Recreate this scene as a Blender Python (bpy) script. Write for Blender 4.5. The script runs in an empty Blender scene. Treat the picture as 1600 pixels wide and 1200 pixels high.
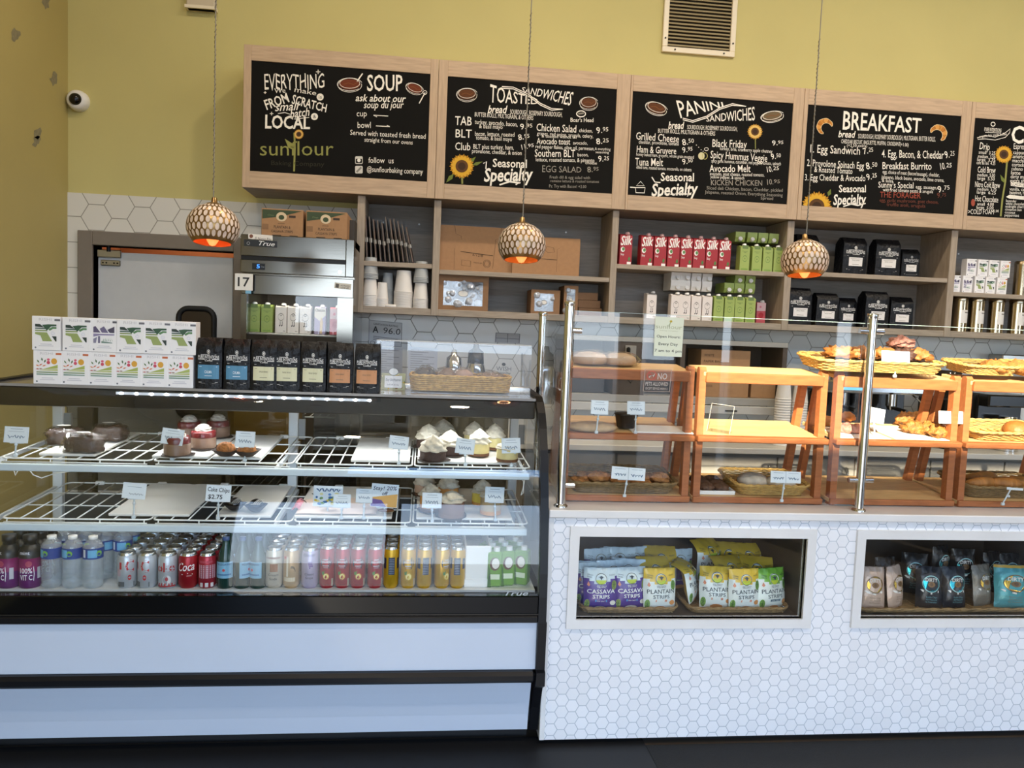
import bpy, math, random
from math import sin, cos, pi, radians as RAD
from mathutils import Vector, Matrix, noise

S = bpy.context.scene
COL = S.collection
rnd = random.Random(7)

# ------------------------------------------------------------------ camera
F_PX = 1220.0
CAM_H = 1.6
YAW, PITCH, ROLL = RAD(6.55), RAD(-4.2), RAD(2.32)
_f = Vector((sin(YAW) * cos(PITCH), cos(YAW) * cos(PITCH), sin(PITCH)))
_r = Vector((cos(YAW), -sin(YAW), 0))
_u = _r.cross(_f)
CR = cos(ROLL) * _r + sin(ROLL) * _u
CU = -sin(ROLL) * _r + cos(ROLL) * _u
CF = _f
CP = Vector((0, 0, CAM_H))
cam = bpy.data.cameras.new('camera')
cam.sensor_width = 36.0
cam.lens = F_PX / 1600.0 * 36.0
cam.clip_start = 0.05
camo = bpy.data.objects.new('camera', cam)
COL.objects.link(camo)
camo.matrix_world = Matrix((( CR.x, CU.x, -CF.x, CP.x), (CR.y, CU.y, -CF.y, CP.y), (CR.z, CU.z, -CF.z, CP.z), (0, 0, 0, 1)))
S.camera = camo

# ------------------------------------------------------------------ colour management
S.view_settings.view_transform = 'Standard'
S.view_settings.look = 'None'
S.view_settings.gamma = 1.0
S.view_settings.use_curve_mapping = False
S.view_settings.exposure = 0.35
S.cycles.use_denoising = True
S.cycles.max_bounces = 10
S.cycles.diffuse_bounces = 5
S.cycles.glossy_bounces = 5
S.cycles.transmission_bounces = 8
S.cycles.transparent_max_bounces = 40
S.cycles.sample_clamp_indirect = 6.0
S.cycles.caustics_reflective = False
S.cycles.caustics_refractive = False

# ------------------------------------------------------------------ sky, sun, window portals
W = bpy.data.worlds.new('sky'); S.world = W; W.use_nodes = True
nt = W.node_tree; nt.nodes.clear()
wo = nt.nodes.new('ShaderNodeOutputWorld'); bg = nt.nodes.new('ShaderNodeBackground')
tc = nt.nodes.new('ShaderNodeTexCoord'); sx = nt.nodes.new('ShaderNodeSeparateXYZ'); rp = nt.nodes.new('ShaderNodeValToRGB')
rp.color_ramp.elements[0].position = 0.0; rp.color_ramp.elements[0].color = (0.75, 0.87, 1.0, 1)
rp.color_ramp.elements[1].position = 0.55; rp.color_ramp.elements[1].color = (0.32, 0.57, 1.0, 1)
nt.links.new(tc.outputs['Generated'], sx.inputs[0]); nt.links.new(sx.outputs['Z'], rp.inputs[0])
nt.links.new(rp.outputs[0], bg.inputs[0]); nt.links.new(bg.outputs[0], wo.inputs[0])
bg.inputs[1].default_value = 6.4

SUN_EL, SUN_AZ = RAD(27), RAD(20)
sl = bpy.data.lights.new('sun', 'SUN'); sl.energy = 16.0; sl.angle = RAD(0.6); sl.color = (1.0, 0.88, 0.68)
so = bpy.data.objects.new('sun', sl); COL.objects.link(so)
sdir = Vector((sin(SUN_AZ) * cos(SUN_EL), cos(SUN_AZ) * cos(SUN_EL), -sin(SUN_EL)))
so.rotation_euler = sdir.to_track_quat('-Z', 'Y').to_euler()

WIN_Y = -2.0
PANES = [(-1.78, -0.28), (-0.2, 1.30), (1.48, 2.02), (2.2, 2.62), (3.05, 3.22), (4.3, 4.55), (6.9, 9.7)]
PANE_Z = (0.06, 2.5)
TRANSOM = ((-0.78, 9.7), (3.87, 4.40))
def portal(x0, x1, z0, z1):
    l = bpy.data.lights.new('window_portal', 'AREA'); l.shape = 'RECTANGLE'; l.size = x1 - x0; l.size_y = z1 - z0
    l.cycles.is_portal = True
    o = bpy.data.objects.new('window_portal', l); COL.objects.link(o)
    o.location = ((x0 + x1) / 2, WIN_Y + 0.05, (z0 + z1) / 2); o.rotation_euler = (RAD(90), 0, 0)
for a, b in PANES: portal(a, b, *PANE_Z)
portal(*TRANSOM[0], *TRANSOM[1])

# ------------------------------------------------------------------ pixel -> point on a real plane
def ray(x, y): return ((x - 800) / F_PX) * CR - ((y - 600) / F_PX) * CU + CF
def PY(x, y, Y):
    r = ray(x, y); return CP + r * (Y / r.y)
def PZ(x, y, Z):
    r = ray(x, y); return CP + r * ((Z - CAM_H) / r.z)
def PL(x, y, p, n):
    r = ray(x, y); return CP + r * ((p - CP).dot(n) / r.dot(n))

# ------------------------------------------------------------------ materials
def lin(h):
    if not isinstance(h, str): return (*h[:3], 1.0)
    h = h.lstrip('#'); o = []
    for i in (0, 2, 4):
        c = int(h[i:i + 2], 16) / 255.0
        o.append(c / 12.92 if c <= 0.04045 else ((c + 0.055) / 1.055) ** 2.4)
    return (*o, 1.0)
MATS = {}
def mat(name, col='#888888', rough=0.5, metal=0.0, noise_amt=0.0, noise_scale=20.0, bump=0.0, bump_scale=60.0, spec=0.5, emit=None, emit_str=0.0, stretch=None, coat=0.0):
    if name in MATS: return MATS[name]
    m = bpy.data.materials.new(name); m.use_nodes = True
    n = m.node_tree.nodes; l = m.node_tree.links; p = n['Principled BSDF']
    c = lin(col)
    p.inputs['Base Color'].default_value = c; p.inputs['Roughness'].default_value = rough
    p.inputs['Metallic'].default_value = metal; p.inputs['Specular IOR Level'].default_value = spec
    p.inputs['Coat Weight'].default_value = coat
    if noise_amt or bump:
        t = n.new('ShaderNodeTexCoord'); mp = n.new('ShaderNodeMapping'); l.new(t.outputs['Object'], mp.inputs[0])
        if stretch: mp.inputs['Scale'].default_value = stretch
    if noise_amt:
        nz = n.new('ShaderNodeTexNoise'); nz.inputs['Scale'].default_value = noise_scale; nz.inputs['Detail'].default_value = 5
        l.new(mp.outputs[0], nz.inputs['Vector'])
        r = n.new('ShaderNodeValToRGB'); r.color_ramp.elements[0].position = 0.3; r.color_ramp.elements[1].position = 0.7
        a = 1 - noise_amt; b = 1 + noise_amt * 0.6
        r.color_ramp.elements[0].color = (c[0] * a, c[1] * a, c[2] * a, 1)
        r.color_ramp.elements[1].color = (min(c[0] * b, 1), min(c[1] * b, 1), min(c[2] * b, 1), 1)
        l.new(nz.outputs[0], r.inputs[0]); l.new(r.outputs[0], p.inputs['Base Color'])
    if bump:
        nb = n.new('ShaderNodeTexNoise'); nb.inputs['Scale'].default_value = bump_scale; nb.inputs['Detail'].default_value = 4
        l.new(mp.outputs[0], nb.inputs['Vector']); bm = n.new('ShaderNodeBump'); bm.inputs['Strength'].default_value = bump; bm.inputs['Distance'].default_value = 0.02
        l.new(nb.outputs[0], bm.inputs['Height']); l.new(bm.outputs[0], p.inputs['Normal'])
    if emit:
        p.inputs['Emission Color'].default_value = lin(emit); p.inputs['Emission Strength'].default_value = emit_str
    MATS[name] = m
    return m
def K(h, rough=0.5): return mat('paint_%s_%d' % (h.lstrip('#'), int(rough * 100)), h, rough)
def glass(name, tint=(1, 1, 1), ior=1.45, rough=0.0, gloss=1.0, milk=0.0, crinkle=0.0):
    if name in MATS: return MATS[name]
    m = bpy.data.materials.new(name); m.use_nodes = True; n = m.node_tree.nodes; l = m.node_tree.links; n.clear()
    o = n.new('ShaderNodeOutputMaterial'); mx = n.new('ShaderNodeMixShader'); tr = n.new('ShaderNodeBsdfTransparent'); gl = n.new('ShaderNodeBsdfGlossy'); fr = n.new('ShaderNodeFresnel')
    tr.inputs[0].default_value = (*tint, 1); gl.inputs['Roughness'].default_value = rough; gl.inputs[0].default_value = (gloss, gloss, gloss, 1); fr.inputs[0].default_value = ior
    # panes have real thickness: give both faces the same fresnel (no false total reflection inside)
    ge = n.new('ShaderNodeNewGeometry'); mi = n.new('ShaderNodeMix'); mi.data_type = 'FLOAT'; mi.inputs[2].default_value = ior; mi.inputs[3].default_value = 1.0 / ior
    l.new(ge.outputs['Backfacing'], mi.inputs[0]); l.new(mi.outputs[0], fr.inputs[0])
    l.new(fr.outputs[0], mx.inputs[0]); l.new(tr.outputs[0], mx.inputs[1]); l.new(gl.outputs[0], mx.inputs[2]); l.new(mx.outputs[0], o.inputs[0])
    if milk:
        df = n.new('ShaderNodeBsdfDiffuse'); df.inputs[0].default_value = (.85, .88, .9, 1); m2 = n.new('ShaderNodeMixShader'); m2.inputs[0].default_value = milk
        l.new(tr.outputs[0], m2.inputs[1]); l.new(df.outputs[0], m2.inputs[2]); l.new(m2.outputs[0], mx.inputs[1])
    if crinkle:
        t = n.new('ShaderNodeTexCoord'); nz = n.new('ShaderNodeTexNoise'); nz.inputs['Scale'].default_value = 45; nz.inputs['Detail'].default_value = 3; bm = n.new('ShaderNodeBump'); bm.inputs['Strength'].default_value = crinkle; bm.inputs['Distance'].default_value = .02
        l.new(t.outputs['Object'], nz.inputs['Vector']); l.new(nz.outputs[0], bm.inputs['Height']); l.new(bm.outputs[0], gl.inputs['Normal']); l.new(bm.outputs[0], fr.inputs['Normal'])
    MATS[name] = m; return m
def hexmat(name, pitch, tile, grout, gw, rough, var, axes='XZ', off=(0, 0), bump=0.3):
    """flat-topped hexagon tiles, row pitch in metres"""
    m = bpy.data.materials.new(name); m.use_nodes = True; N = m.node_tree.nodes; L = m.node_tree.links; p = N['Principled BSDF']
    t = N.new('ShaderNodeTexCoord'); s = N.new('ShaderNodeSeparateXYZ'); L.new(t.outputs['Object'], s.inputs[0])
    def M(op, a, b=None, c=None):
        q = N.new('ShaderNodeMath'); q.operation = op
        for i, v in enumerate((a, b, c)):
            if v is None: continue
            if isinstance(v, (int, float)): q.inputs[i].default_value = v
            else: L.new(v, q.inputs[i])
        return q.outputs[0]
    R3 = math.sqrt(3.0)
    X = M('MULTIPLY_ADD', s.outputs[axes[1]], 1 / pitch, off[1] + 100.0)      # along rows (height), unit = row pitch
    Y = M('MULTIPLY_ADD', s.outputs[axes[0]], 1 / pitch, off[0] + 100.0 * R3)
    ax = M('SUBTRACT', M('FLOORED_MODULO', X, 1.0), 0.5); ay = M('SUBTRACT', M('FLOORED_MODULO', Y, R3), R3 / 2)
    bx = M('SUBTRACT', M('FLOORED_MODULO', M('SUBTRACT', X, 0.5), 1.0), 0.5); by = M('SUBTRACT', M('FLOORED_MODULO', M('SUBTRACT', Y, R3 / 2), R3), R3 / 2)
    da = M('ADD', M('MULTIPLY', ax, ax), M('MULTIPLY', ay, ay)); db = M('ADD', M('MULTIPLY', bx, bx), M('MULTIPLY', by, by))
    k = M('LESS_THAN', da, db); k1 = M('SUBTRACT', 1.0, k)
    gx = M('ADD', M('MULTIPLY', ax, k), M('MULTIPLY', bx, k1)); gy = M('ADD', M('MULTIPLY', ay, k), M('MULTIPLY', by, k1))
    hx = M('ABSOLUTE', gx); hy = M('ABSOLUTE', gy)
    d = M('MAXIMUM', hx, M('ADD', M('MULTIPLY', hx, 0.5), M('MULTIPLY', hy, R3 / 2)))
    e = N.new('ShaderNodeMapRange'); e.inputs[1].default_value = 0.5 - gw; e.inputs[2].default_value = 0.5 - gw * 0.45; L.new(d, e.inputs[0])
    cx = M('SUBTRACT', X, gx); cy = M('SUBTRACT', Y, gy)
    cv = N.new('ShaderNodeCombineXYZ'); L.new(cx, cv.inputs[0]); L.new(cy, cv.inputs[1])
    wn = N.new('ShaderNodeTexWhiteNoise'); wn.noise_dimensions = '2D'; L.new(cv.outputs[0], wn.inputs['Vector'])
    nz = N.new('ShaderNodeTexNoise'); nz.inputs['Scale'].default_value = 9; nz.inputs['Detail'].default_value = 6; nz.inputs['Distortion'].default_value = 1.5; L.new(t.outputs['Object'], nz.inputs['Vector'])
    f = M('MULTIPLY_ADD', M('ADD', M('MULTIPLY', wn.outputs[0], 0.6), M('MULTIPLY', nz.outputs[0], 0.4)), var, 1 - var)
    tl = N.new('ShaderNodeVectorMath'); tl.operation = 'SCALE'; tl.inputs[0].default_value = lin(tile)[:3]; L.new(f, tl.inputs['Scale'])
    mx = N.new('ShaderNodeMix'); mx.data_type = 'RGBA'; L.new(e.outputs[0], mx.inputs[0]); L.new(tl.outputs[0], mx.inputs[6]); mx.inputs[7].default_value = lin(grout)
    L.new(mx.outputs[2], p.inputs['Base Color'])
    rr = M('MULTIPLY_ADD', e.outputs[0], 0.6 - rough + 0.2, rough); L.new(rr, p.inputs['Roughness'])
    b = N.new('ShaderNodeBump'); b.inputs['Strength'].default_value = bump; b.inputs['Distance'].default_value = 0.003; b.invert = True; L.new(e.outputs[0], b.inputs['Height']); L.new(b.outputs[0], p.inputs['Normal'])
    MATS[name] = m; return m

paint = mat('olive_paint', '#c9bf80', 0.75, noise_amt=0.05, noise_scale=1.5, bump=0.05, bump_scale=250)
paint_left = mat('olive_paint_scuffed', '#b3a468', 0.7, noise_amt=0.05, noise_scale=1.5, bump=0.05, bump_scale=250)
oak = mat('light_oak', '#bca286', 0.55, noise_amt=0.16, noise_scale=7, stretch=(1.2, 6, 14))
oakv = mat('light_oak_upright', '#bca286', 0.55, noise_amt=0.14, noise_scale=7, stretch=(14, 6, 1.2))
ash = mat('grey_oak', '#a39482', 0.6, noise_amt=0.2, noise_scale=8, stretch=(1.2, 6, 14))
ashv = mat('grey_oak_upright', '#a39482', 0.6, noise_amt=0.18, noise_scale=8, stretch=(14, 6, 1.2))
ashb = mat('grey_oak_back', '#8b837a', 0.6, noise_amt=0.15, noise_scale=8, stretch=(1.2, 6, 14))
honey = mat('honey_wood', '#a9653a', 0.45, noise_amt=0.2, noise_scale=9, stretch=(1.5, 8, 8))
honey2 = mat('pale_wood', '#d9b27c', 0.5, noise_amt=0.16, noise_scale=9, stretch=(1.5, 10, 8))
steel = mat('brushed_steel', '#b9b6b0', 0.28, 1.0, noise_amt=0.06, noise_scale=30, stretch=(0.5, 1, 40))
chrome = mat('polished_steel', '#d5d5d5', 0.12, 1.0)
dark_metal = mat('dark_metal', '#2a2826', 0.4, 0.6)
brass = mat('antique_brass', '#9a7a4e', 0.32, 0.9)
copper_in = mat('copper_lining', '#c88448', 0.4, 0.4)
pearl = mat('pearl_shell', '#e4cdba', 0.3, noise_amt=0.1, noise_scale=60)
black = mat('black_plastic', '#0b0d12', 0.4, spec=0.25)
black_soft = mat('black_rubber', '#0b0c10', 0.6)
white_metal = mat('white_enamel', '#e3e7ea', 0.3)
white_plain = mat('white_plastic', '#eceae6', 0.4)
panel_white = mat('white_case_panel', '#c4cedd', 0.22, noise_amt=0.02, noise_scale=3)
wire_white = mat('white_wire', '#eeeeea', 0.35)
board_white = mat('white_cake_board', '#e9e4dc', 0.55, noise_amt=0.03, noise_scale=6)
kraft = mat('kraft_card', '#a9805a', 0.8, noise_amt=0.06, noise_scale=40)
kraft_dark = mat('kraft_card_dark', '#8d6a4b', 0.8, noise_amt=0.06, noise_scale=40)
chalk = mat('chalkboard_black', '#100f0d', 0.8, noise_amt=0.25, noise_scale=3, spec=0.15)
chalk_white = mat('chalk_white', '#f1ece2', 0.9)
chalk_grey = mat('chalk_grey', '#9a948a', 0.9)
foil = mat('black_foil_bag', '#0b0c10', 0.42, spec=0.3, bump=0.55, bump_scale=35)
clear = glass('clear_glass', (0.985, 0.995, 0.99), gloss=0.75)
case_glass = glass('case_glass', (0.97, 0.985, 0.985), gloss=0.66)
acrylic = glass('clear_acrylic', (0.98, 0.985, 0.99))
shade_glass = glass('shade_tinted_glass', (.50, .50, .47), gloss=0.5)  # grey tint puts the dimness behind the rear doors into their glass
film = glass('clear_film', (0.95, 0.95, 0.95), 1.6, 0.12)
pet = glass('bottle_plastic', (0.97, 0.98, 0.99), 1.6, 0.08, milk=.22)
green_glass = glass('green_bottle_glass', (0.12, 0.42, 0.2), 1.5)
wicker = mat('pale_wicker', '#c9a25c', 0.6, noise_amt=0.25, noise_scale=60, bump=0.3, bump_scale=120)
wicker_dark = mat('brown_wicker', '#8b7048', 0.65, noise_amt=0.3, noise_scale=60, bump=0.3, bump_scale=120)

# ------------------------------------------------------------------ mesh builder
_fc = bpy.data.curves.new('text_source', 'FONT'); _fo = bpy.data.objects.new('text_source', _fc); _fc.resolution_u = 2
_TXT = {}
def text_mesh(s, bold=0.0, shear=0.0):
    key = (s, bold, shear)
    if key in _TXT: return _TXT[key]
    _fc.body = s; _fc.size = 1.0; _fc.offset = bold * 0.45; _fc.shear = shear
    COL.objects.link(_fo)
    dg = bpy.context.evaluated_depsgraph_get(); ev = _fo.evaluated_get(dg); me = ev.to_mesh()
    vs = [(v.co.x, v.co.y) for v in me.vertices]; fs = [tuple(p.vertices) for p in me.polygons]
    ev.to_mesh_clear(); COL.objects.unlink(_fo)
    if vs:
        x0 = min(v[0] for v in vs); x1 = max(v[0] for v in vs)
    else: x0, x1 = 0, 1
    _TXT[key] = (vs, fs, x0, max(x1 - x0, 1e-4)); return _TXT[key]

class MB:
    def __init__(s): s.v = []; s.f = []; s.mi = []; s.sm = []; s.mats = []; s.M = None
    def mid(s, m):
        if isinstance(m, str): m = K(m)
        if m not in s.mats: s.mats.append(m)
        return s.mats.index(m)
    def add(s, vs, fs, m, smooth=False):
        o = len(s.v); i = s.mid(m)
        s.v.extend((s.M @ Vector(v)) if s.M else Vector(v) for v in vs)
        for f in fs: s.f.append(tuple(o + k for k in f)); s.mi.append(i); s.sm.append(smooth)
        return s
    def box(s, x0, y0, z0, x1, y1, z1, m, c=0.0):
        if c <= 0:
            return s.add([(x0, y0, z0), (x1, y0, z0), (x1, y1, z0), (x0, y1, z0), (x0, y0, z1), (x1, y0, z1), (x1, y1, z1), (x0, y1, z1)],
                         [(0, 3, 2, 1), (4, 5, 6, 7), (0, 1, 5, 4), (1, 2, 6, 5), (2, 3, 7, 6), (3, 0, 4, 7)], m)
        P = ((x0, x1), (y0, y1), (z0, z1)); vs = []; ix = {}
        for i in (0, 1):
            for j in (0, 1):
                for k in (0, 1):
                    b = [i, j, k]
                    for a in range(3):
                        q = [P[t][b[t]] + (0 if t == a else (c if b[t] == 0 else -c)) for t in range(3)]
                        ix[(i, j, k, a)] = len(vs); vs.append(q)
        fs = []
        for a in range(3):
            b, d = (a + 1) % 3, (a + 2) % 3
            for sd in (0, 1):
                q = []
                for (p, r) in ((0, 0), (1, 0), (1, 1), (0, 1)):
                    t = [0, 0, 0]; t[a] = sd; t[b] = p; t[d] = r; q.append(ix[(*t, a)])
                fs.append(tuple(q if sd else q[::-1]))
            for p in (0, 1):
                for r in (0, 1):     # edge along axis a at (b=p, d=r): joins faces b and d
                    t0 = [0, 0, 0]; t1 = [0, 0, 0]; t0[a], t1[a] = 0, 1
                    for t in (t0, t1): t[b] = p; t[d] = r
                    q = (ix[(*t0, b)], ix[(*t1, b)], ix[(*t1, d)], ix[(*t0, d)])
                    fs.append(q if p != r else q[::-1])
        for i in (0, 1):
            for j in (0, 1):
                for k in (0, 1):
                    q = tuple(ix[(i, j, k, a)] for a in range(3)); fs.append(q if (i + j + k) % 2 else q[::-1])
        return s.add(vs, fs, m)
    def quad(s, a, b, c, d, m): return s.add([a, b, c, d], [(0, 1, 2, 3)], m)
    def cyl(s, p0, p1, r0, m, r1=None, n=12, caps=True, smooth=True):
        p0, p1 = Vector(p0), Vector(p1); r1 = r0 if r1 is None else r1
        d = (p1 - p0).normalized(); a = d.orthogonal().normalized(); b = d.cross(a)
        vs = [p + (a * cos(2 * pi * i / n) + b * sin(2 * pi * i / n)) * r for p, r in ((p0, r0), (p1, r1)) for i in range(n)]
        s.add(vs, [(i, (i + 1) % n, n + (i + 1) % n, n + i) for i in range(n)], m, smooth)
        if caps: s.add(vs[:n], [tuple(range(n))[::-1]], m); s.add(vs[n:], [tuple(range(n))], m)
        return s
    def tube(s, pts, r, m, n=6, closed=False):
        pts = [Vector(p) for p in pts]; N = len(pts); rings = []
        up = None
        for i, p in enumerate(pts):
            if closed: t = pts[(i + 1) % N] - pts[i - 1]
            else: t = pts[min(i + 1, N - 1)] - pts[max(i - 1, 0)]
            t.normalize()
            if up is None: up = t.orthogonal().normalized()
            up = (up - t * up.dot(t)); up = up.normalized() if up.length > 1e-6 else t.orthogonal().normalized()
            b = t.cross(up); rr = r[i] if isinstance(r, (list, tuple)) else r
            rings.append([p + (up * cos(2 * pi * k / n) + b * sin(2 * pi * k / n)) * rr for k in range(n)])
        vs = [v for q in rings for v in q]; fs = []
        for i in range(N if closed else N - 1):
            j = (i + 1) % N
            for k in range(n): fs.append((i * n + k, i * n + (k + 1) % n, j * n + (k + 1) % n, j * n + k))
        if not closed: fs.append(tuple(range(n))[::-1]); fs.append(tuple((N - 1) * n + k for k in range(n)))
        return s.add(vs, fs, m, True)
    def lathe(s, prof, m, o=(0, 0, 0), n=24, rf=None, smooth=True, mats=None, cap=True):
        """prof: (r, z); rf(angle, k) scales the radius; mats: one material per band"""
        o = Vector(o); vs = []
        for k, (r, z) in enumerate(prof):
            for i in range(n):
                a = 2 * pi * i / n; q = r * (rf(a, k) if rf else 1.0); vs.append(o + Vector((q * cos(a), q * sin(a), z)))
        if mats is None:
            s.add(vs, [(k * n + i, k * n + (i + 1) % n, (k + 1) * n + (i + 1) % n, (k + 1) * n + i) for k in range(len(prof) - 1) for i in range(n)], m, smooth)
        else:
            for k in range(len(prof) - 1):
                s.add(vs[k * n:(k + 2) * n], [(i, (i + 1) % n, n + (i + 1) % n, n + i) for i in range(n)], mats[k] or m, smooth)
        if cap:
            if prof[0][0] > 1e-4: s.add(vs[:n], [tuple(range(n))[::-1]], (mats[0] if mats else None) or m)
            if prof[-1][0] > 1e-4: s.add(vs[-n:], [tuple(range(n))], (mats[-1] if mats else None) or m)
        return s
    def prism(s, poly, x0, x1, m, axis='X'):
        """poly of (a, b) extruded along an axis"""
        def P(t, a, b): return (t, a, b) if axis == 'X' else ((a, t, b) if axis == 'Y' else (a, b, t))
        n = len(poly); vs = [P(x0, *p) for p in poly] + [P(x1, *p) for p in poly]
        return s.add(vs, [tuple(range(n))[::-1], tuple(n + i for i in range(n))] + [(i, (i + 1) % n, n + (i + 1) % n, n + i) for i in range(n)], m)
    def grid(s, fn, nu, nv, m, smooth=True, cellmat=None, closed_u=False):
        vs = [fn(i / nu, j / nv) for j in range(nv + 1) for i in range(nu + 1)]
        if cellmat is None:
            return s.add(vs, [(j * (nu + 1) + i, j * (nu + 1) + i + 1, (j + 1) * (nu + 1) + i + 1, (j + 1) * (nu + 1) + i) for j in range(nv) for i in range(nu)], m, smooth)
        o = len(s.v); s.add(vs, [], m)
        for j in range(nv):
            for i in range(nu):
                s.f.append(tuple(o + k for k in (j * (nu + 1) + i, j * (nu + 1) + i + 1, (j + 1) * (nu + 1) + i + 1, (j + 1) * (nu + 1) + i)))
                s.mi.append(s.mid(cellmat((i + .5) / nu, (j + .5) / nv))); s.sm.append(smooth)
        return s
    def blob(s, c, rx, ry, rz, m, seed=0, amp=0.12, freq=2.0, n=14, flat=None, oct=2, sq=1.0):
        c = Vector(c); vs = []; nl = n; nm = n // 2 + 1; sd = Vector((seed * 7.31, seed * 3.77, seed * 1.93))
        for j in range(nm + 1):
            th = pi * j / nm
            for i in range(nl):
                ph = 2 * pi * i / nl
                d = Vector((sin(th) * cos(ph), sin(th) * sin(ph), cos(th)))
                k = 1 + amp * noise.fractal(d * freq + sd, 1.0, 2.0, oct)
                if sq != 1.0: d = Vector([math.copysign(abs(q) ** sq, q) for q in d])
                z = d.z * rz * k
                if flat is not None: z = max(z, -flat)
                vs.append(c + Vector((d.x * rx * k, d.y * ry * k, z)))
        return s.add(vs, [(j * nl + i, (j + 1) * nl + i, (j + 1) * nl + (i + 1) % nl, j * nl + (i + 1) % nl) for j in range(nm) for i in range(nl)], m, True)
    def poly(s, pts, mp, m): return s.add([mp(*p) for p in pts], [tuple(range(len(pts)))], m)
    def disc(s, cx, cy, r, mp, m, n=16, ry=None, a0=0, a1=2 * pi):
        ry = r if ry is None else ry
        k = n if abs(a1 - a0 - 2 * pi) < 1e-6 else n + 1
        return s.poly([(cx + r * cos(a0 + (a1 - a0) * i / n), cy + ry * sin(a0 + (a1 - a0) * i / n)) for i in range(k)], mp, m)
    def line(s, pts, w, mp, m, closed=False):
        """flat stroke in map space"""
        P = [Vector(p).to_2d() if len(p) > 2 else Vector(p) for p in pts]; n = len(P); L = []; Rr = []
        for i in range(n):
            t = (P[(i + 1) % n] - P[i - 1]) if closed else (P[min(i + 1, n - 1)] - P[max(i - 1, 0)])
            t = t.normalized() if t.length > 0 else Vector((1, 0)); q = Vector((-t.y, t.x)) * w / 2
            L.append(P[i] + q); Rr.append(P[i] - q)
        vs = [mp(*p) for p in Rr] + [mp(*p) for p in L]
        return s.add(vs, [(i, (i + 1) % n, n + (i + 1) % n, n + i) for i in range(n if closed else n - 1)], m)
    def ring(s, cx, cy, r, w, mp, m, ry=None, n=20, a0=0, a1=2 * pi):
        ry = r if ry is None else ry
        cl = abs(a1 - a0 - 2 * pi) < 1e-6
        return s.line([(cx + r * cos(a0 + (a1 - a0) * i / n), cy + ry * sin(a0 + (a1 - a0) * i / n)) for i in range(n if cl else n + 1)], w, mp, m, cl)
    def text(s, t, x0, y0, x1, y1, h, mp, m, bold=0.0, shear=0.0, h1=None, jit=0.0):
        """letters from (x0,y0) to (x1,y1), capital height h (h1 at the far end), in map space"""
        vs, fs, a, w = text_mesh(t, bold, shear)
        if not fs: return s
        d = Vector((x1 - x0, y1 - y0)); L = d.length; d /= L; u = Vector((-d.y, d.x)); h1 = h if h1 is None else h1
        out = []
        for x, y in vs:
            k = (x - a) / w; hh = (h + (h1 - h) * k) / 0.7
            yy = y * hh + (jit * h * sin(k * 40.0) if jit else 0)
            out.append(mp(x0 + d.x * k * L + u.x * yy, y0 + d.y * k * L + u.y * yy))
        return s.add(out, fs, m)
    def build(s, name, parent=None, world=False):
        if world and parent is not None:
            inv = WM[parent].inverted(); vs = [inv @ v for v in s.v]
        else: vs = s.v
        me = bpy.data.meshes.new(name); me.from_pydata([tuple(v) for v in vs], [], s.f)
        for m in s.mats: me.materials.append(m)
        me.polygons.foreach_set('material_index', s.mi); me.polygons.foreach_set('use_smooth', s.sm); me.update()
        o = bpy.data.objects.new(name, me); COL.objects.link(o)
        if parent is not None:
            o.parent = parent; WM[o] = WM[parent]; KIDS.setdefault(parent, []).append(o)
        else: WM[o] = Matrix()
        return o
WM = {}; KIDS = {}
def tag(o, label, cat, group=None, kind=None):
    o['label'] = label; o['category'] = cat
    if group: o['group'] = group
    if kind: o['kind'] = kind
    return o
def thing(name, label, cat, loc=(0, 0, 0), rotz=0.0, group=None, rot=None):
    o = bpy.data.objects.new(name, None); COL.objects.link(o); o.empty_display_size = 0.05
    o.location = loc; o.rotation_euler = rot if rot is not None else (0, 0, rotz)
    WM[o] = Matrix.Translation(Vector(loc)) @ o.rotation_euler.to_matrix().to_4x4()
    return tag(o, label, cat, group)
def solo(b, name, label, cat, loc=(0, 0, 0), rotz=0.0, group=None, rot=None):
    """a thing that is one mesh, modelled around its own base"""
    o = b.build(name); o.location = loc; o.rotation_euler = rot if rot is not None else (0, 0, rotz)
    WM[o] = Matrix.Translation(Vector(loc)) @ o.rotation_euler.to_matrix().to_4x4()
    return tag(o, label, cat, group)
def dup(o, loc=None, rotz=None, label=None, group=None, parent=None, rot=None, scale=None):
    c = o.copy(); COL.objects.link(c)
    if parent is not None: c.parent = parent; KIDS.setdefault(parent, []).append(c)
    if loc is not None: c.location = loc
    if rotz is not None: c.rotation_euler = (0, 0, rotz)
    if rot is not None: c.rotation_euler = rot
    if scale is not None: c.scale = scale
    if label: c['label'] = label
    if group: c['group'] = group
    for ch in list(KIDS.get(o, [])): dup(ch, parent=c)
    WM[c] = Matrix.Translation(c.location) @ c.rotation_euler.to_matrix().to_4x4()
    return c
def tilt_e(a, rz=0.0): return (Matrix.Rotation(a, 4, 'X') @ Matrix.Rotation(rz, 4, 'Z')).to_euler()
def setpos(o, loc, rotz=0.0, rot=None):
    o.location = loc; o.rotation_euler = rot if rot else (0, 0, rotz); return o
def struct(b, name, parent=None):
    o = b.build(name, parent)
    if parent is None: o['kind'] = 'structure'
    return o
def plane_map(o, U, V, eps=0.0):
    o, U, V = Vector(o), Vector(U), Vector(V); n = U.cross(V).normalized() * eps
    return lambda a, b: o + U * a + V * b + n
ORD = ['first', 'second', 'third', 'fourth', 'fifth', 'sixth', 'seventh', 'eighth', 'ninth', 'tenth', 'eleventh', 'twelfth']
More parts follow.
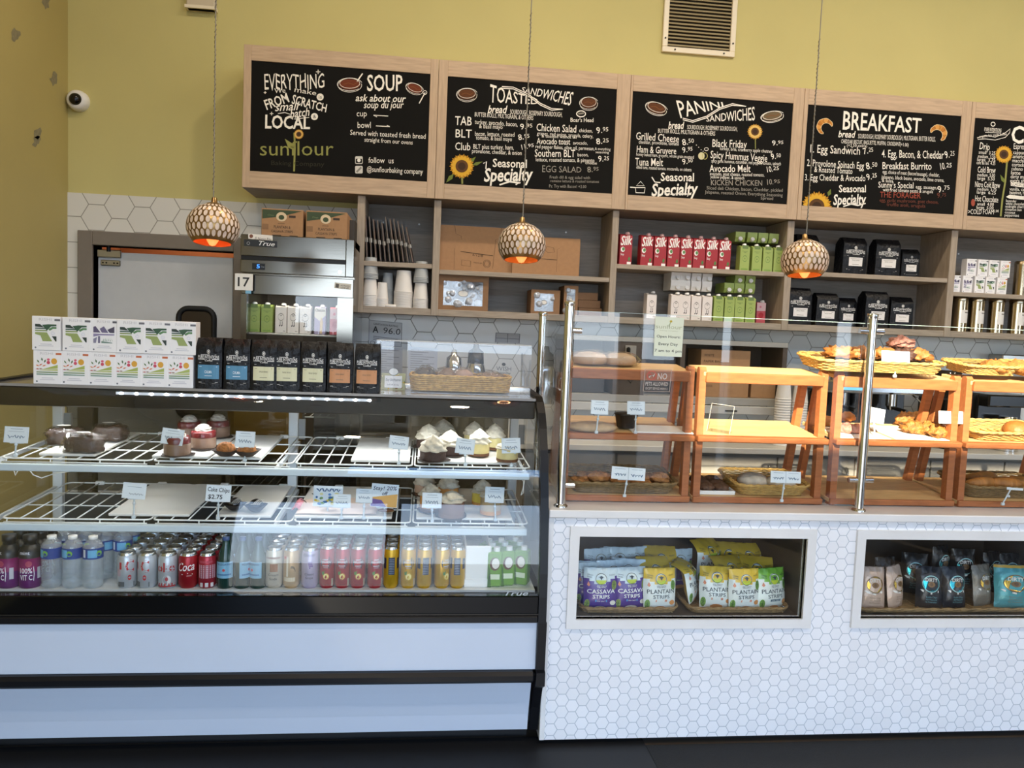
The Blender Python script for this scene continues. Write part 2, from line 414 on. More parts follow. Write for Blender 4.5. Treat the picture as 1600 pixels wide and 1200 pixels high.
# ================================================================== the room
XL, XR, YB, ZC = -2.18, 10.0, 5.1, 4.5
tilew = hexmat('white_hexagon_wall_tile', 0.155, '#e0ded8', '#96938b', 0.022, 0.3, 0.05, off=(0.0, 0.55))
mosaic = hexmat('marble_hexagon_mosaic', 0.0465, '#f0f1f4', '#b4bac2', 0.042, 0.3, 0.12)
floor_m = mat('floor_tile', '#4d4338', 0.45, noise_amt=0.12, noise_scale=4)
ceil_m = mat('ceiling_white', '#e2dac6', 0.8, noise_amt=0.03, noise_scale=3)
wall_w = mat('front_wall_plaster', '#6a6148', 0.8, noise_amt=0.05, noise_scale=3)
frame_dark = mat('window_frame_bronze', '#2b2925', 0.45, 0.3)
DX0, DX1, DZ = -2.03, -1.195, 1.995     # doorway

b = MB(); b.box(XL - .2, WIN_Y - .2, -0.1, XR + .2, YB + 1.0, 0, floor_m); struct(b, 'floor')
b = MB(); b.box(XL - .2, WIN_Y - .2, ZC, XR + .2, YB + .2, ZC + .1, ceil_m); struct(b, 'ceiling')
ZT = 2.305                              # top of the wall tiles
b = MB()
b.box(XL, YB, ZT, XR, YB + .12, ZC, paint)
b.box(XL, YB - .008, DZ, XR, YB + .12, ZT, tilew); b.box(XL, YB - .008, 0, DX0, YB + .12, DZ, tilew); b.box(DX1, YB - .008, 0, XR, YB + .12, DZ, tilew)
struct(b, 'wall_back')
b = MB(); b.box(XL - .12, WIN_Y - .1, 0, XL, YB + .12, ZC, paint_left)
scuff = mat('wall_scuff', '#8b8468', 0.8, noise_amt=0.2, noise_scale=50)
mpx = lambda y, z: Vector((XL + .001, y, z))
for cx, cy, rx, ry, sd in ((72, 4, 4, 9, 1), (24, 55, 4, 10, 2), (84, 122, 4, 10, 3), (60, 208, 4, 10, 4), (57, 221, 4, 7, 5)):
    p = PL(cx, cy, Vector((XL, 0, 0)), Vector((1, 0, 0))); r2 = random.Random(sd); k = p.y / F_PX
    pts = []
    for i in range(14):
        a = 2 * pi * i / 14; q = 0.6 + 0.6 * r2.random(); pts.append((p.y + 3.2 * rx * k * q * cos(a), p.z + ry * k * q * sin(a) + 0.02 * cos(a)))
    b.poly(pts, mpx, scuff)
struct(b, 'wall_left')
b = MB(); b.box(XR, WIN_Y - .1, 0, XR + .12, YB + .12, ZC, wall_w); struct(b, 'wall_right')
b = MB()                                # storefront behind the camera
def solid(x0, x1, z0, z1): b.box(x0, WIN_Y - .12, z0, x1, WIN_Y, z1, wall_w)
xs = [XL] + [v for p in PANES for v in p] + [XR]
for i in range(0, len(xs), 2): solid(xs[i], xs[i + 1], 0, PANE_Z[1])
for x0, x1 in PANES: solid(x0, x1, 0, PANE_Z[0])
solid(XL, XR, PANE_Z[1], TRANSOM[1][0]); solid(XL, XR, TRANSOM[1][1], ZC)
solid(XL, TRANSOM[0][0], *TRANSOM[1]); solid(TRANSOM[0][1], XR, *TRANSOM[1])
struct(b, 'wall_front')
for i, (x0, x1) in enumerate(PANES):
    b = MB(); w = .03
    for q in ((x0, x0 + w, *PANE_Z), (x1 - w, x1, *PANE_Z), (x0 + w, x1 - w, PANE_Z[0], PANE_Z[0] + w), (x0 + w, x1 - w, PANE_Z[1] - w, PANE_Z[1])):
        b.box(q[0], WIN_Y - .09, q[2], q[1], WIN_Y - .03, q[3], frame_dark)
    struct(b, 'window_%d' % (i + 1))
b = MB(); b.box(-30, WIN_Y - 40, -0.2, 34, WIN_Y - .2, -0.1, mat('pavement', '#54504b', 0.8, noise_amt=0.1, noise_scale=1)); o = struct(b, 'ground')
b = MB(); b.box(0.9, 2.45, 0.0, 6.5, 2.82, 0.012, mat('black_rubber_mat', '#08090b', 0.75, noise_amt=0.4, noise_scale=300, bump=0.3, bump_scale=300)); b.box(-2.1, 2.30, 0.0, 0.9, 2.9, 0.010, black_soft)
solo(b, 'floor_mat', 'black rubber mat on the floor along the counter front', 'mat')

# ------------------------------------------------------------------ door, frame, room behind it
frame_paint = mat('taupe_door_frame', '#7d746a', 0.6, noise_amt=0.04)
b = MB(); w = .085
b.box(DX0 - w, YB - .03, 0, DX0, YB + .13, DZ + .085, frame_paint, .004); b.box(DX1, YB - .03, 0, DX1 + .06, YB + .13, DZ + .085, frame_paint, .004)
b.box(DX0, YB - .03, DZ, DX1, YB + .13, DZ + .085, frame_paint, .004)
struct(b, 'trim_1')
hall = mat('back_room_wall', '#9c6848', 0.8, noise_amt=0.1)
b = MB(); b.box(DX0 - .18, YB + .9, -.05, DX1 + .3, YB + .95, 2.62, hall); b.box(DX0 - .28, YB + .10, -.05, DX0 - .18, YB + .95, 2.6, hall); b.box(DX1 + .3, YB + .10, -.05, DX1 + .35, YB + .95, 2.6, hall); b.box(DX0 - .28, YB + .10, 2.6, DX1 + .35, YB + .95, 2.65, hall)
struct(b, 'trim_2')
b = MB(); lx0, lx1, ltop = DX0 + .012, DX1 - .015, DZ - .035
b.box(lx0, YB + .03, .02, lx1, YB + .07, ltop, mat('white_door_skin', '#c9ccd0', 0.4, noise_amt=0.02), .003)
door = struct(b, 'door_1')
def dpart(b, n): return b.build(n, door)
b = MB(); b.box(lx0, YB + .012, ltop - .035, lx0 + .14, YB + .035, ltop + .012, steel, .004); b.box(lx0 + .02, YB + .015, ltop - .085, lx0 + .135, YB + .03, ltop - .05, steel, .004); b.cyl((lx0 + .07, YB + .01, ltop + .0), (lx0 + .07, YB + .01, ltop + .04), .012, black)
for q in (.035, .055, .1, .12): b.cyl((lx0 + q, YB + .012, ltop - .068), (lx0 + q, YB + .016, ltop - .068), .005, black)
dpart(b, 'hinge')
b = MB(); wx0, wx1, wz1 = -1.548, -1.309, 1.645
def rrect(x0, z0, x1, z1, r, n=6):
    o = []
    for cx, cz, a in ((x1 - r, z1 - r, 0), (x0 + r, z1 - r, 90), (x0 + r, z0 + r, 180), (x1 - r, z0 + r, 270)):
        for i in range(n + 1): o.append((cx + r * cos(RAD(a + 90 * i / n)), cz + r * sin(RAD(a + 90 * i / n))))
    return o
b.tube([(x, YB + .03, z) for x, z in rrect(wx0 + .012, .95, wx1 - .012, wz1 - .012, .06)], .018, black_soft, 8, True)
dpart(b, 'window_gasket')
b = MB(); b.poly(rrect(wx0 + .01, .95, wx1 - .01, wz1 - .01, .06), lambda x, z: (x, YB + .0285, z), mat('door_window_dark', '#2e2119', 0.1)); dpart(b, 'door_window')

# ------------------------------------------------------------------ small fixtures on the upper wall
t = thing('security_camera', 'white dome security camera with dark lens in wall corner', 'camera', (-2.115, YB, 2.85))
b = MB(); b.M = Matrix.Rotation(RAD(90), 4, 'X') @ Matrix.Rotation(RAD(0), 4, 'Z'); b.lathe([(.062, 0), (.062, .02), (.056, .045), (.045, .055), (.032, .055)], white_plain, n=28); b.build('housing', t)
b = MB(); b.M = Matrix.Rotation(RAD(90), 4, 'X'); b.lathe([(.036, .052), (.033, .066), (.022, .078), (.008, .083), (0, .083)], mat('dark_dome', '#0c0c0d', 0.08), n=24); b.build('lens_dome', t)
t = thing('air_vent', 'white framed louvred return air vent high on olive wall', 'vent', (1.72, YB, 3.42))
b = MB(); vx0, vx1, vz0, vz1 = -.245, .245, 0.0, .62; w = .035; cream = mat('cream_enamel', '#e6dcc6', 0.45)
for q in ((vx0, vx1, vz0, vz0 + w), (vx0, vx1, vz1 - w, vz1), (vx0, vx0 + w, vz0 + w, vz1 - w), (vx1 - w, vx1, vz0 + w, vz1 - w)): b.box(q[0], -.022, q[2], q[1], 0, q[3], cream, .003)
b.build('frame', t)
b = MB(); b.box(vx0 + w, -.004, vz0 + w, vx1 - w, 0, vz1 - w, mat('vent_dark', '#2d281d', 0.8)); b.build('backing', t)
for i in range(24):
    z = vz0 + w + .012 + i * .0228
    b = MB(); b.add([(vx0 + w, -.02, z - .004), (vx1 - w, -.02, z - .004), (vx1 - w, -.005, z + .010), (vx0 + w, -.005, z + .010), (vx0 + w, -.018, z - .006), (vx1 - w, -.018, z - .006), (vx1 - w, -.003, z + .008), (vx0 + w, -.003, z + .008)], [(0, 1, 2, 3), (7, 6, 5, 4), (0, 4, 5, 1), (3, 2, 6, 7)], mat('vent_slat', '#a89a78', 0.5)); b.build('slat', t)
for p in ((-.228, .085), (.228, .085), (-.16, .017), (.17, .017)):
    b = MB(); b.cyl((p[0], -.0225, p[1]), (p[0], -.025, p[1]), .006, dark_metal); b.build('screw', t)
p = PY(313, 8, 5.05)
b = MB(); b.box(-.085, -.05, 0, .085, 0, .25, mat('grey_enamel', '#c7bba4', .5), .008); b.box(-.09, -.055, 0, .09, 0, .018, cream)
solo(b, 'wall_speaker', 'small grey box fixture at top of wall left of menu', 'fixture', (p.x, YB, p.z - .02))

# ------------------------------------------------------------------ back wall shelving under the menu
SHY = 4.75; DIV = [(-.415, -.37), (.035, .078), (1.125, 1.165), (2.25, 2.295), (3.36, 3.405), (4.5, 4.54)]
MIDZ = [1.955, 1.925, 2.012, 2.025, 1.942]; SHB, SHT = 1.647, 2.335
t = thing('wall_shelf_unit', 'long grey oak open shelf unit hung below the menu boards', 'shelf', (.5, YB, SHB))
b = MB(); b.box(DIV[0][0], YB - .03, SHB, DIV[-1][1], YB - .012, SHT, ashb); b.build('back_panel', t, True)
for a, c in DIV:
    b = MB(); b.box(a, SHY, SHB, c, YB - .03, SHT, ashv, .002); b.build('divider', t, True)
for i in range(5):
    b = MB(); b.box(DIV[i][1], SHY + .006, MIDZ[i] - .028, DIV[i + 1][0], YB - .03, MIDZ[i], ash, .002); b.build('shelf', t, True)
b = MB()
for i in range(5): b.box(DIV[i][1], SHY + .002, SHB, DIV[i + 1][0], YB - .03, SHB + .04, ash, .002)
b.build('bottom_board', t, True)
b = MB()
for i in range(5):
    for k in (.22, .78):
        x = DIV[i][1] + k * (DIV[i + 1][0] - DIV[i][1]); b.cyl((x, YB - .031, SHT - .11), (x, YB - .033, SHT - .11), .006, white_plain)
b.build('screw_cap', t, True)
SHELF_T = t

# ------------------------------------------------------------------ menu boards
MY = 4.718
PAN = [(-1.07, .035), (.037, 1.188), (1.19, 2.288), (2.29, 3.405), (3.407, 4.54)]
BRD = [(-1.028, -.012, 2.433, 3.053), (.090, 1.105, 2.428, 3.048), (1.203, 2.220, 2.428, 3.044), (2.316, 3.340, 2.428, 3.044), (3.432, 4.47, 2.426, 3.04)]
MZ0, MZ1 = 2.338, 3.14
MN = ['soup and slogan menu board, leftmost, chalk lettering in oak frame', 'toasted sandwiches chalk menu board in pale oak frame', 'panini sandwiches chalk menu board in pale oak frame', 'breakfast chalk menu board with croissants in pale oak frame', 'coffee drinks chalk menu board cut by right photo edge']
MB_T = []
for i in range(5):
    x0, x1 = PAN[i]; c0, c1, z0, z1 = BRD[i]
    t = thing('menu_board', MN[i], 'menu board', ((x0 + x1) / 2, YB - .012, MZ0), group='chalk menu boards over the shelves'); MB_T.append(t)
    b = MB(); b.box(x0, MY, MZ0, c0, MY + .02, MZ1, oakv, .0015); b.box(c1, MY, MZ0, x1, MY + .02, MZ1, oakv, .0015); b.box(c0, MY, MZ0, c1, MY + .02, z0, oak, .0015); b.box(c0, MY, z1, c1, MY + .02, MZ1, oak, .0015); b.build('frame', t, True)
    b = MB(); b.box(c0, MY + .006, z0, c1, MY + .02, z1, chalk); b.build('chalkboard', t, True)
    b = MB(); b.box(x0, MY + .02, MZ0, x1, YB, MZ0 + .02, ash); b.box(x0, MY + .02, MZ1 - .02, x1, YB, MZ1, oak); b.box(x0, MY + .02, MZ0 + .02, x0 + .02, YB, MZ1 - .02, oakv)
    if i in (0,): pass
    b.build('box_side', t, True)

def bmap(ox, oy, k, eps=.0015):
    """crop pixels of one board -> points on the board's plane"""
    def f(cx, cy): return PY(ox + cx * k, oy - cy * k, MY + .006 - eps)
    return f
def sunflower(b, mp, cx, cy, r, half=False, pet='#d9a832', ctr='#3a2414'):
    n = 18
    for lay, (k, cc) in enumerate(((1.0, '#b9821f'), (.92, pet))):
        for i in range(n):
            a = 2 * pi * (i + .5 * lay) / n
            if half and sin(a) < -0.05: continue
            d = (cos(a), sin(a)); q = (-d[1], d[0]); w = r * .13
            b.poly([(cx + d[0] * r * .45 + q[0] * w * .6, cy + d[1] * r * .45 + q[1] * w * .6), (cx + d[0] * r * .45 - q[0] * w * .6, cy + d[1] * r * .45 - q[1] * w * .6), (cx + d[0] * r * .75 * k - q[0] * w, cy + d[1] * r * .75 * k - q[1] * w), (cx + d[0] * r * k, cy + d[1] * r * k), (cx + d[0] * r * .75 * k + q[0] * w, cy + d[1] * r * .75 * k + q[1] * w)], (lambda u, v, e=lay: mp(u, v) + Vector((0, -.0003 * (e + 1), 0))), K(cc, .9))
    for e, (rr, cc) in enumerate(((.5, '#5a3a1c'), (.3, ctr))):
        b.disc(cx, cy, r * rr, lambda u, v, e=e: mp(u, v) + Vector((0, -.001 - .0003 * e, 0)), K(cc, .9), 20, a0=0, a1=pi if half else 2 * pi)
def sandwich(b, mp, cx, cy, rx, ry, rot=0.0, fill='#5b3317', bowl=False):
    def rm(u, v):
        c, s = cos(rot), sin(rot); return mp(cx + c * u - s * v, cy + s * u + c * v)
    b.disc(0, 0, rx * .85, rm, K(fill, .9), 20, ry * .75)
    up = lambda u, v: rm(u, v) + Vector((0, -.0006, 0))
    for e, (kx, ky, dy) in enumerate(((1, .9, 0), (.95, .98, -.12 * ry), (.8, .7, .15 * ry))):
        b.ring(0, dy, rx * kx, max(2.2, rx * .04), up, chalk_white, ry * ky, 24, .3 + e, .3 + e + 5.2)
    b.line([(-rx * .5, 0), (-rx * .1, ry * .2), (rx * .3, -ry * .05), (rx * .6, ry * .25)], rx * .05, up, K('#7d4a22', .9))
def leaf(b, mp, x0, y0, x1, y1, w, c='#6d7a35'):
    dx, dy = x1 - x0, y1 - y0; L = math.hypot(dx, dy); qx, qy = -dy / L * w, dx / L * w
    b.poly([(x0, y0), (x0 + dx * .4 - qx, y0 + dy * .4 - qy), (x1, y1), (x0 + dx * .4 + qx, y0 + dy * .4 + qy)], mp, K(c, .9))
def croissant(b, mp, cx, cy, r, a0, a1):
    n = 16; out, inn = [], []
    for i in range(n + 1):
        k = i / n; a = a0 + (a1 - a0) * k; w = r * (.10 + .42 * sin(pi * k) ** .8)
        sc = 1 + .07 * abs(sin(k * pi * 5)); out.append((cx + (r * .72 + w * .5) * sc * cos(a), cy + (r * .72 + w * .5) * sc * sin(a))); inn.append((cx + (r * .72 - w * .5) * cos(a), cy + (r * .72 - w * .5) * sin(a)))
    for i in range(n): b.poly([out[i], out[i + 1], inn[i + 1], inn[i]], mp, K(('#c98a3c', '#b87428', '#d69a4c')[(i // 2) % 3], .9))
    up = lambda u, v: mp(u, v) + Vector((0, -.0005, 0)); b.line(out + inn[::-1], r * .05, up, K('#e8d3a8', .9), True)
    for i in (3, 6, 9, 12): b.line([out[i], ((out[i + 1][0] + inn[i + 1][0]) / 2, (out[i + 1][1] + inn[i + 1][1]) / 2), inn[i]], r * .04, up, K('#7a4a1c', .9))

class Board:
    def __init__(s, i, ox, oy, k):
        s.i = i; s.mp0 = bmap(ox, oy, k); s.mp = lambda u, v: s.mp0(u, v); s.parts = []
    def new(s, n): b = MB(); s.parts.append((n, b)); return b
    d = property(lambda s: s.new('drawing')); t = property(lambda s: s.new('chalk_mark')); h = property(lambda s: s.new('chalk_stroke'))
    def T(s, t, x0, y0, x1, y1, h, c=None, bold=0.0, shear=0.0, h1=None, jit=0.0, head=False):
        # crop y runs down: the map flips it
        b = MB(); b.text(t, x0, -y0, x1, -y1, h, s.mp, c or chalk_white, bold, shear, h1, jit); s.parts.append(('heading' if head else 'lettering', b))
    def price(s, t, x0, y0, x1, y1, h, c=None):
        a, d = t.split('.'); k = .55 if len(a) < 2 else .6
        xm = x0 + (x1 - x0) * .48; ym = y0 + (y1 - y0) * .5
        s.T(a + '.', x0, y0, xm, ym, h, c, .01); s.T(d, xm + 3, ym - h * .25, x1, y1 - h * .1, h * .68, c)
    def done(s):
        p = MB_T[s.i]
        for n_, b in s.parts:
            if b.f: b.build(n_, p, True)
OLV = K('#8f8f4e', .9); RED = K('#a04a38', .9); RED2 = K('#6e3a2c', .9); LB = .03
B = Board(0, 360, 50, .2125); T = B.T
T('EVERYTHING', 252, 425, 692, 412, 118, None, .005, 0, 105, .06, True)
T('We', 325, 450, 405, 446, 36); T('make', 470, 440, 630, 466, 40, None, 0, 0, 34)
for cx, cy, tx in ((660, 478, 'is'), (618, 622, '&')):
    B.t.disc(cx, -cy, 26, B.mp, chalk_white); B.t.text(tx, cx - 10, -cy - 12, cx + 12, -cy - 12, 26, lambda u, v: B.mp(u, v) + Vector((0, -.0006, 0)), chalk)
T('FROM', 268, 572, 435, 512, 74, None, .035, .0, 70, 0, True); T('SCRATCH', 446, 524, 702, 590, 68, None, .035, -.1, 58, 0, True)
T('small', 328, 582, 512, 572, 62, None, .02, .35); T('batch', 440, 634, 585, 614, 62, None, .02, .35)
T('LOCAL', 255, 706, 585, 712, 98, None, .05, 0, 88, 0, True)
B.t.line([(350, -600), (400, -592), (440, -605)], 5, B.mp, chalk_white); B.t.line([(470, -640), (580, -628)], 5, B.mp, chalk_white)
for cx, cy, r in ((645, 293, 16), (255, 445, 10), (303, 600, 13)):
    B.t.line([(cx - r, -cy), (cx + r, -cy)], 5, B.mp, chalk_white); B.t.line([(cx, -cy - r), (cx, -cy + r)], 5, B.mp, chalk_white)
T('sunflour', 218, 908, 758, 908, 108, OLV, -.004); T('Baking Company', 300, 978, 690, 988, 34, K('#2b2a1c', .9))
B.d.line([(470, -740), (474, -850), (468, -1025)], 13, B.mp, OLV); leaf(B.d, B.mp, 470, -870, 400, -785, 22, '#8f8f4e')
sunflower(B.d, B.mp, 503, -752, 38, pet='#d8b060')
for cx, cy, rx, ry, ro in ((878, 385, 92, 52, 0), (1355, 415, 68, 40, -.35)): sandwich(B.d, B.mp, cx, -cy, rx, ry, ro, '#6b3018')
B.d.line([(930, -365), (972, -305)], 9, B.mp, chalk_white); B.d.line([(1388, -525), (1432, -445)], 7, B.mp, chalk_white); B.d.ring(1430, -445, 14, 4, B.mp, chalk_white)
T('SOUP', 1005, 432, 1265, 432, 118, None, .03, 0, None, 0, True)
T('ask about our', 920, 508, 1290, 516, 52, None, .025, .25); T('soup du jour', 980, 560, 1275, 560, 52, None, .015, .25)
T('cup', 928, 620, 1003, 620, 44); T('bowl', 935, 706, 1032, 706, 46)
B.t.line([(1160, -618), (1052, -612), (1078, -624)], 6, B.mp, chalk_white); B.t.line([(1070, -690), (1172, -696), (1150, -686)], 6, B.mp, chalk_white)
T('Served with toasted fresh bread', 880, 756, 1435, 786, 38); T('straight from our ovens', 985, 806, 1340, 828, 32)
for cy in (942, 1012):
    B.d.poly([(945 + x, -cy + z) for x, z in rrect(-28, -28, 28, 28, 9, 3)], B.mp, K('#d0cdc6', .9))
up = lambda u, v: B.mp(u, v) + Vector((0, -.0006, 0))
B.d.poly([(945 + x, -942 + z) for x, z in rrect(-23, -22, 23, 10, 5, 3)], up, chalk); B.d.disc(945, -944, 13, lambda u, v: B.mp(u, v) + Vector((0, -.001, 0)), chalk_white); B.d.line([(928, -1030), (962, -995)], 14, up, K('#8a867e', .9))
T('follow  us', 1015, 962, 1200, 966, 42); T('@sunflourbaking company', 1003, 1026, 1415, 1046, 40)
B.done()

B = Board(1, 670, 80, .19375); T = B.T
sandwich(B.d, B.mp, 308, -348, 85, 55); sandwich(B.d, B.mp, 1290, -418, 75, 55)
T('TOASTED', 490, 412, 880, 428, 150, None, .012, 0, 45, 0, True); T('SANDWICHES', 745, 325, 1140, 440, 38, None, .012, 0, 115, 0, True)
for dy in (0, 14): B.h.line([(590, -285 - dy), (680, -290 - dy), (800, -345 - dy), (900, -420 - dy), (990, -462 - dy), (1080, -468)], 7, B.mp, chalk_white)
T('bread', 475, 498, 635, 500, 62, None, .035, .3); T('SOURDOUGH, ROSEMARY SOURDOUGH,', 655, 506, 1075, 530, 38); T('BUTTER ROLLS, MULTIGRAIN, & OTHERS', 370, 526, 842, 556, 36)
T('TAB', 210, 594, 345, 600, 72, None, .01); T('turkey, avocado, bacon,', 370, 586, 715, 608, 38); T('& basil mayo', 405, 620, 595, 628, 34); B.price('9.95', 740, 632, 835, 620, 46)
T('BLT', 215, 694, 345, 698, 66, None, .01); T('bacon, lettuce, roasted', 372, 682, 690, 690, 36); T('tomato, & basil mayo', 380, 712, 670, 726, 34); B.price('8.95', 725, 718, 812, 702, 46)
T('Club', 212, 796, 335, 800, 62, None, .01); T('BLT plus turkey, ham,', 358, 786, 685, 795, 38); T('provolone, cheddar, & onion', 348, 820, 748, 838, 34); B.price('11.95', 752, 795, 848, 776, 42)
B.d.line([(268, -1000), (270, -1070)], 14, B.mp, OLV); leaf(B.d, B.mp, 200, -990, 140, -1060, 18); leaf(B.d, B.mp, 350, -920, 435, -890, 14); leaf(B.d, B.mp, 330, -900, 380, -850, 14)
sunflower(B.d, B.mp, 266, -928, 102)
T('Seasonal', 515, 932, 790, 940, 66, None, .035, 0, None, 0, True); T('Specialty', 445, 1050, 842, 1042, 105, None, .05, .2, None, 0, True)
B.h.line([(440, -905), (465, -890), (460, -950)], 9, B.mp, chalk_white); B.h.line([(570, -1078), (650, -1052), (740, -1062), (700, -1075)], 13, B.mp, chalk_white)
B.d.ring(1228, -505, 36, 8, B.mp, chalk_white, 24); B.d.line([(1205, -505), (1250, -500)], 14, B.mp, K('#8a8378', .9)); T("Boar's Head", 1143, 570, 1328, 572, 34, None, .02)
T('Chicken Salad', 868, 642, 1188, 656, 60, None, .01); T('chicken,', 1212, 652, 1320, 656, 30); B.price('9.95', 1355, 664, 1447, 652, 50)
T('grapes, red onion, arugula, celery,', 872, 676, 1325, 700, 30); T('& toasted walnut oil', 910, 694, 1190, 706, 22)
T('Avocado toast', 870, 748, 1140, 754, 50, None, .01); T('avocado,', 1163, 752, 1280, 754, 28); B.price('8.25', 1353, 752, 1450, 740, 48)
T('red pepper flakes, olive oil, parmesan,', 860, 782, 1335, 800, 30); T('& everything', 1340, 796, 1465, 802, 22); T('seasoning', 1345, 822, 1452, 826, 20)
T('Southern BLT', 855, 850, 1180, 854, 60, None, .01); T('bacon,', 1200, 848, 1287, 848, 28); T('lettuce, roasted tomato, & pimento', 863, 888, 1335, 896, 32); T('cheese', 1262, 910, 1355, 914, 24); B.price('9.25', 1368, 892, 1452, 886, 48)
T('EGG SALAD', 915, 975, 1230, 978, 56, chalk_grey, -.005, 0, 44); B.price('8.95', 1280, 978, 1368, 970, 46, chalk_grey)
T('Fresh dill & egg salad with', 975, 1026, 1300, 1032, 24, chalk_grey); T('romaine lettuce & roasted tomatoes', 980, 1056, 1372, 1062, 22, chalk_grey); T('Ps: Try with Bacon! +2.00', 970, 1100, 1270, 1105, 26, chalk_grey)
B.done()

B = Board(2, 970, 110, .19375); T = B.T
sandwich(B.d, B.mp, 287, -305, 92, 52, -.3); sandwich(B.d, B.mp, 1222, -370, 95, 45, .15, '#6b5a40')
T('PANINI', 482, 385, 830, 295, 150, None, .012, 0, 42, 0, True); T('SANDWICHES', 690, 412, 1082, 402, 40, None, .012, 0, 112, 0, True)
for dy in (0, 13): B.h.line([(500, -385 - dy), (580, -405 - dy), (690, -370 - dy), (800, -300 - dy), (900, -268 - dy), (1010, -290)], 7, B.mp, chalk_white)
T('bread', 383, 470, 512, 471, 58, None, .035, .25); T('SOURDOUGH, ROSEMARY SOURDOUGH,', 535, 474, 940, 490, 36); T('BUTTER ROLLS, MULTIGRAIN & OTHERS', 300, 502, 760, 526, 34)
T('Grilled Cheese', 122, 556, 468, 582, 60, None, .008); B.price('8.50', 500, 606, 590, 588, 50); T('cheddar, provolone, tomato', 145, 590, 468, 606, 30)
T('Ham & Gruyere', 128, 660, 446, 676, 54, None, .008); B.price('9.95', 500, 666, 578, 652, 46); T('honey baked ham, gruyere, whole grain mustard', 125, 688, 588, 712, 26)
T('Tuna Melt', 115, 766, 340, 772, 62, None, .008); B.price('9.50', 500, 760, 580, 746, 46); T('dilled tuna, roasted tomato, mozzarella, on ciabatta', 125, 792, 570, 814, 26)
B.d.line([(1085, -550), (1086, -632)], 7, B.mp, OLV); sunflower(B.d, B.mp, 1082, -494, 64, pet='#e0bc6a')
B.d.disc(650, -690, 26, B.mp, K('#cfc9a0', .9), 14, 30); B.d.ring(690, -635, 16, 4, B.mp, chalk_white, 12); B.d.ring(678, -690, 20, 5, B.mp, K('#b9b06a', .9), 26)
for q in ((610, 602), (628, 620), (648, 640), (664, 652)): B.d.disc(q[0], -q[1], 4, B.mp, chalk_white, 6)
T('Black Friday', 738, 616, 1015, 626, 62, None, .008); B.price('9.95', 1222, 606, 1310, 598, 40); T('turkey, brie, cranberry apple chutney', 798, 642, 1222, 666, 28)
T('Spicy Hummus Veggie', 722, 706, 1180, 738, 60, None, .008); B.price('9.50', 1216, 720, 1290, 706, 48); T('spicy garlic hummus, cucumber, red pepper, tomato, spinach', 730, 742, 1290, 766, 28)
T('Avocado Melt', 715, 818, 1046, 820, 58, None, .008); B.price('10.25', 1182, 822, 1275, 808, 46); T('avocado, goat cheese, roasted tomato,', 718, 846, 1157, 856, 28); T('yellow pepper, & spinach', 722, 870, 995, 880, 26)
T('KICKEN CHICKEN', 727, 926, 1140, 930, 44, chalk_grey); B.price('10.95', 1182, 922, 1282, 915, 44, chalk_grey); T('Sliced deli Chicken, bacon, Cheddar, pickled', 692, 960, 1305, 980, 27, chalk_grey); T('Jalapeno, roasted Onion, Everything Seasoning', 678, 992, 1305, 1018, 26, chalk_grey); T('Spread', 1128, 1040, 1228, 1044, 24, chalk_grey)
T('Seasonal', 322, 890, 590, 894, 66, None, .035, 0, None, 0, True); T('Specialty', 248, 1012, 625, 1000, 98, None, .05, .2, None, 0, True)
B.h.line([(250, -860), (275, -900), (320, -905)], 9, B.mp, chalk_white); B.h.line([(400, -1000), (470, -990), (555, -1000), (535, -1015)], 8, B.mp, chalk_white)
B.d.line([(118, -945), (196, -945), (190, -988), (122, -986)], 8, B.mp, chalk_white, True); B.d.line([(75, -942), (118, -945)], 9, B.mp, chalk_white); B.d.line([(125, -930), (160, -895), (190, -930)], 6, B.mp, chalk_white, True)
B.done()

B = Board(3, 1240, 140, .225); T = B.T
croissant(B.d, B.mp, 222, -262, 62, RAD(10), RAD(250)); croissant(B.d, B.mp, 1000, -310, 66, RAD(165), RAD(-60))
T('BREAKFAST', 340, 275, 885, 300, 128, None, .03, .03, 100, 0, True)
T('bread', 310, 330, 430, 334, 46, None, .03, .25); T('SOURDOUGH, ROSEMARY SOURDOUGH, MULTIGRAIN, BUTTER ROLLS,', 448, 338, 985, 360, 32); T('CHEDDAR BISCUIT, BAGUETTE, MUFFIN, CROISSANT', 330, 372, 740, 392, 28); T('(+1.00)', 738, 392, 798, 396, 24); T('(+2.50 extra)', 370, 396, 510, 400, 20)
T('1. Egg Sandwich', 115, 436, 460, 452, 56, None, .008); B.price('7.25', 488, 450, 552, 436, 44); T('2. Provolone Spinach Egg', 92, 530, 488, 552, 48, None, .008); B.price('8.50', 507, 555, 580, 542, 48); T('& Roasted Tomato', 143, 572, 408, 586, 40, None, .006); T('3. Egg Cheddar & Avocado', 78, 630, 498, 636, 44, None, .008); B.price('9.25', 512, 630, 578, 614, 44)
T('4. Egg, Bacon, & Cheddar', 612, 470, 1042, 480, 54, None, .008); B.price('9.25', 1055, 478, 1117, 465, 50); T('Breakfast Burrito', 617, 552, 958, 556, 50, None, .008); B.price('10.25', 1022, 556, 1097, 545, 46)
T('egg, choice of meat (bacon/sausage), cheddar,', 618, 582, 1012, 606, 26); T('jalapeno, black beans, avocado, lime crema,', 610, 618, 1045, 642, 26); T('& salsa', 613, 642, 690, 646, 24)
T("Sunny's Special", 588, 680, 832, 686, 42, None, .006); T('egg, sausage,', 848, 686, 995, 692, 24); B.price('9.75', 1005, 716, 1084, 698, 44); T('with fried tomato pesto & arugula', 620, 706, 968, 720, 24)
T('THE FORAGER', 600, 748, 882, 756, 40, RED, .004); B.price('9.75', 998, 752, 1058, 746, 34, RED2); T('egg, garlic mushroom, goat cheese,', 597, 778, 1005, 792, 24, RED2); T('truffle aioli, arugula', 645, 808, 915, 820, 24, RED2)
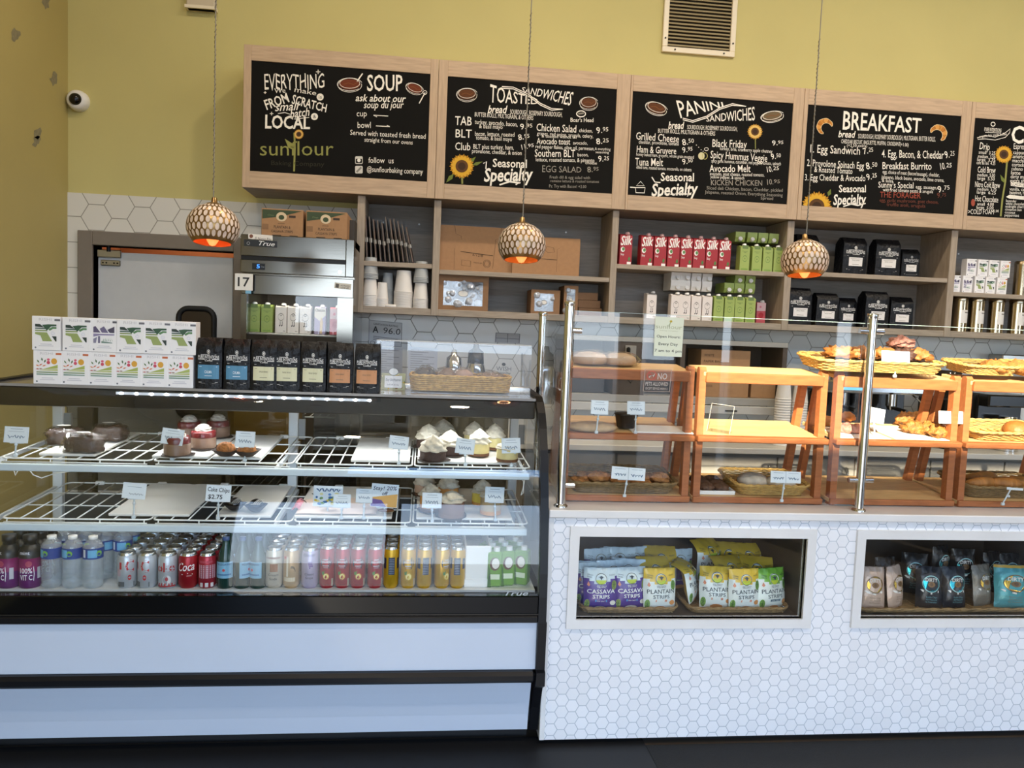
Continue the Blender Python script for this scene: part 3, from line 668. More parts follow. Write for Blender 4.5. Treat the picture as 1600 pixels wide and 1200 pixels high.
T('Seasonal', 315, 712, 502, 712, 50, None, .035, 0, None, 0, True); T('Specialty', 275, 800, 505, 796, 72, None, .05, .2, None, 0, True); B.h.line([(345, -812), (400, -795), (445, -805), (500, -790)], 8, B.mp, chalk_white)
sunflower(B.d, B.mp, 160, -812, 108, True); leaf(B.d, B.mp, 240, -740, 258, -690, 14)
B.done()

B = Board(4, 1240, 140, .225); T = B.T
T('COFFEE', 1510, 368, 1960, 395, 118, None, .045, 0, None, 0, True)
T('PURE INTENTIONS', 1325, 288, 1442, 296, 26, None, .01); B.d.ring(1385, -240, 14, 5, B.mp, chalk_white); B.d.line([(1330, -296), (1440, -302)], 4, B.mp, chalk_white)
B.d.line([(1275, -335), (1330, -318), (1400, -330), (1470, -300), (1505, -272), (1500, -300), (1470, -332), (1400, -350), (1330, -342), (1280, -345)], 4, B.mp, chalk_white, True); T('organic fair trade coffee', 1290, 334, 1480, 316, 18)
T('Drip', 1290, 412, 1360, 422, 48, None, .006)
for i, (s_, y) in enumerate((('small  3.25', 445), ('medium  3.50', 473), ('large  3.75', 495), ('cafe au lait  4.25', 517))): T(s_, 1285 - i * 5, y, 1400, y + 8, 24)
T('Cold Brew', 1278, 575, 1402, 580, 42, None, .006); T('medium  5.00', 1276, 602, 1398, 608, 24); T('large  5.50', 1276, 626, 1396, 632, 24)
T('Nitro Cold Brew', 1260, 676, 1432, 684, 40, None, .006); T('medium  5.75', 1275, 700, 1408, 704, 22); T('large  6.25', 1272, 722, 1404, 728, 22)
T('Hot Chocolate', 1260, 774, 1420, 784, 40, None, .006); T('small  4.00', 1275, 804, 1390, 808, 22); T('large  5.00', 1270, 828, 1388, 832, 22)
T('>COLD FOAM', 1212, 864, 1390, 866, 34); T('2.00', 1392, 852, 1424, 852, 18); B.d.blob((0, 0, 0), 0, 0, 0, RED) if False else B.d.disc(1246, -785, 14, B.mp, RED, 10, 26)
B.d.line([(1482, -500), (1470, -640), (1450, -760), (1438, -880)], 12, B.mp, OLV); leaf(B.d, B.mp, 1466, -650, 1435, -590, 12); sunflower(B.d, B.mp, 1460, -450, 64)
for i, s_ in enumerate(('Espresso', 'cappuccino', 'americano', 'macchiato', 'cortado', 'cubano', 'latte', 'dirty matcha', 'extra shot')): T(s_, 1528 - i * 3, 412 + i * 28 + (8 if i else 0), 1528 - i * 3 + len(s_) * 13, 416 + i * 28 + (8 if i else 0), 40 if i == 0 else 26)
B.t.poly([(1508, -640), (1600, -650), (1600, -680), (1508, -668)], B.mp, chalk_white); B.t.text('CLASSICS', 1512, -664, 1598, -674, 22, lambda u, v: B.mp(u, v) + Vector((0, -.0006, 0)), chalk)
for i, s_ in enumerate(('vanilla, caramel', 'hazelnut, honey', '& chocolate')): T(s_, 1500, 700 + i * 24, 1500 + len(s_) * 10, 706 + i * 24, 22)
B.t.poly([(1475, -745), (1500, -730), (1600, -742), (1600, -765), (1500, -757)], B.mp, chalk_white)
for i, s_ in enumerate(('lavender', 'white chocolate', 'midnight cherry', 'cinnamon bun', 'coconut', 'peppermint')): T(s_, 1475 - i * 2, 780 + i * 20, 1475 + len(s_) * 9, 784 + i * 20, 19)
B.done()

# ------------------------------------------------------------------ unseen ceiling downlights added as warm fill, and the room behind the door
def downlight(x, y, label, e):
    t = thing('added_fill_downlight', label, 'added fill light', (x, y, ZC - .03), 0, 'added fill downlights')
    b = MB(); b.lathe([(.075, .03), (.095, .0), (.10, .0), (.10, .03)], white_plain, n=28, cap=False); b.build('trim', t)
    b = MB(); b.lathe([(.075, .012), (0, .012)], mat('fill_downlight_lens', '#ffe2b8', .5, emit='#ffd9a0', emit_str=6), n=28, cap=False); b.build('lens', t)
    l = bpy.data.lights.new('fill_downlight_lamp', 'AREA'); l.shape = 'DISK'; l.size = .15; l.energy = e; l.color = (1.0, .86, .68)
    o = bpy.data.objects.new('fill_downlight_lamp', l); COL.objects.link(o); o.parent = t; o.location = (0, 0, -.004)
for i, x in enumerate((-1.3, .3, 1.9, 3.5, 5.1)): downlight(x, 3.35, 'added round fill downlight over the service aisle, %s from left wall' % ORD[i], 9 if i == 0 else 22)
for i, x in enumerate((-.6, 1.4, 3.4, 5.4)): downlight(x, .5, 'added round fill downlight over the customer side, %s from left wall' % ORD[i], 28)
hl = bpy.data.lights.new('back_room_lamp', 'POINT'); hl.energy = 8; hl.color = (1, .72, .45); hl.shadow_soft_size = .1
ho = bpy.data.objects.new('back_room_lamp', hl); COL.objects.link(ho); ho.location = (-1.6, YB + .6, 2.4)
# ================================================================== tiled counter
CY = 2.84; CX0, CX1 = .505, 6.0; CTOP = .927
WINS = [(.604, 1.505, .505, .826), (1.745, 2.65, .505, .826)]
marble = mat('white_marble', '#e2e1df', 0.25, noise_amt=0.06, noise_scale=4)
t = thing('tiled_counter', 'long white counter faced in small marble hexagon mosaic', 'counter', (2.5, CY + .35, 0))
b = MB(); z0, z1, ye = .03, .897, CY + .03
b.box(CX0, CY, z0, WINS[0][0], ye, z1, mosaic); b.box(WINS[0][1], CY, z0, WINS[1][0], ye, z1, mosaic); b.box(WINS[1][1], CY, z0, CX1, ye, z1, mosaic)
for w in WINS: b.box(w[0], CY, z0, w[1], ye, w[2], mosaic); b.box(w[0], CY, w[3], w[1], ye, z1, mosaic)
b.build('tiled_front', t, True)
b = MB(); b.box(CX0 - .02, CY - .004, z0, CX0, CY + .7, z1, marble, .002); b.build('end_panel', t, True)
b = MB(); b.box(CX0, CY + .04, 0, CX1, CY + .7, z0, black_soft); b.build('toe_kick', t, True)
inner = mat('cabinet_interior_brown', '#3f342a', 0.7, noise_amt=0.1)
for i, w in enumerate(WINS):
    x0, x1, a, c = w
    b = MB(); f = .036; y = CY - .012
    b.prism([(x0 - f, a - f), (x1 + f, a - f), (x1, a), (x0, a)], y, CY + .02, marble, 'Y'); b.prism([(x0 - f, c + f), (x0, c), (x1, c), (x1 + f, c + f)], y, CY + .02, marble, 'Y')
    b.prism([(x0 - f, a - f), (x0, a), (x0, c), (x0 - f, c + f)], y, CY + .02, marble, 'Y'); b.prism([(x1 + f, a - f), (x1 + f, c + f), (x1, c), (x1, a)], y, CY + .02, marble, 'Y')
    b.build('window_frame', t, True)
    b = MB(); b.box(x0, CY + .012, a, x1, CY + .016, c, clear); b.build('window_pane', t, True)
    b = MB(); e = .02; ya, yb = CY + .03, CY + .5
    b.box(x0 - e, ya, a - e, x1 + e, yb, a, inner); b.box(x0 - e, ya, c, x1 + e, yb, c + e, inner); b.box(x0 - e, yb, a - e, x1 + e, yb + e, c + e, inner); b.box(x0 - e, ya, a, x0, yb, c, inner); b.box(x1, ya, a, x1 + e, yb, c, inner)
    b.build('display_recess', t, True)
b = MB(); b.box(CX0 - .022, CY - .02, .8972, CX1, CY + .72, CTOP, marble, .003)
solo(b, 'countertop', 'white marble countertop slab on the mosaic counter', 'countertop')

# ================================================================== glass guard on the counter
t = thing('sneeze_guard', 'glass guard with round steel posts standing on the counter', 'glass guard', (1.1, 2.88, CTOP))
GY = 2.90
POSTS = [(.535, 2.88, 1.705), (1.735, 2.88, 1.708), (.53, 3.50, 1.672), (2.935, 2.88, 1.708)]
for x, y, z in POSTS:
    b = MB(); b.cyl((x, y, CTOP), (x, y, z - .02), .018, chrome, n=20); b.lathe([(.018, z - .02), (.021, z - .012), (.021, z - .002), (.012, z), (0, z)], chrome, (x, y, 0), 16); b.lathe([(.027, 0), (.027, .006), (.018, .012)], chrome, (x, y, CTOP), 16); b.build('post', t, True)
for x, z, s in ((.535, 1.595, 1), (.535, 1.01, 1), (1.735, 1.638, 1), (1.735, 1.05, 1), (1.735, 1.638, -1), (1.735, 1.05, -1), (2.935, 1.638, -1), (2.935, 1.05, -1)):
    b = MB(); b.cyl((x, 2.882, z), (x + s * .05, 2.882, z), .0105, chrome, n=12); b.build('clamp', t, True)
for x0, x1, z0, z1 in ((.560, 1.715, .945, 1.668), (1.757, 2.92, .945, 1.668)):
    b = MB(); b.box(x0, GY - .004, z0, x1, GY + .004, z1, clear); b.build('glass_panel', t, True)
    b = MB(); b.box(x0, GY - .0045, z1, x1, GY + .0045, z1 + .0013, mat('glass_edge', '#b9cfc6', 0.15)); b.build('panel_edge', t, True)
b = MB(); b.box(.526, 2.905, .945, .534, 3.48, 1.655, clear); b.build('glass_panel', t, True)

# ================================================================== refrigerated display case
CL, CRX = -1.60, .449
PRO = [(2.775, .615), (2.783, .70), (2.797, .79), (2.815, .88), (2.838, .97), (2.868, 1.06), (2.905, 1.14), (2.95, 1.215), (2.998, 1.27), (3.055, 1.308)]
t = thing('display_case', 'white and black refrigerated bakery case with curved glass front', 'display case', (-.55, 3.2, 0)); CASE = t
b = MB(); th = .004
n = len(PRO)
out = [(y, z) for y, z in PRO]; inn = [(y + th, z - th * .4) for y, z in PRO]
vs = [(x, y, z) for x in (CL + .03, CRX) for y, z in out] + [(x, y, z) for x in (CL + .03, CRX) for y, z in inn]
fs = [(i, n + i, n + i + 1, i + 1) for i in range(n - 1)] + [(2 * n + i, 2 * n + i + 1, 3 * n + i + 1, 3 * n + i) for i in range(n - 1)]
b.add(vs, fs, case_glass, True); b.build('curved_glass', t, True)
b = MB(); b.box(CL + .03, 3.057, 1.308, CRX, 3.47, 1.318, mat('deck_glass_white', '#8d8a86', 0.12)); b.build('top_deck', t, True)
b = MB(); b.box(CL + .03, 3.47, 1.295, CRX, 3.52, 1.33, steel, .003); b.build('top_rail', t, True)
b = MB(); b.box(CL + .03, 3.064, 1.235, CRX, 3.10, 1.306, mat('canopy_brown', '#1d1913', 0.35, 0.0, spec=.25), .004); b.build('light_canopy', t, True)
led = mat('led_white', '#ffffff', 0.5, emit='#eef3ff', emit_str=26.0)
b = MB(); x = -1.12
b.box(-1.14, 3.0605, 1.287, -.20, 3.0638, 1.297, mat('led_strip_tape', '#dfe3ea', .5, emit='#e8eeff', emit_str=0.12))
while x < -.20:
    b.blob((x, 3.0595, 1.292), .006, .003, .005, led, n=8, amp=0); x += .054
b.build('light_strip', t, True)
ll = bpy.data.lights.new('case_light', 'AREA'); ll.shape = 'RECTANGLE'; ll.size = 1.9; ll.size_y = .03; ll.energy = 4.5; ll.color = (.93, .97, 1.0)
lo = bpy.data.objects.new('case_light', ll); COL.objects.link(lo); lo.location = (-.57, 3.085, 1.231); lo.rotation_euler = (RAD(-12), 0, 0)
# end frames: black caps following the glass
def endcap(x0, x1):
    o = [(y - .012, z) for y, z in PRO]; o = [(2.76, .52)] + o + [(3.10, 1.325), (3.52, 1.33)]
    i = [(3.52, 1.29), (3.10, 1.285)] + [(y + .035, z - .012) for y, z in PRO[::-1]] + [(2.83, .60), (2.83, .52)]
    b = MB(); b.prism(o + i, x0, x1, black); return b
for x0, x1 in ((CL - .005, CL + .03), (CRX, CRX + .030)):
    endcap(x0, x1).build('end_frame', t, True)
    b = MB(); pr = [(2.76, .52), (2.765, .34), (2.748, .335), (2.748, .285), (2.79, .26), (2.84, .16), (2.86, .06), (3.55, .06), (3.55, .52)]
    b.prism(pr, x0, x1 + (.003 if x0 > 0 else 0), black); b.build('end_cap', t, True)
b = MB(); b.add([(CL + .012, y, z) for y, z in PRO] + [(CL + .012, 3.5, 1.29), (CL + .012, 3.56, .60)], [tuple(range(n + 2))], case_glass)
b.build('end_glass', t, True)
b = MB(); b.add([(CRX + .015, y, z) for y, z in PRO] + [(CRX + .015, 3.5, 1.29), (CRX + .015, 3.56, .60)], [tuple(range(n + 2))], case_glass)
b.build('end_glass', t, True)
b = MB(); b.box(CL + .03, 2.768, .545, CRX, 2.80, .617, mat('black_glass_band', '#05070a', 0.08, spec=.3), .003); b.box(CL + .03, 2.760, .519, CRX, 2.80, .545, black, .004); b.box(CL + .03, 2.764, .548, CRX, 2.769, .553, dark_metal); b.build('bottom_frame', t, True)
b = MB(); b.box(CL + .03, 2.778, .336, CRX, 2.81, .519, panel_white, .002); b.build('front_panel', t, True)
b = MB(); b.box(CL + .03, 2.750, .293, CRX, 2.80, .336, black, .012); b.build('bumper', t, True)
b = MB(); lp = [(2.785, .293), (2.79, .27), (2.80, .24), (2.815, .19), (2.828, .14), (2.838, .075)]
b.prism(lp + [(y + .01, z) for y, z in lp[::-1]], CL + .03, CRX - .012, panel_white); b.build('lower_panel', t, True)
b = MB(); b.box(CL + .02, 2.93, 0, CRX, 3.5, .09, black_soft); b.build('kick_base', t, True)
b = MB(); b.box(CL + .03, 2.87, .09, CRX, 3.56, .598, mat('case_body_dark', '#23262b', .5)); b.build('body', t, True)
b = MB(); b.box(CL + .03, 2.868, .598, CRX, 3.56, .606, white_metal); b.box(CL + .03, 3.555, .606, CRX, 3.57, .80, mat('case_rear_liner', '#34373a', .5)); b.build('deck_floor', t, True)
for x in (-1.555, PY(460, 650, 3.56).x, .425):
    b = MB(); b.box(x - .02, 3.53, .606, x + .02, 3.56, 1.30, white_metal, .003); b.box(x + .022, 3.545, 1.06, x + .05, 3.56, 1.15, mat('grey_bracket', '#8d8f90', .4)); b.build('rear_upright', t, True)
for x0, x1 in ((-1.53, -.52), (-.48, .40)):
    b = MB(); b.box(x0, 3.562, .81, x1, 3.566, 1.29, shade_glass); b.build('sliding_door', t, True)
for z in (1.036, .818):
    b = MB(); b.box(CL + .10, 2.937, z - .022, CRX - .03, 2.962, z + .004, mat('rail_pale_blue', '#cfdbe2', .3), .003); b.build('shelf_rail', t, True)
    b = MB()
    for x in (-1.56, -.54, .41):
        b.prism([(2.968, z - .02), (2.968, z - .004), (3.54, z + .017), (3.54, z + .0)], x - .006, x + .006, white_metal)
    b.build('shelf_bracket', t, True)
b = MB(); tx = PY(790, 918, 2.766)
mpc = lambda u, v: Vector((u, 2.7665, v)); b.text('True', .322, .600, .408, .600, .017, lambda u, v: Vector((u, 2.7645 + (v - .6) * .1 - .0005, v + .022)), K('#a9b0b5', .4), .02, .3); b.build('logo', t, True)
b = MB(); b.tube([PY(x, y, 3.0) for x, y in ((22, 735), (24, 743), (28, 735))], .0022, wire_white); b.tube([PY(45, 733, 3.02), PY(52, 742, 3.02), PY(65, 747, 3.02), PY(85, 740, 3.02), PY(120, 735, 3.02)], .0022, wire_white)
b.tube([PY(x, y, 3.05) for x, y in ((806, 740), (818, 752), (818, 770), (814, 774), (818, 760), (820, 746))], .0022, wire_white); b.build('light_cord', t, True)

# ---- wire racks inside the case
TILT = math.atan2(.020, .53); RU0 = Vector((0, 2.97, 1.055)); RL0 = Vector((0, 2.97, .834)); RN = Vector((0, -sin(TILT), cos(TILT)))
def on_rack(x, y, lvl, up=.0, ymin=3.006):
    p0 = (RU0 if lvl else RL0) + RN * (.004 + up); p = PL(x, y, p0, RN)
    if p.y < ymin:                       # keep clear of the front rail
        q = PY(x, y, ymin); p = Vector((q.x, ymin, p0.z + (ymin - p0.y) * math.tan(TILT)))
    return p
def make_rack(w, label):
    t = thing('wire_rack', label, 'wire rack', group='wire racks in the case')
    d = .54; r = .0032
    b = MB(); b.tube([(x, y, 0) for x, y in rrect(0, 0, w, d, .02, 4)], r, wire_white, 6, True)
    b.tube([(.01, -.004, -.012), (w - .01, -.004, -.012)], r * .8, wire_white)
    for q in (.02, w * .33, w * .66, w - .02): b.cyl((q, -.004, -.012), (q, 0, 0), r * .8, wire_white, n=6)
    b.build('rim', t)
    for k in (.36, .70):
        b = MB(); b.tube([(0, d * k, -.004), (w, d * k, -.004)], r, wire_white); b.build('cross_wire', t)
    m = 8
    for i in range(1, m):
        b = MB(); b.tube([(w * i / m, 0, 0), (w * i / m, d, 0)], r * .85, wire_white); b.build('wire', t)
    for q in (.25, .75):
        b = MB(); b.box(w * q - .018, d - .008, -.008, w * q + .018, d + .01, .008, white_plain, .003); b.build('clip', t)
    return t
RX = [(-1.50, -.985), (-.975, -.475), (-.465, -.03), (-.02, .425)]
LBL = ['far left', 'second from left', 'third from left', 'far right']
for lvl in (1, 0):
    for i, (a, c) in enumerate(RX):
        r = make_rack(c - a, 'white wire rack, %s on the %s level of the case' % (LBL[i], 'upper' if lvl else 'lower'))
        p0 = RU0 if lvl else RL0
        setpos(r, (a, p0.y, p0.z), rot=(TILT, 0, 0))
# ---- white cake boards lying on the racks
def cake_board(px0, px1, lvl, label, front=0.03, depth=.46):
    y = 728 if lvl else 815
    a = on_rack(px0, y, lvl); c = on_rack(px1, y, lvl); w = c.x - a.x
    b = MB(); b.box(0, 0, 0, w, depth, .010, board_white, .002)
    p0 = RU0 if lvl else RL0
    solo(b, 'cake_board', label, 'cake board', (a.x, p0.y + front, p0.z + .004 + front * math.tan(TILT)), group='white boards on the case racks', rot=(TILT, 0, 0))
cake_board(62, 150, 1, 'white cake board under the film wrapped loaves')
cake_board(238, 326, 1, 'white cake board under the red topped cheesecakes')
cake_board(332, 408, 1, 'white cake board under two golden coconut mounds')
cake_board(548, 640, 1, 'empty white cake board on the upper level')
cake_board(652, 805, 1, 'white cake board under whipped cream topped cakes, upper level')
cake_board(170, 296, 0, 'large empty white cake board on the lower level')
cake_board(338, 424, 0, 'white cake board under dark dipped truffles')
cake_board(460, 612, 0, 'white cake board under pink packet and biscotti')
cake_board(650, 800, 0, 'white cake board under cream cakes on the lower level')

# ================================================================== pastry stands
SW, SD, ST = .545, .315, math.atan2(.032, .315)
SHZ = [.952, 1.200, 1.450]; SX0 = [.546, 1.083, 1.660, 2.222]; SFY = 2.965
SN = Vector((0, -sin(ST), cos(ST)))
def on_stand(x, y, lvl, up=.002):
    return PL(x, y, Vector((0, SFY, SHZ[lvl])) + SN * up, SN)
def make_stand(label):
    t = thing('pastry_stand', label, 'display stand', group='wooden pastry stands on the counter')
    for k, z in enumerate((SHZ[0], SHZ[1], SHZ[2])):
        z -= CTOP; d = SD + (.03 if k == 0 else 0); top = k == 2
        b = MB(); b.M = Matrix.Translation((0, 0, z)) @ Matrix.Rotation(ST, 4, 'X')
        if top: d = .20
        b.box(.0 if k == 0 else .02, 0.012, -.016, SW if k == 0 else SW - .02, d, 0, honey2, .002); b.build('shelf', t)
        b = MB(); b.M = Matrix.Translation((0, 0, z)) @ Matrix.Rotation(ST, 4, 'X')
        b.box(.0 if k < 2 else .028, -.004 if k != 1 else -.022, -.022 if k < 2 else -.04, SW if k < 2 else SW - .028, .012, .001, honey, .003); b.build('lip', t)
    for x in (.004, SW - .032):                                # A-frame sides
        b = MB(); zt = SHZ[2] - CTOP + .02
        b.prism([(.012, .0), (.045, .0), (.047, zt - .01), (.040, zt), (.022, zt), (.014, zt - .01)], x, x + .028, honey); b.build('leg', t)
        b = MB(); b.prism([(SD - .02, 0), (SD + .012, 0), (.205, zt - .05), (.175, zt - .05)], x, x + .028, honey); b.build('leg', t)
    return t
stand = make_stand('wooden pastry stand, leftmost, shaded, behind the no pets sticker')
SL = [None, 'empty wooden pastry stand, second from left, bare sunlit shelves', 'wooden pastry stand holding muffin basket and breads, right of steel post', 'wooden pastry stand cut off by the right photo edge']
for i in range(4):
    s_ = stand if i == 0 else dup(stand, label=SL[i])
    setpos(s_, (SX0[i], SFY, CTOP + .001)); s_.scale = (.962 if i == 0 else 1, 1, 1)

# ================================================================== pendant lamps
def make_lamp(label):
    t = thing('pendant_lamp', label, 'pendant lamp', group='pendant lamps over the counter')
    R_ = .097; b = MB()
    a0, a1 = RAD(22), RAD(134)            # polar angles: top opening to bottom rim
    def rz(a): return R_ * sin(a), R_ * .92 * cos(a)
    pr = [rz(a0 + (a1 - a0) * k / 20) for k in range(21)]
    b.lathe(pr, brass, n=48, cap=False); b.lathe([(r - .002, z) for r, z in pr], copper_in, n=48, cap=False); b.build('shade', t)
    # oval shell chips, six staggered rows
    b = MB(); NC = 27
    for row in range(6):
        am = RAD(36 + row * 16.2); ha = RAD(8.6 if row else 7.2)
        for i in range(NC):
            ph = 2 * pi * (i + .5 * (row % 2)) / NC; hw = pi / NC * .70
            vs = []
            for k in range(10):
                w = 2 * pi * k / 10; aa = am - ha * cos(w); pp = ph + hw * sin(w); r, z = rz(aa); q = 1.012
                vs.append((r * q * cos(pp), r * q * sin(pp), z * q))
            b.add(vs, [tuple(range(10))[::-1]], pearl)
    b.build('shell_inlay', t)
    b = MB(); zt = R_ * .92 * cos(a0); r0 = R_ * sin(a0)
    b.lathe([(r0 + .001, zt), (r0 * .8, zt + .006), (.012, zt + .010), (.010, zt + .03), (.004, zt + .034)], brass, n=24); b.build('cap', t)
    b = MB(); b.cyl((0, 0, zt + .03), (0, 0, ZC - LAMPZ), .0022, mat('lamp_cable', '#8f887c', .4, .4), n=6, caps=False)
    for k in range(36):                    # fine chain twisted along the cable
        z = zt + .05 + k * .022; b.tube([(.004 * cos(k * 1.3 + a), .004 * sin(k * 1.3 + a), z + a * .004) for a in (0, 1.5, 3, 4.5)], .0011, mat('lamp_chain', '#6d6046', .4, .7), 4)
    for q_ in KIDS[t]: q_.rotation_euler = (RAD(-7), 0, 0)
    b.build('cable', t)
    b = MB(); b.lathe([(.05, 0), (.05, .012), (.02, .03), (0, .03)], brass, (0, 0, ZC - LAMPZ - .031), 20); b.build('canopy', t)
    b = MB(); b.lathe([(0, -.074), (.011, -.070), (.022, -.052), (.024, -.034), (.016, .0), (.013, .02)], mat('lamp_bulb', '#ffd9a0', .4, emit='#ff8a40', emit_str=1.1), n=16); b.build('bulb', t); KIDS[t][-1].rotation_euler = (RAD(-7), 0, 0)
    return t
LAMPZ = 1.938
LP = [PY(333, 356, 3.15), PY(815, 385, 3.2), PY(1257, 411, 3.2)]
lamp = make_lamp('shell and brass globe pendant lamp hanging before the white door')
LN = [None, 'shell and brass globe pendant lamp hanging before cardboard flats', 'shell and brass globe pendant lamp hanging before black coffee bags']
for i, p in enumerate(LP):
    l = lamp if i == 0 else dup(lamp, label=LN[i])
    setpos(l, (p.x, p.y, LAMPZ + (p.z - LAMPZ) * .5))
    for nm, st, cc in ((('lamp_glow'), 1.2 if i else 1.6, (1.0, .55, .25) if i else (1.0, .25, .12)),):
        q = bpy.data.lights.new(nm, 'POINT'); q.energy = st; q.color = cc; q.shadow_soft_size = .03
        qo = bpy.data.objects.new(nm, q); COL.objects.link(qo); qo.parent = l; qo.location = (0, 0, -.04)

# ================================================================== upright glass-door fridge
FY = 4.40; FX0, FX1 = -1.0, -.395
t = thing('upright_fridge', 'stainless steel upright fridge with glass door beside white door', 'fridge', ((FX0 + FX1) / 2, 4.73, 0))
stl = mat('fridge_steel', '#7f7b73', 0.16, 1.0, noise_amt=0.08, noise_scale=12, stretch=(.6, 1, 30))
b = MB(); g = .03
b.box(FX0, FY + .05, .1, FX0 + g, YB - .05, 2.038, stl); b.box(FX1 - g, FY + .05, .1, FX1, YB - .05, 2.038, stl); b.box(FX0, FY + .05, 2.0, FX1, YB - .05, 2.038, stl); b.box(FX0, FY + .05, .1, FX1, YB - .05, .16, stl); b.box(FX0 + g, YB - .1, .16, FX1 - g, YB - .05, 2.0, mat('fridge_liner', '#5d5348', .5)); b.box(FX0 + g, FY + .05, 1.80, FX1 - g, YB - .1, 2.0, stl); b.build('cabinet', t, True)
b = MB(); b.box(FX0, FY, 1.925, FX1 - .045, FY + .05, 2.040, stl, .003); b.box(FX1 - .045, FY, 1.835, FX1, FY + .05, 2.040, stl, .003); b.box(FX0, FY + .015, 1.905, FX1 - .045, FY + .05, 1.925, dark_metal); b.build('top_panel', t, True)
b = MB(); b.box(FX0, FY, 1.835, FX1 - .045, FY + .05, 1.905, stl, .003); b.build('control_panel', t, True)
b = MB(); px = lambda x, y: PY(x, y, FY - .002)
def flat(b, pts, m, Y): return b.add([PY(x, y, Y) for x, y in pts], [tuple(range(len(pts)))], m)
flat(b, [(381, 374), (433, 377), (433, 387), (381, 384)][::-1], K('#1b1d1f', .3), FY - .001); b.text('True', 404, -383, 429, -385, 7, lambda u, v: PY(u, -v, FY - .002), K('#e8e8e8', .4), .02, .3); b.ring(388, -380, 2.2, .8, lambda u, v: PY(u, -v, FY - .002), K('#9a9a9a', .4), n=10); b.build('name_badge', t, True)
b = MB(); flat(b, [(388, 365), (426, 368), (426, 376), (388, 373)][::-1], K('#e9e4dc', .5), FY - .0015); b.disc(392.5, -369, 3, lambda u, v: PY(u, -v, FY - .002), K('#7a4a34'), 10); b.text('El Nuevo Rito', 398, -374, 424, -376, 4, lambda u, v: PY(u, -v, FY - .002), K('#4a3c30'), 0, .3); b.build('sticker', t, True)
b = MB(); flat(b, [(394, 411), (414, 412), (414, 422), (394, 421)][::-1], K('#0c0f14', .2), FY - .001); m = mat('display_blue', '#2f78e0', .4, emit='#3f8cff', emit_str=1.5)
b.text('5', 401, -419, 406, -419, 6, lambda u, v: PY(u, -v, FY - .002), m, .03); b.text('True', 408, -418, 413, -418, 2.5, lambda u, v: PY(u, -v, FY - .002), K('#8a9099')); b.build('display', t, True)
b = MB(); b.cyl((FX1 - .075, FY + .001, 1.86), (FX1 - .075, FY - .003, 1.86), .010, chrome); b.build('lock', t, True)
b = MB(); dz0, dz1 = .16, 1.825; fr = .085
b.box(FX0 + .005, FY + .005, dz1 - .105, FX1, FY + .045, dz1, stl, .003); b.box(FX0 + .005, FY + .005, dz0, FX0 + .035, FY + .045, dz1 - .105, stl); b.box(FX1 - .085, FY + .005, dz0, FX1, FY + .045, dz1 - .105, stl); b.box(FX0 + .035, FY + .005, dz0, FX1 - .085, FY + .045, dz0 + .1, stl); b.build('door', t, True)
dp = KIDS[t][-1]
b = MB(); b.box(FX0 + .035, FY + .02, dz0 + .1, FX1 - .085, FY + .026, dz1 - .105, clear); b.build('door_glass', dp, True)
b = MB(); flat(b, [(523, 441), (549, 444), (548, 453), (522, 450)][::-1], K('#cfc9bb', .5), FY + .004); flat(b, [(525, 443), (530, 444), (529, 450), (524, 449)][::-1], K('#55524a', .5), FY + .0035); b.text('WE PROUDLY', 532, -447, 547, -449, 2.5, lambda u, v: PY(u, -v, FY + .0035), K('#4a463e')); b.text('SERVE', 532, -451, 545, -452, 2.5, lambda u, v: PY(u, -v, FY + .0035), K('#4a463e')); b.build('sticker', dp, True)
FSH = 1.512
for z in (FSH, 1.05, .65):
    b = MB()
    for i in range(12):
        x = FX0 + .05 + i * .046; b.tube([(x, FY + .09, z - .004), (x, YB - .12, z - .004)], .0025, wire_white, 5)
    b.tube([(FX0 + .032, FY + .09, z - .006), (FX1 - .032, FY + .09, z - .006)], .004, wire_white, 6); b.box(FX0 + .032, FY + .10, z - .012, FX1 - .032, FY + .112, z - .004, white_metal); b.build('shelf', t, True)
fl = bpy.data.lights.new('fridge_light', 'AREA'); fl.size = .4; fl.size_y = .05; fl.shape = 'RECTANGLE'; fl.energy = 0.7; fl.color = (1, .93, .8)
fo = bpy.data.objects.new('fridge_light', fl); COL.objects.link(fo); fo.location = (-.7, FY + .1, 1.79); fo.rotation_euler = (RAD(25), 0, 0)
# handle-side arched reflection is real light; the pull handle below the band
b = MB(); b.box(FX0 - .03, FY - .02, .9, FX0 - .005, FY + .0, 1.3, stl, .005); b.build('handle', t, True)
# number plate 17
b = MB(); P0 = PY(367, 427, 4.37); P1 = PY(395, 429, 4.37); P2 = PY(393, 455, 4.37); P3 = PY(366, 453, 4.37)
w = (P1 - P0).length; h = (P0 - P3).length
b.box(-w / 2, 0, 0, w / 2, .006, h, K('#e8e6e0', .5), .001); mp_ = lambda u, v: Vector((u, -.0008, v)); b.text('17', -w * .33, h * .24, w * .33, h * .24, h * .55, mp_, K('#141414', .5), .03)
b.box(w * .1, .001, -.016, w * .42, .005, 0, K('#7ab2d0', .5))
solo(b, 'number_sign', 'white square sign reading 17 between white door and fridge', 'sign', ((P0.x + P1.x) / 2, 4.37, P3.z))

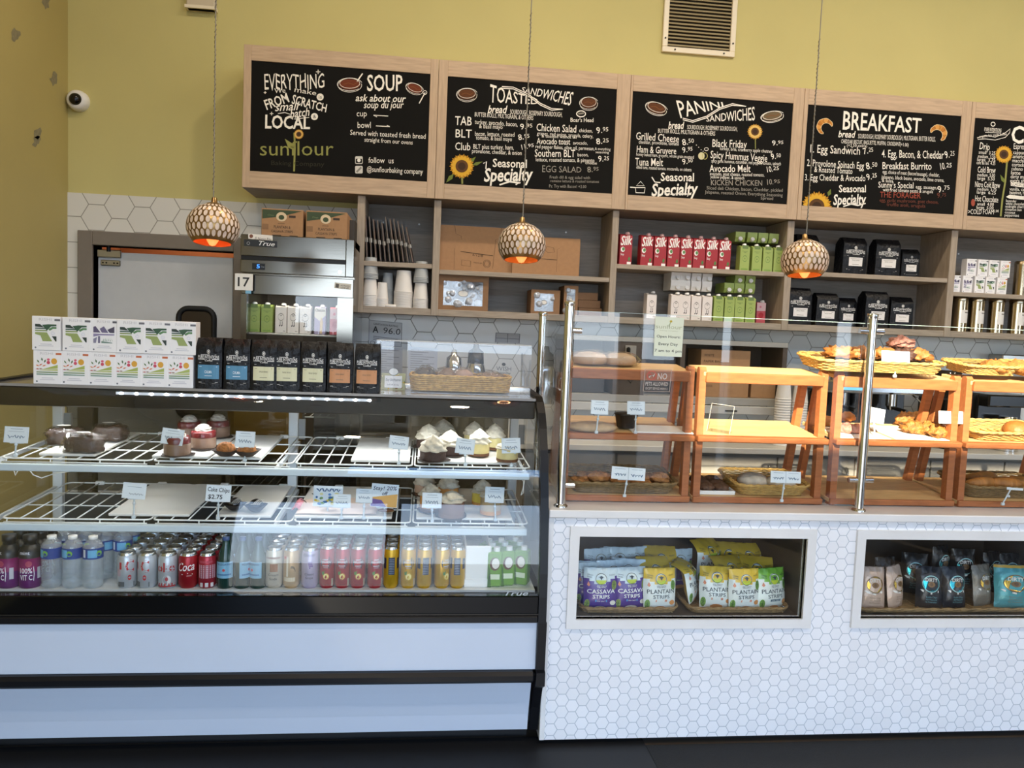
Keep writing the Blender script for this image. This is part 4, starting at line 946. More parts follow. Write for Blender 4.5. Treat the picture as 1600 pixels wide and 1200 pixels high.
# ================================================================== back counter and open cubby under the shelves
WT = .93; BCX0 = -.36
t = thing('back_counter', 'low grey back counter with pale worktop along the rear wall', 'back counter', (2.6, 4.8, 0))
greyc = mat('grey_cabinet', '#85817a', 0.5, noise_amt=0.05)
b = MB(); b.box(BCX0, 4.50, .1, 6.2, YB - .02, WT - .03, greyc); b.build('carcass', t, True)
b = MB(); b.box(BCX0, 4.45, WT - .035, 6.2, YB - .02, WT, mat('pale_worktop', '#c9c4ba', .35), .003); b.build('worktop', t, True)
x = BCX0 + .02
while x < 6.0:
    b = MB(); b.box(x, 4.485, .13, x + .49, 4.50, WT - .055, greyc, .003); d = b.build('door', t, True)
    b = MB(); hx = x + .44; b.tube([(hx, 4.485, .72), (hx, 4.46, .72), (hx, 4.46, .82), (hx, 4.485, .82)], .004, chrome); b.build('handle', d, True)
    x += .50
t = thing('open_cubby', 'low open cubby unit on back wall behind the left glass panel', 'cubby', (1.6, YB, 1.18))
b = MB(); dk = mat('cubby_dark', '#4d4239', .6, noise_amt=.1); gl = mat('cubby_grey_top', '#9d9a94', .4)
X0, X1, Z0, Z1, Y0 = .86, 2.30, 1.205, 1.565, 4.74
b.box(X0, Y0, Z1 - .03, X1, YB - .02, Z1, gl, .002); b.build('top', t, True)
b = MB(); b.box(X0, Y0, Z0 - .045, X1, YB - .02, Z0, gl, .002); b.build('bottom', t, True)
b = MB(); b.box(X0, YB - .035, Z0, X1, YB - .02, Z1 - .03, dk); b.build('back', t, True)
for q in (X0, 1.175, 1.345, 1.60, X1 - .03):
    b = MB(); b.box(q, Y0 + .004, Z0, q + .03, YB - .03, Z1 - .03, dk); b.build('divider', t, True)
b = MB(); b.box(1.205, Y0 + .004, Z0, 1.345, Y0 + .02, Z1 - .03, dk); b.build('panel', t, True)
b = MB(); b.box(X0 - .04, 4.72, Z0 - .10, X1 + .05, 4.745, Z0 - .05, mat('drawer_front_pale', '#b9b6b0', .4), .003); b.box(1.9, 4.717, Z0 - .085, 1.98, 4.722, Z0 - .075, dark_metal); b.build('drawer_rail', t, True)
# ================================================================== products: boxes, bags, cartons, cans
DECK = 1.3182
def side_label(a, i, n): return a
# ---- tea boxes
def tea_box(kind, w=.099, d=.06, h=.125):
    b = MB(); wh = mat('tea_box_white', '#f0eeee', .45); b.box(-w / 2, 0, 0, w / 2, d, h, wh, .0015)
    mp = lambda u, v: Vector((-w / 2 + u * w, -.0006, v * h)); m2 = lambda u, v: Vector((-w / 2 + u * w, -.001, v * h))
    b.text('RISHI', .25, .87, .70, .87, .075, mp, K('#c9c6c8'), -.005)
    tabc = {'green': '#6a6a70', 'purple': '#55555c', 'fruit': '#c2683f'}[kind]
    b.poly([(.80, .87), (1, .87), (1, .93), (.80, .93)], mp, K(tabc))
    x0, x1, y0, y1 = .12, .87, .27, .77
    def q(pts, c, m=m2): b.poly([(x0 + u * (x1 - x0), y0 + v * (y1 - y0)) for u, v in pts], m, K(c))
    if kind == 'green':
        q([(0, 1), (.22, 1), (.42, .80), (0, .84)], '#2c3a34'); q([(.32, .95), (.6, 1), (1, 1), (1, .9), (.75, .88), (.55, .62)], '#35563f'); q([(.62, .72), (.8, .85), (1, .85), (1, .74), (.85, .74), (.68, .62)], '#5f8a5c')
        q([(0, .78), (.45, .78), (.5, .71), (0, .71)], '#3f5a48'); q([(0, .66), (.54, .66), (.58, .58), (0, .58)], '#8c9a62'); q([(0, .40), (.25, .32), (.35, 0), (.80, 0), (.55, .52), (0, .52)], '#97a564'); q([(.78, .30), (1, .30), (1, 0), (.95, 0)], '#2c3a34')
        for k in range(8):
            a = k * pi / 4; q([(.83 + .02 * cos(a), .47 + .03 * sin(a)), (.83 + .10 * cos(a + .1), .47 + .12 * sin(a + .1)), (.83 + .10 * cos(a - .1), .47 + .12 * sin(a - .1))], '#b8bcd8')
    elif kind == 'purple':
        q([(0, .62), (0, .95), (.1, 1), (.34, .62)], '#5d5470'); q([(.3, .85), (.5, 1), (.72, .62), (.4, .62)], '#6f6787'); q([(.66, .8), (1, 1), (1, .62), (.78, .62)], '#4c475a'); q([(0, .55), (1, .55), (1, .48), (.3, .46), (0, .36)], '#8d84a8'); q([(0, 0), (.12, 0), (.18, .36), (0, .24)], '#8b88a0'); q([(.22, 0), (.32, 0), (.32, .42), (.22, .4)], '#77728c')
        for k in range(6): q([(.5 + k * .07, .3), (.44 + k * .09, .12 + .04 * (k % 2)), (.48 + k * .09, .10)], '#7d9a86')
        q([(.38, .12), (.9, .04), (.9, 0), (.38, 0)], '#7a9286')
    else:
        b.disc(x0 + .83 * (x1 - x0), y0 + .82 * (y1 - y0), .105, m2, K('#d9a23a'), 16, .09); b.disc(x0 + .56 * (x1 - x0), y0 + .74 * (y1 - y0), .06, m2, K('#c84a5e'), 12, .05); b.disc(x0 + .56 * (x1 - x0), y0 + .92 * (y1 - y0), .05, m2, K('#d8607a'), 12, .035)
        for k, (cx, cy, a, c) in enumerate(((.08, .8, 2.2, '#5e7a4a'), (.26, .92, 1.8, '#56704a'), (.40, .82, 1.2, '#4c6a42'), (.05, .55, 2.8, '#d77f4a'), (.2, .6, .6, '#c9603c'), (.36, .55, .4, '#d2703c'), (.05, .35, 0, '#b5503c'), (.2, .36, 0, '#8a6a4a'))):
            dx, dy = .1 * cos(a), .12 * sin(a); q([(cx - dx, cy - dy), (cx + dy * .35, cy - dx * .35), (cx + dx, cy + dy), (cx - dy * .35, cy + dx * .35)], c)
        q([(.25, .32), (1, .62), (1, .40)], '#a9b660'); q([(0, .26), (.3, .3), (1, .36), (1, .26)], '#b9c070'); q([(0, .2), (1, .2), (1, .12), (0, .12)], '#8ca07a'); q([(0, .08), (1, .06), (1, 0), (0, 0)], '#7f9a8a')
    for k in range(2): b.poly([(.3 - .06 * k, .17 - k * .05), (.7 + .06 * k, .17 - k * .05), (.7 + .06 * k, .19 - k * .05), (.3 - .06 * k, .19 - k * .05)], mp, K('#c9c8d0'))
    b.disc(.13, .075, .035, mp, K('#6a7078'), 8, .028)
    return b
TB = {k: tea_box(k) for k in ('green', 'purple', 'fruit')}
TOPX = [72, 119, 162, 204, 244, 284]; BOTX = [74, 116, 158, 199, 240, 280]
KT = ['green', 'green', 'purple', 'green', 'green', 'green']
proto = {}
def place_box(kind, loc, label, group):
    if kind not in proto: o = solo(TB[kind], 'tea_box', label, 'tea box', loc, 0, group); proto[kind] = o
    else: o = dup(proto[kind], loc=loc, label=label, group=group)
    return o
POSW = ['at far left', 'second from left', 'third from left', 'fourth from left', 'fifth from left', 'rightmost']
for i, x in enumerate(BOTX):
    p = PY(x, 575, 3.062); place_box('fruit', (p.x, 3.062 + .001 * i, DECK), 'white tea box with fruit picture, bottom row, ' + POSW[i], 'tea boxes stacked on the case')
for i, x in enumerate(TOPX):
    p = PY(x, 522, 3.058); place_box(KT[i], (p.x, 3.058 + .002 * (i % 3), DECK + .1253), 'white tea box with %s picture, top row, %s' % ('green field' if KT[i] == 'green' else 'purple mountain', POSW[i]), 'tea boxes stacked on the case')

# ---- coffee bags
def coffee_bag(w, d, h, lab, name=None, big=False):
    """black side-gusset bag: bulged front, folded top"""
    b = MB()
    def S(u, v, s=0):
        x = (u - .5) * w * (1 - .05 * v ** 3); bul = sin(pi * u) ** .7 * (1 - v ** 4)
        y = -d * .10 * bul + d * .34 * max(0, v - .84) / .16
        n = noise.noise(Vector((u * 3, v * 4, w * 50 + d * 30))) * .004
        return Vector((x, y + n * (.3 + v), v * h))
    b.grid(S, 10, 12, foil)
    b.grid(lambda u, v: Vector(((.5 - u) * w * (1 - .05 * v ** 3), d - d * .40 * max(0, v - .84) / .16, v * h)), 6, 12, foil)
    for sg in (0, 1):
        def side(u, v, sg=sg):
            a = S(1 if sg else 0, v); y = d - d * .40 * max(0, v - .84) / .16; uu = u if sg else 1 - u
            return Vector((a.x + (-.12 if sg else .12) * d * sin(pi * uu) * (.3 + v), a.y + (y - a.y) * uu, v * h))
        b.grid(side, 4, 12, foil)
    b.grid(lambda u, v: (lambda f: f + Vector((0, (d - d * .40 - f.y) * v, 0)))(S(u, 1)), 10, 2, foil)
    b.box(-w / 2, 0, 0, w / 2, d, .004, foil)
    mp = lambda u, v: S(u, v) + Vector((0, -.0012, 0)); m2 = lambda u, v: S(u, v) + Vector((0, -.002, 0))
    wht = K('#e8e6e2', .5); dy = 0 if not big else -.02
    b.text('PURE INTENTIONS', .10, .60 + dy, .90, .60 + dy, .062, mp, wht, .02); b.text('Coffee', .36, .545 + dy, .66, .545 + dy, .04, mp, wht, .02, .3)
    b.line([(.10, .585 + dy), (.36, .585 + dy)], .012, mp, wht); b.line([(.64, .585 + dy), (.90, .585 + dy)], .012, mp, wht); b.line([(.2, .675 + dy), (.8, .675 + dy)], .009, mp, wht); b.line([(.14, .515 + dy), (.86, .515 + dy)], .009, mp, K('#b9b7b2', .5))
    b.ring(.5, .735 + dy, .055, .014, mp, wht, .035, 12); b.disc(.5, .735 + dy, .03, mp, wht, 8, .018)
    if lab:
        x0, x1, y0, y1 = (.10, .90, .20, .475) if not big else (.22, .80, .22, .45)
        nu = 8
        b.add([mp(x0 + (x1 - x0) * i / nu, y) for y in (y0, y1) for i in range(nu + 1)], [(i, i + 1, nu + 2 + i, nu + 1 + i) for i in range(nu)], K(lab, .5))
        tc_ = K('#e6edf2') if lab == '#4f86a6' else K('#6a6450')
        if name: b.text(name, .36, .31, .64, .31, .055, m2, tc_, .02)
        else: b.text('SINGLE ORIGIN', .34, .36, .66, .36, .03, m2, tc_)
        b.line([(x0 + .06, y1 - .035), (x1 - .06, y1 - .035)], .008, m2, tc_); b.line([(.36, .26), (.64, .26)], .01, m2, tc_)
        b.line([(.14, .13), (.86, .13)], .012, mp, K('#a8a6a2', .5)); b.line([(.22, .11), (.78, .11)], .009, mp, K('#7a7874', .5))
    return b
CB = [('#4f86a6', 'CALMA', 326), ('#4f86a6', 'CALMA', 370), ('#d6d3ae', None, 412), ('#d6d3ae', None, 448), ('#d6d3ae', None, 489), ('#c48a5c', None, 531), ('#c48a5c', None, 573)]
CLB = ['blue label, leftmost beside tea boxes', 'blue label, second bag from the left', 'cream label, first of three cream bags', 'cream label, middle of three cream bags', 'cream label, last of three cream bags', 'orange label, next to last bag', 'orange label, rightmost bag on the case']
bagp = {}
for i, (c, nm, x) in enumerate(CB):
    p = PY(x, 590, 3.065 + .004 * (i % 2)); lab = 'black coffee bag with ' + CLB[i]
    if c not in bagp: o = solo(coffee_bag(.097, .062, .192, c, nm), 'coffee_bag', lab, 'coffee bag', group='coffee bags on the case'); bagp[c] = o
    else: o = dup(bagp[c], label=lab)
    setpos(o, (p.x, p.y, DECK), RAD(-1 + 2 * (i % 2)))
for i, x in enumerate((340, 430, 512)):
    p = PY(x, 590, 3.16); o = dup(bagp['#d6d3ae'], loc=(p.x, 3.165, DECK), label='black coffee bag in the rear row on the case, %s' % ('behind the blue labels', 'behind the cream labels', 'behind the orange labels')[i])

bigbag = {}
def big_bag(x, y, Y, w, h, z, label, rz=0.0, lab='#e6e2de'):
    k = (round(w, 3), round(h, 3))
    if k not in bigbag: o = solo(coffee_bag(w, .10, h, lab, None, True), 'coffee_bag', label, 'coffee bag', group='large black coffee bags on the shelf'); bigbag[k] = o
    else: o = dup(bigbag[k], label=label)
    p = PY(x, y, Y); setpos(o, (p.x, Y, z), rz); return o
SB = SHB + .0405
for x, Y, w, h, lv, rz, lab in ((1336, 4.80, .165, .235, 1, .05, 'second from left'), (1388, 4.80, .165, .235, 1, -.05, 'third from left'), (1424, 4.87, .12, .19, 1, -.1, 'rightmost'), (1262, 4.84, .15, .245, 1, .05, 'behind the right lamp'),
                             (1255, 4.79, .165, .235, 0, .03, 'leftmost'), (1299, 4.80, .150, .21, 0, 0, 'second from left'), (1331, 4.86, .12, .19, 0, -.05, 'third from left'), (1377, 4.79, .165, .235, 0, .03, 'fourth from left'), (1416, 4.84, .15, .21, 0, -.1, 'rightmost')):
    big_bag(x, 400, Y, w, h, (MIDZ[3] + .001) if lv else SB, 'large black coffee bag with white label, %s shelf, %s' % ('upper' if lv else 'lower', lab), rz)

# ---- milk cartons
def carton(kind, w=.079, d=.062, h=.214):
    body = {'red': '#a3262c', 'green': '#9cae5a', 'white': '#e6ddd6', 'violet': '#b9a9c8', 'pinkred': '#d8606a', 'plainwhite': '#e9e6e0'}[kind]
    m = K(body, .4); b = MB(); zt = h - .022
    b.add([(-w / 2, 0, 0), (w / 2, 0, 0), (w / 2, d, 0), (-w / 2, d, 0), (-w / 2, 0, zt - .012), (w / 2, 0, zt - .012), (w / 2, d, zt), (-w / 2, d, zt), (-w / 2, d * .45, zt), (w / 2, d * .45, zt)],
          [(0, 3, 2, 1), (0, 1, 5, 4), (1, 2, 6, 9, 5), (2, 3, 7, 6), (3, 0, 4, 8, 7), (8, 9, 6, 7), (4, 5, 9, 8)], m)
    mp = lambda u, v: Vector((-w / 2 + u * w, -.0006, v * h)); m2 = lambda u, v: Vector((-w / 2 + u * w, -.0011, v * h)); wt = K('#f2efe9', .5)
    if kind == 'red':
        b.poly([(0, .72), (1, .72), (1, .82), (0, .82)], mp, K('#b5383a', .4))
        b.text('Silk', .04, .56, .99, .60, .26, m2, wt, .055, .25); b.disc(.24, .44, .17, m2, wt, 16, .075); b.disc(.28, .45, .11, lambda u, v: m2(u, v) + Vector((0, -.0005, 0)), K('#5a8a4a'), 12, .05)
        b.text('Soy', .08, .27, .36, .27, .06, m2, wt, .03); b.poly([(.62, .02), (.95, .02), (.95, .09), (.62, .09)], m2, wt)
        b.poly([(.72, .12), (.86, .12), (.90, .2), (.78, .24), (.70, .18)], m2, K('#4d7d3e'))
    elif kind == 'green':
        b.poly([(.2, .76), (.8, .76), (.8, .88), (.2, .88)], mp, K('#6a8045', .5)); b.text('Pistachio', .22, .66, .78, .66, .03, mp, K('#4d6a34')); b.text('Milk', .36, .62, .64, .62, .03, mp, K('#4d6a34'))
        b.ring(.5, .42, .24, .02, mp, K('#6a8a40'), .10, 16); b.disc(.5, .42, .05, mp, K('#5a7836'), 8, .02); b.poly([(.15, .03), (.85, .03), (.85, .08), (.15, .08)], mp, K('#7fa043'))
    elif kind == 'white':
        b.line([(.12, .86), (.86, .86)], .025, mp, K('#5a544e')); b.ring(.5, .5, .27, .02, mp, K('#8d857d'), .11, 14); b.ring(.5, .58, .10, .02, mp, K('#6a635c'), .04, 10)
        for q in (.40, .58): b.line([(q + .04, .36), (q + .05, .24), (q - .05, .22)], .05, mp, K('#2b2825'))
        b.line([(.7, .06), (.9, .06)], .02, mp, K('#8d857d'))
    elif kind == 'violet':
        b.poly([(0, .55), (.45, .42), (1, .6), (1, .83), (0, .83)], mp, K('#f0e6dc')); b.text('Oatsie', .06, .72, .94, .72, .09, m2, K('#6a4a30'), .03); b.poly([(.5, .02), (.72, .02), (.76, .40), (.62, .55), (.5, .4)], m2, K('#e8c9a0'))
    elif kind == 'pinkred':
        b.poly([(0, .5), (1, .5), (1, .83), (0, .83)], mp, K('#f0c9cc')); b.disc(.5, .32, .3, m2, K('#c2303a'), 10, .12); b.disc(.4, .66, .12, m2, K('#e88a9a'), 8, .05)
    return b, w, d, h, zt
def carton_thing(kind, label, group, w=.079, d=.062, h=.214):
    b, w, d, h, zt = carton(kind, w, d, h); t = thing('milk_carton', label, 'milk carton', group=group)
    b.build('body', t); b = MB(); b.M = Matrix.Translation((.0 if kind == 'green' else .012, d * .22, zt - .008)) @ Matrix.Rotation(RAD(-22), 4, 'X'); b.cyl((0, 0, 0), (0, 0, .016), .0135, white_plain if kind != 'red' else K('#d8b0b0', .4), n=14); b.build('cap', t)
    return t
CT = {}
def put_carton(kind, loc, label, group, rz=0.0, rot=None, sz=(.079, .062, .214)):
    k = (kind, sz)
    if k not in CT: CT[k] = carton_thing(kind, label, group, *sz); o = CT[k]
    else: o = dup(CT[k], label=label, group=group)
    setpos(o, loc, rz, rot); return o
G3 = 'cartons on the shelf under the panini board'
z3 = MIDZ[2] + .0005
for i, x in enumerate((978, 1011, 1032, 1053, 1073, 1093, 1113, 1133)):
    p = PY(x, 390, 4.80); put_carton('red', (p.x, 4.80, z3), 'red milk carton, %s in the upper row' % (('leftmost', 'second', 'third', 'fourth', 'fifth', 'sixth', 'seventh', 'rightmost red')[i]), G3, RAD(4))
p = PY(992, 390, 4.84); put_carton('red', (p.x - .03, 4.90, z3), 'red milk carton turned sideways between the first two red ones', G3, RAD(88))
p = PY(1037, 390, 4.93); put_carton('red', (p.x, 4.93, z3), 'red milk carton standing behind the red row', G3, .1)
SG = (.0635, .062, .182)
for i, x in enumerate((1164, 1183, 1200, 1217)):
    p = PY(x, 400, 4.80); put_carton('green', (p.x, 4.80, z3), 'green milk carton standing, upper shelf, %s of four' % ('leftmost', 'second', 'third', 'rightmost')[i], G3, RAD(2), None, SG)
    p = PY(x - 3, 360, 4.79); put_carton('green', (p.x, 4.985, z3 + .1845), 'green milk carton lying on top, upper shelf, %s of four' % ('leftmost', 'second', 'third', 'rightmost')[i], G3, 0, (RAD(90), 0, 0), SG)
for i, x in enumerate((1056, 1071, 1088, 1105)):
    o4 = ('leftmost', 'second', 'third', 'rightmost')[i]
    p = PY(x, 480, 4.80); put_carton('white', (p.x, 4.80, SB), 'white milk carton standing, lower shelf, %s of four' % o4, G3, 0, None, SG)
    for k in (0, 1): put_carton('plainwhite', (p.x, 4.985, SB + .1845 + k * .0625), 'white milk carton lying flat, %s layer, %s of four' % (('first', 'top')[k], o4), G3, 0, (RAD(90), 0, 0), SG)
p = PY(1018, 480, 4.84); put_carton('white', (p.x, 4.84, SB), 'white milk carton standing alone at left of lower shelf', G3, .1, None, SG)
for i, x in enumerate((1123, 1140, 1156, 1173)):
    o4 = ('leftmost', 'second', 'third', 'rightmost')[i]
    p = PY(x, 480, 4.80); put_carton('green', (p.x, 4.80, SB), 'green milk carton standing, lower shelf, %s of four' % o4, G3, 0, None, SG)
    if i: put_carton('green', (p.x, 4.985, SB + .1845), 'green milk carton lying flat, lower layer, %s from the left' % ('', 'first', 'second', 'third')[i], G3, 0, (RAD(90), 0, 0), SG)
    if i > 1: put_carton('green', (p.x, 4.985, SB + .247), 'green milk carton lying flat on top, %s of the pair' % ('left', 'right')[i - 2], G3, 0, (RAD(90), 0, 0), SG)
p = PY(1189, 490, 4.9); put_carton('pinkred', (p.x, 4.9, SB), 'dark pink carton half hidden right of the green ones', G3, 0, None, (.06, .06, .16))
GF = 'cartons inside the fridge'
for x, k, lb in ((397, 'green', 'green milk carton in the fridge, leftmost'), (417, 'green', 'green milk carton in the fridge, second from left'), (439, 'white', 'cream milk carton in the fridge beside the green ones'), (458, 'white', 'cream milk carton, middle one in the fridge'), (477, 'white', 'cream milk carton in the fridge, beside purple carton'), (500, 'violet', 'purple and white milk carton in the fridge'), (524, 'pinkred', 'pink and red carton in the fridge, rightmost')):
    p = PY(x, 500, 4.53); put_carton(k, (p.x, 4.53, FSH + .0005), lb, GF, 0, None, (.062, .062, .178))

# ---- boxes above the fridge, flats, cake boxes
def strip_box(label, loc):
    t = thing('shipping_box', label, 'cardboard box', loc, 0, 'cardboard boxes on the fridge'); w, d, h = .222, .30, .150
    b = MB(); b.box(-w / 2, 0, 0, w / 2, d, h, kraft, .002); b.build('carton', t)
    b = MB(); mp = lambda u, v: Vector((-w / 2 + u * w, -.0008, v * h)); m2 = lambda u, v: Vector((-w / 2 + u * w, -.0014, v * h)); gn = K('#3b4a30', .7); bk = K('#3a2c20', .7)
    b.poly([(.02, .62), (.02, .96), (.97, .96), (.5, .74)], mp, gn); b.disc(.48, .72, .13, m2, K('#d8c3a0', .7), 16, .17); b.disc(.48, .70, .07, lambda u, v: m2(u, v) + Vector((0, -.0005, 0)), gn, 10, .09); b.text('Chips', .15, .74, .30, .74, .05, m2, K('#6f8052'))
    b.poly([(.66, .70), (.82, .70), (.82, .78), (.66, .78)], m2, bk); b.poly([(.02, .24), (.17, .24), (.17, .44), (.02, .44)], mp, kraft_dark)
    b.text('PLANTAIN &', .30, .30, .70, .30, .10, mp, bk, .01); b.text('CASSAVA STRIPS', .24, .15, .76, .15, .09, mp, bk, .01); b.text('artisan', .4, .46, .56, .46, .05, mp, bk)
    b.poly([(.26, .0), (.48, .0), (.48, .06), (.26, .06)], mp, bk); b.poly([(.68, .0), (.88, .0), (.88, .06), (.68, .06)], mp, bk); b.build('print', t); return t
p = PY(441, 350, 4.45); strip_box('brown plantain strips carton on the fridge, left one', (p.x, 4.45, 2.0405)); p = PY(510, 356, 4.45); strip_box('brown plantain strips carton on the fridge, right one', (p.x, 4.45, 2.0405))
b = MB(); b.box(-.03, 0, 0, .03, .25, .13, mat('dark_box', '#3a3630', .7), .002); p = PY(546, 360, 4.6); solo(b, 'storage_box', 'dark narrow box at right end of fridge top', 'box', (p.x, 4.6, 2.0405))
def flat_card(x0, y0, x1, y1, Y, label, seed, notch):
    a, c = PY(x0, y1, Y), PY(x1, y1, Y); h = (PY(x0, y0, Y).z - a.z); w = c.x - a.x
    t = thing('cardboard_flat', label, 'cardboard', (a.x, Y, MIDZ[1] + .001), 0, 'cardboard flats on the shelf')
    b = MB(); b.box(0, 0, 0, w, .012, h, kraft, .001); b.box(.01, .013, 0, w - .012, .024, h - .006, kraft_dark, .001); b.build('sheet', t)
    b = MB(); mp = lambda u, v: Vector((u * w, -.0008, v * h)); bk = K('#4a3624', .8)
    if notch:
        b.line([(.19, 1), (.21, .82), (.28, .78), (.29, .70)], .004, mp, bk); b.line([(.82, 1), (.81, .78), (.75, .74), (.72, .1)], .004, mp, bk); b.line([(.2, .04), (.2, .5)], .003, mp, bk)
        b.line([(.28, .44), (.72, .38)], .014, mp, bk); b.text('6/12/8', .44, .36, .58, .34, .05, mp, bk, .01); b.ring(.64, .2, .05, .006, mp, bk, .085); b.ring(.64, .2, .034, .006, mp, bk, .06); b.line([(.3, .14), (.42, .12), (.42, .24), (.3, .26)], .006, mp, bk, True); b.text('MADE IN USA', .46, .2, .57, .19, .03, mp, bk)
    else:
        b.line([(.1, .7), (.3, .69)], .01, mp, bk); b.line([(.48, .66), (.52, .6), (.62, .62), (.60, .74), (.5, .76)], .006, mp, bk, True); b.line([(.1, .44), (.66, .42)], .014, mp, bk); b.text('12/18', .3, .48, .42, .475, .04, mp, bk); b.line([(.66, .1), (.66, .7), (.7, .74)], .003, mp, bk)
    b.build('print', t); return t
flat_card(686, 344, 802, 416, 4.87, 'large flattened cardboard box on shelf left of middle lamp', 1, True); flat_card(800, 360, 905, 420, 4.84, 'smaller flattened cardboard box on shelf right of middle lamp', 2, False)
sil = mat('clear_lid_stack', '#c9ced6', .12, .35, bump=.8, bump_scale=40)
def window_box(x0, y0, x1, y1, Y, d, label, win, fill):
    a, c = PY(x0, y1, Y), PY(x1, y1, Y); w = c.x - a.x; h = PY(x0, y0, Y).z - SB
    t = thing('bakery_box', label, 'bakery box', (a.x, Y, SB), 0, 'brown bakery boxes on the shelf')
    u0, v0, u1, v1 = win; b = MB()
    b.box(0, .004, 0, .004, d, h, kraft_dark); b.box(w - .004, .004, 0, w, d, h, kraft_dark); b.box(0, d - .004, 0, w, d, h, kraft_dark); b.box(0, .004, 0, w, d, .004, kraft_dark); b.box(0, .004, h - .004, w, d, h, kraft_dark)
    b.box(0, 0, 0, w * u0, .004, h, kraft_dark); b.box(w * u1, 0, 0, w, .004, h, kraft_dark); b.box(w * u0, 0, 0, w * u1, .004, h * v0, kraft_dark); b.box(w * u0, 0, h * v1, w * u1, .004, h, kraft_dark); b.build('carton', t)
    b = MB(); b.box(w * u0, .001, h * v0, w * u1, .002, h * v1, film); b.build('film_window', t)
    b = MB(); r = random.Random(int(x0)); n = 26 if fill else 8
    for i in range(n):
        cx = w * (u0 + (u1 - u0) * r.random()); cz = h * (v0 + (v1 - v0) * r.random()); rr = .012 + .018 * r.random()
        b.M = Matrix.Translation((cx, .012 + .02 * r.random(), min(max(cz, rr + .004), h - rr - .004))) @ Matrix.Rotation(r.random() * 3, 4, 'Y') @ Matrix.Rotation(1.2 + r.random(), 4, 'X'); b.lathe([(rr, 0), (rr * .8, .006), (rr * .75, .02), (0, .02)], sil, n=12)
    b.M = None; cx, cz = w * (u0 + u1) / 2, h * (v0 + v1) / 2; b.disc(cx, cz, w * .10, lambda u, v: Vector((u, .0005, v)), K('#e4e0d8'), 16, h * .09); b.ring(cx, cz, w * .10, .003, lambda u, v: Vector((u, .0002, v)), K('#6a665e'), h * .09, 16); b.build('contents', t); return t
window_box(683, 428, 762, 486, 4.79, .22, 'large brown bakery box with clear window on lower shelf', (.11, .13, .89, .82), True)
window_box(829, 452, 874, 490, 4.80, .2, 'small brown bakery box with square clear window', (.12, .1, .78, .85), False); window_box(880, 446, 902, 490, 4.80, .2, 'narrow upright brown bakery box with slim window', (.2, .12, .8, .88), False)
for k in range(3):
    a = PY(904 - (2 if k == 2 else 0) * 1, 480, 4.86); w = .150 - .004 * k; h = .048
    b = MB(); b.box(0, 0, 0, w, .16, h, kraft_dark, .002); solo(b, 'bakery_box', 'flat brown bakery box, %s of the stack of three' % ('bottom', 'middle', 'top')[k], 'bakery box', (a.x - .005 * k, 4.86 + .006 * k, SB + k * (h + .001)), 0, 'brown bakery boxes on the shelf')

# ---- dark pouches and paper cups in the left bay
pk = [K('#1d120e', .5), K('#2e1a12', .5), K('#120d0b', .45), K('#3d2416', .55)]
pch = {}
for i in range(11):
    x = 574 + i * 7.2; lean = RAD((6, 8, 10, 11, 12, 13, 14, 16, 18, 20, 23)[i]); h = (.27, .265, .25, .245, .235, .27, .26, .262, .25, .235, .22)[i]
    mi = i % 4; b = MB()
    def Sp(u, v, s, h=h): return Vector((s * (.003 + .006 * sin(pi * u) * sin(pi * min(1, v * 1.1)) ** .5), .01 + u * .17, v * h))
    for s_ in (-1, 1): b.grid(lambda u, v, s_=s_: Sp(u if s_ > 0 else 1 - u, v, s_), 6, 6, pk[mi])
    b.box(-.004, .004, .0, .004, .012, h, pk[(mi + 1) % 4]); b.line([(-.003, .01), (-.002, h * .5), (-.003, h)], .004, lambda u, v: Vector((u, .003, v)), K('#7d6a58', .5))
    t = thing('snack_pouch', 'dark brown foil pouch, %s from left in the upper left bay' % (ORD[i] if i else 'first'), 'pouch', group='dark pouches filed on the shelf'); b.build('pouch', t)
    b = MB(); b.box(-.008, .003, h * .42, .008, .0045, h * .52, K('#a8a49c', .5)); b.build('sticker', t)
    p = PY(x, 405, 4.79); setpos(t, (p.x - .0, 4.79, MIDZ[0] + .002), rot=(0, -lean * .55, 0))
cup_m = {'white': K('#e8e2da', .6), 'grey': K('#b4b6b4', .6)}
def cup_stack(n, r, kind, label, pitch=.009, h=.10, flip=True):
    """n nested paper cups, mouth down"""
    t = thing('paper_cups', label, 'paper cups', group='stacks of paper cups')
    b = MB(); H_ = h + (n - 1) * pitch
    b.lathe([(r * .76, H_), (r * .76, H_ - .003), (r * .98, H_ - h + .004)], cup_m[kind], n=24); b.lathe([(r * .70, H_ - .004), (0, H_ - .004)], cup_m[kind], n=24, cap=False); b.lathe([(0, H_ - .004), (r * .7, H_ - .004), (r * .76, H_)], cup_m[kind], n=24, cap=False); b.build('top_cup', t)
    b = MB(); 
    for k in range(n):
        z = H_ - h - k * pitch; b.lathe([(r * .985, z + pitch), (r * .985, z + .006), (r * 1.03, z + .004), (r * 1.03, z), (r * .97, z)], cup_m[kind], n=24, cap=False)
    b.build('rims', t); return t
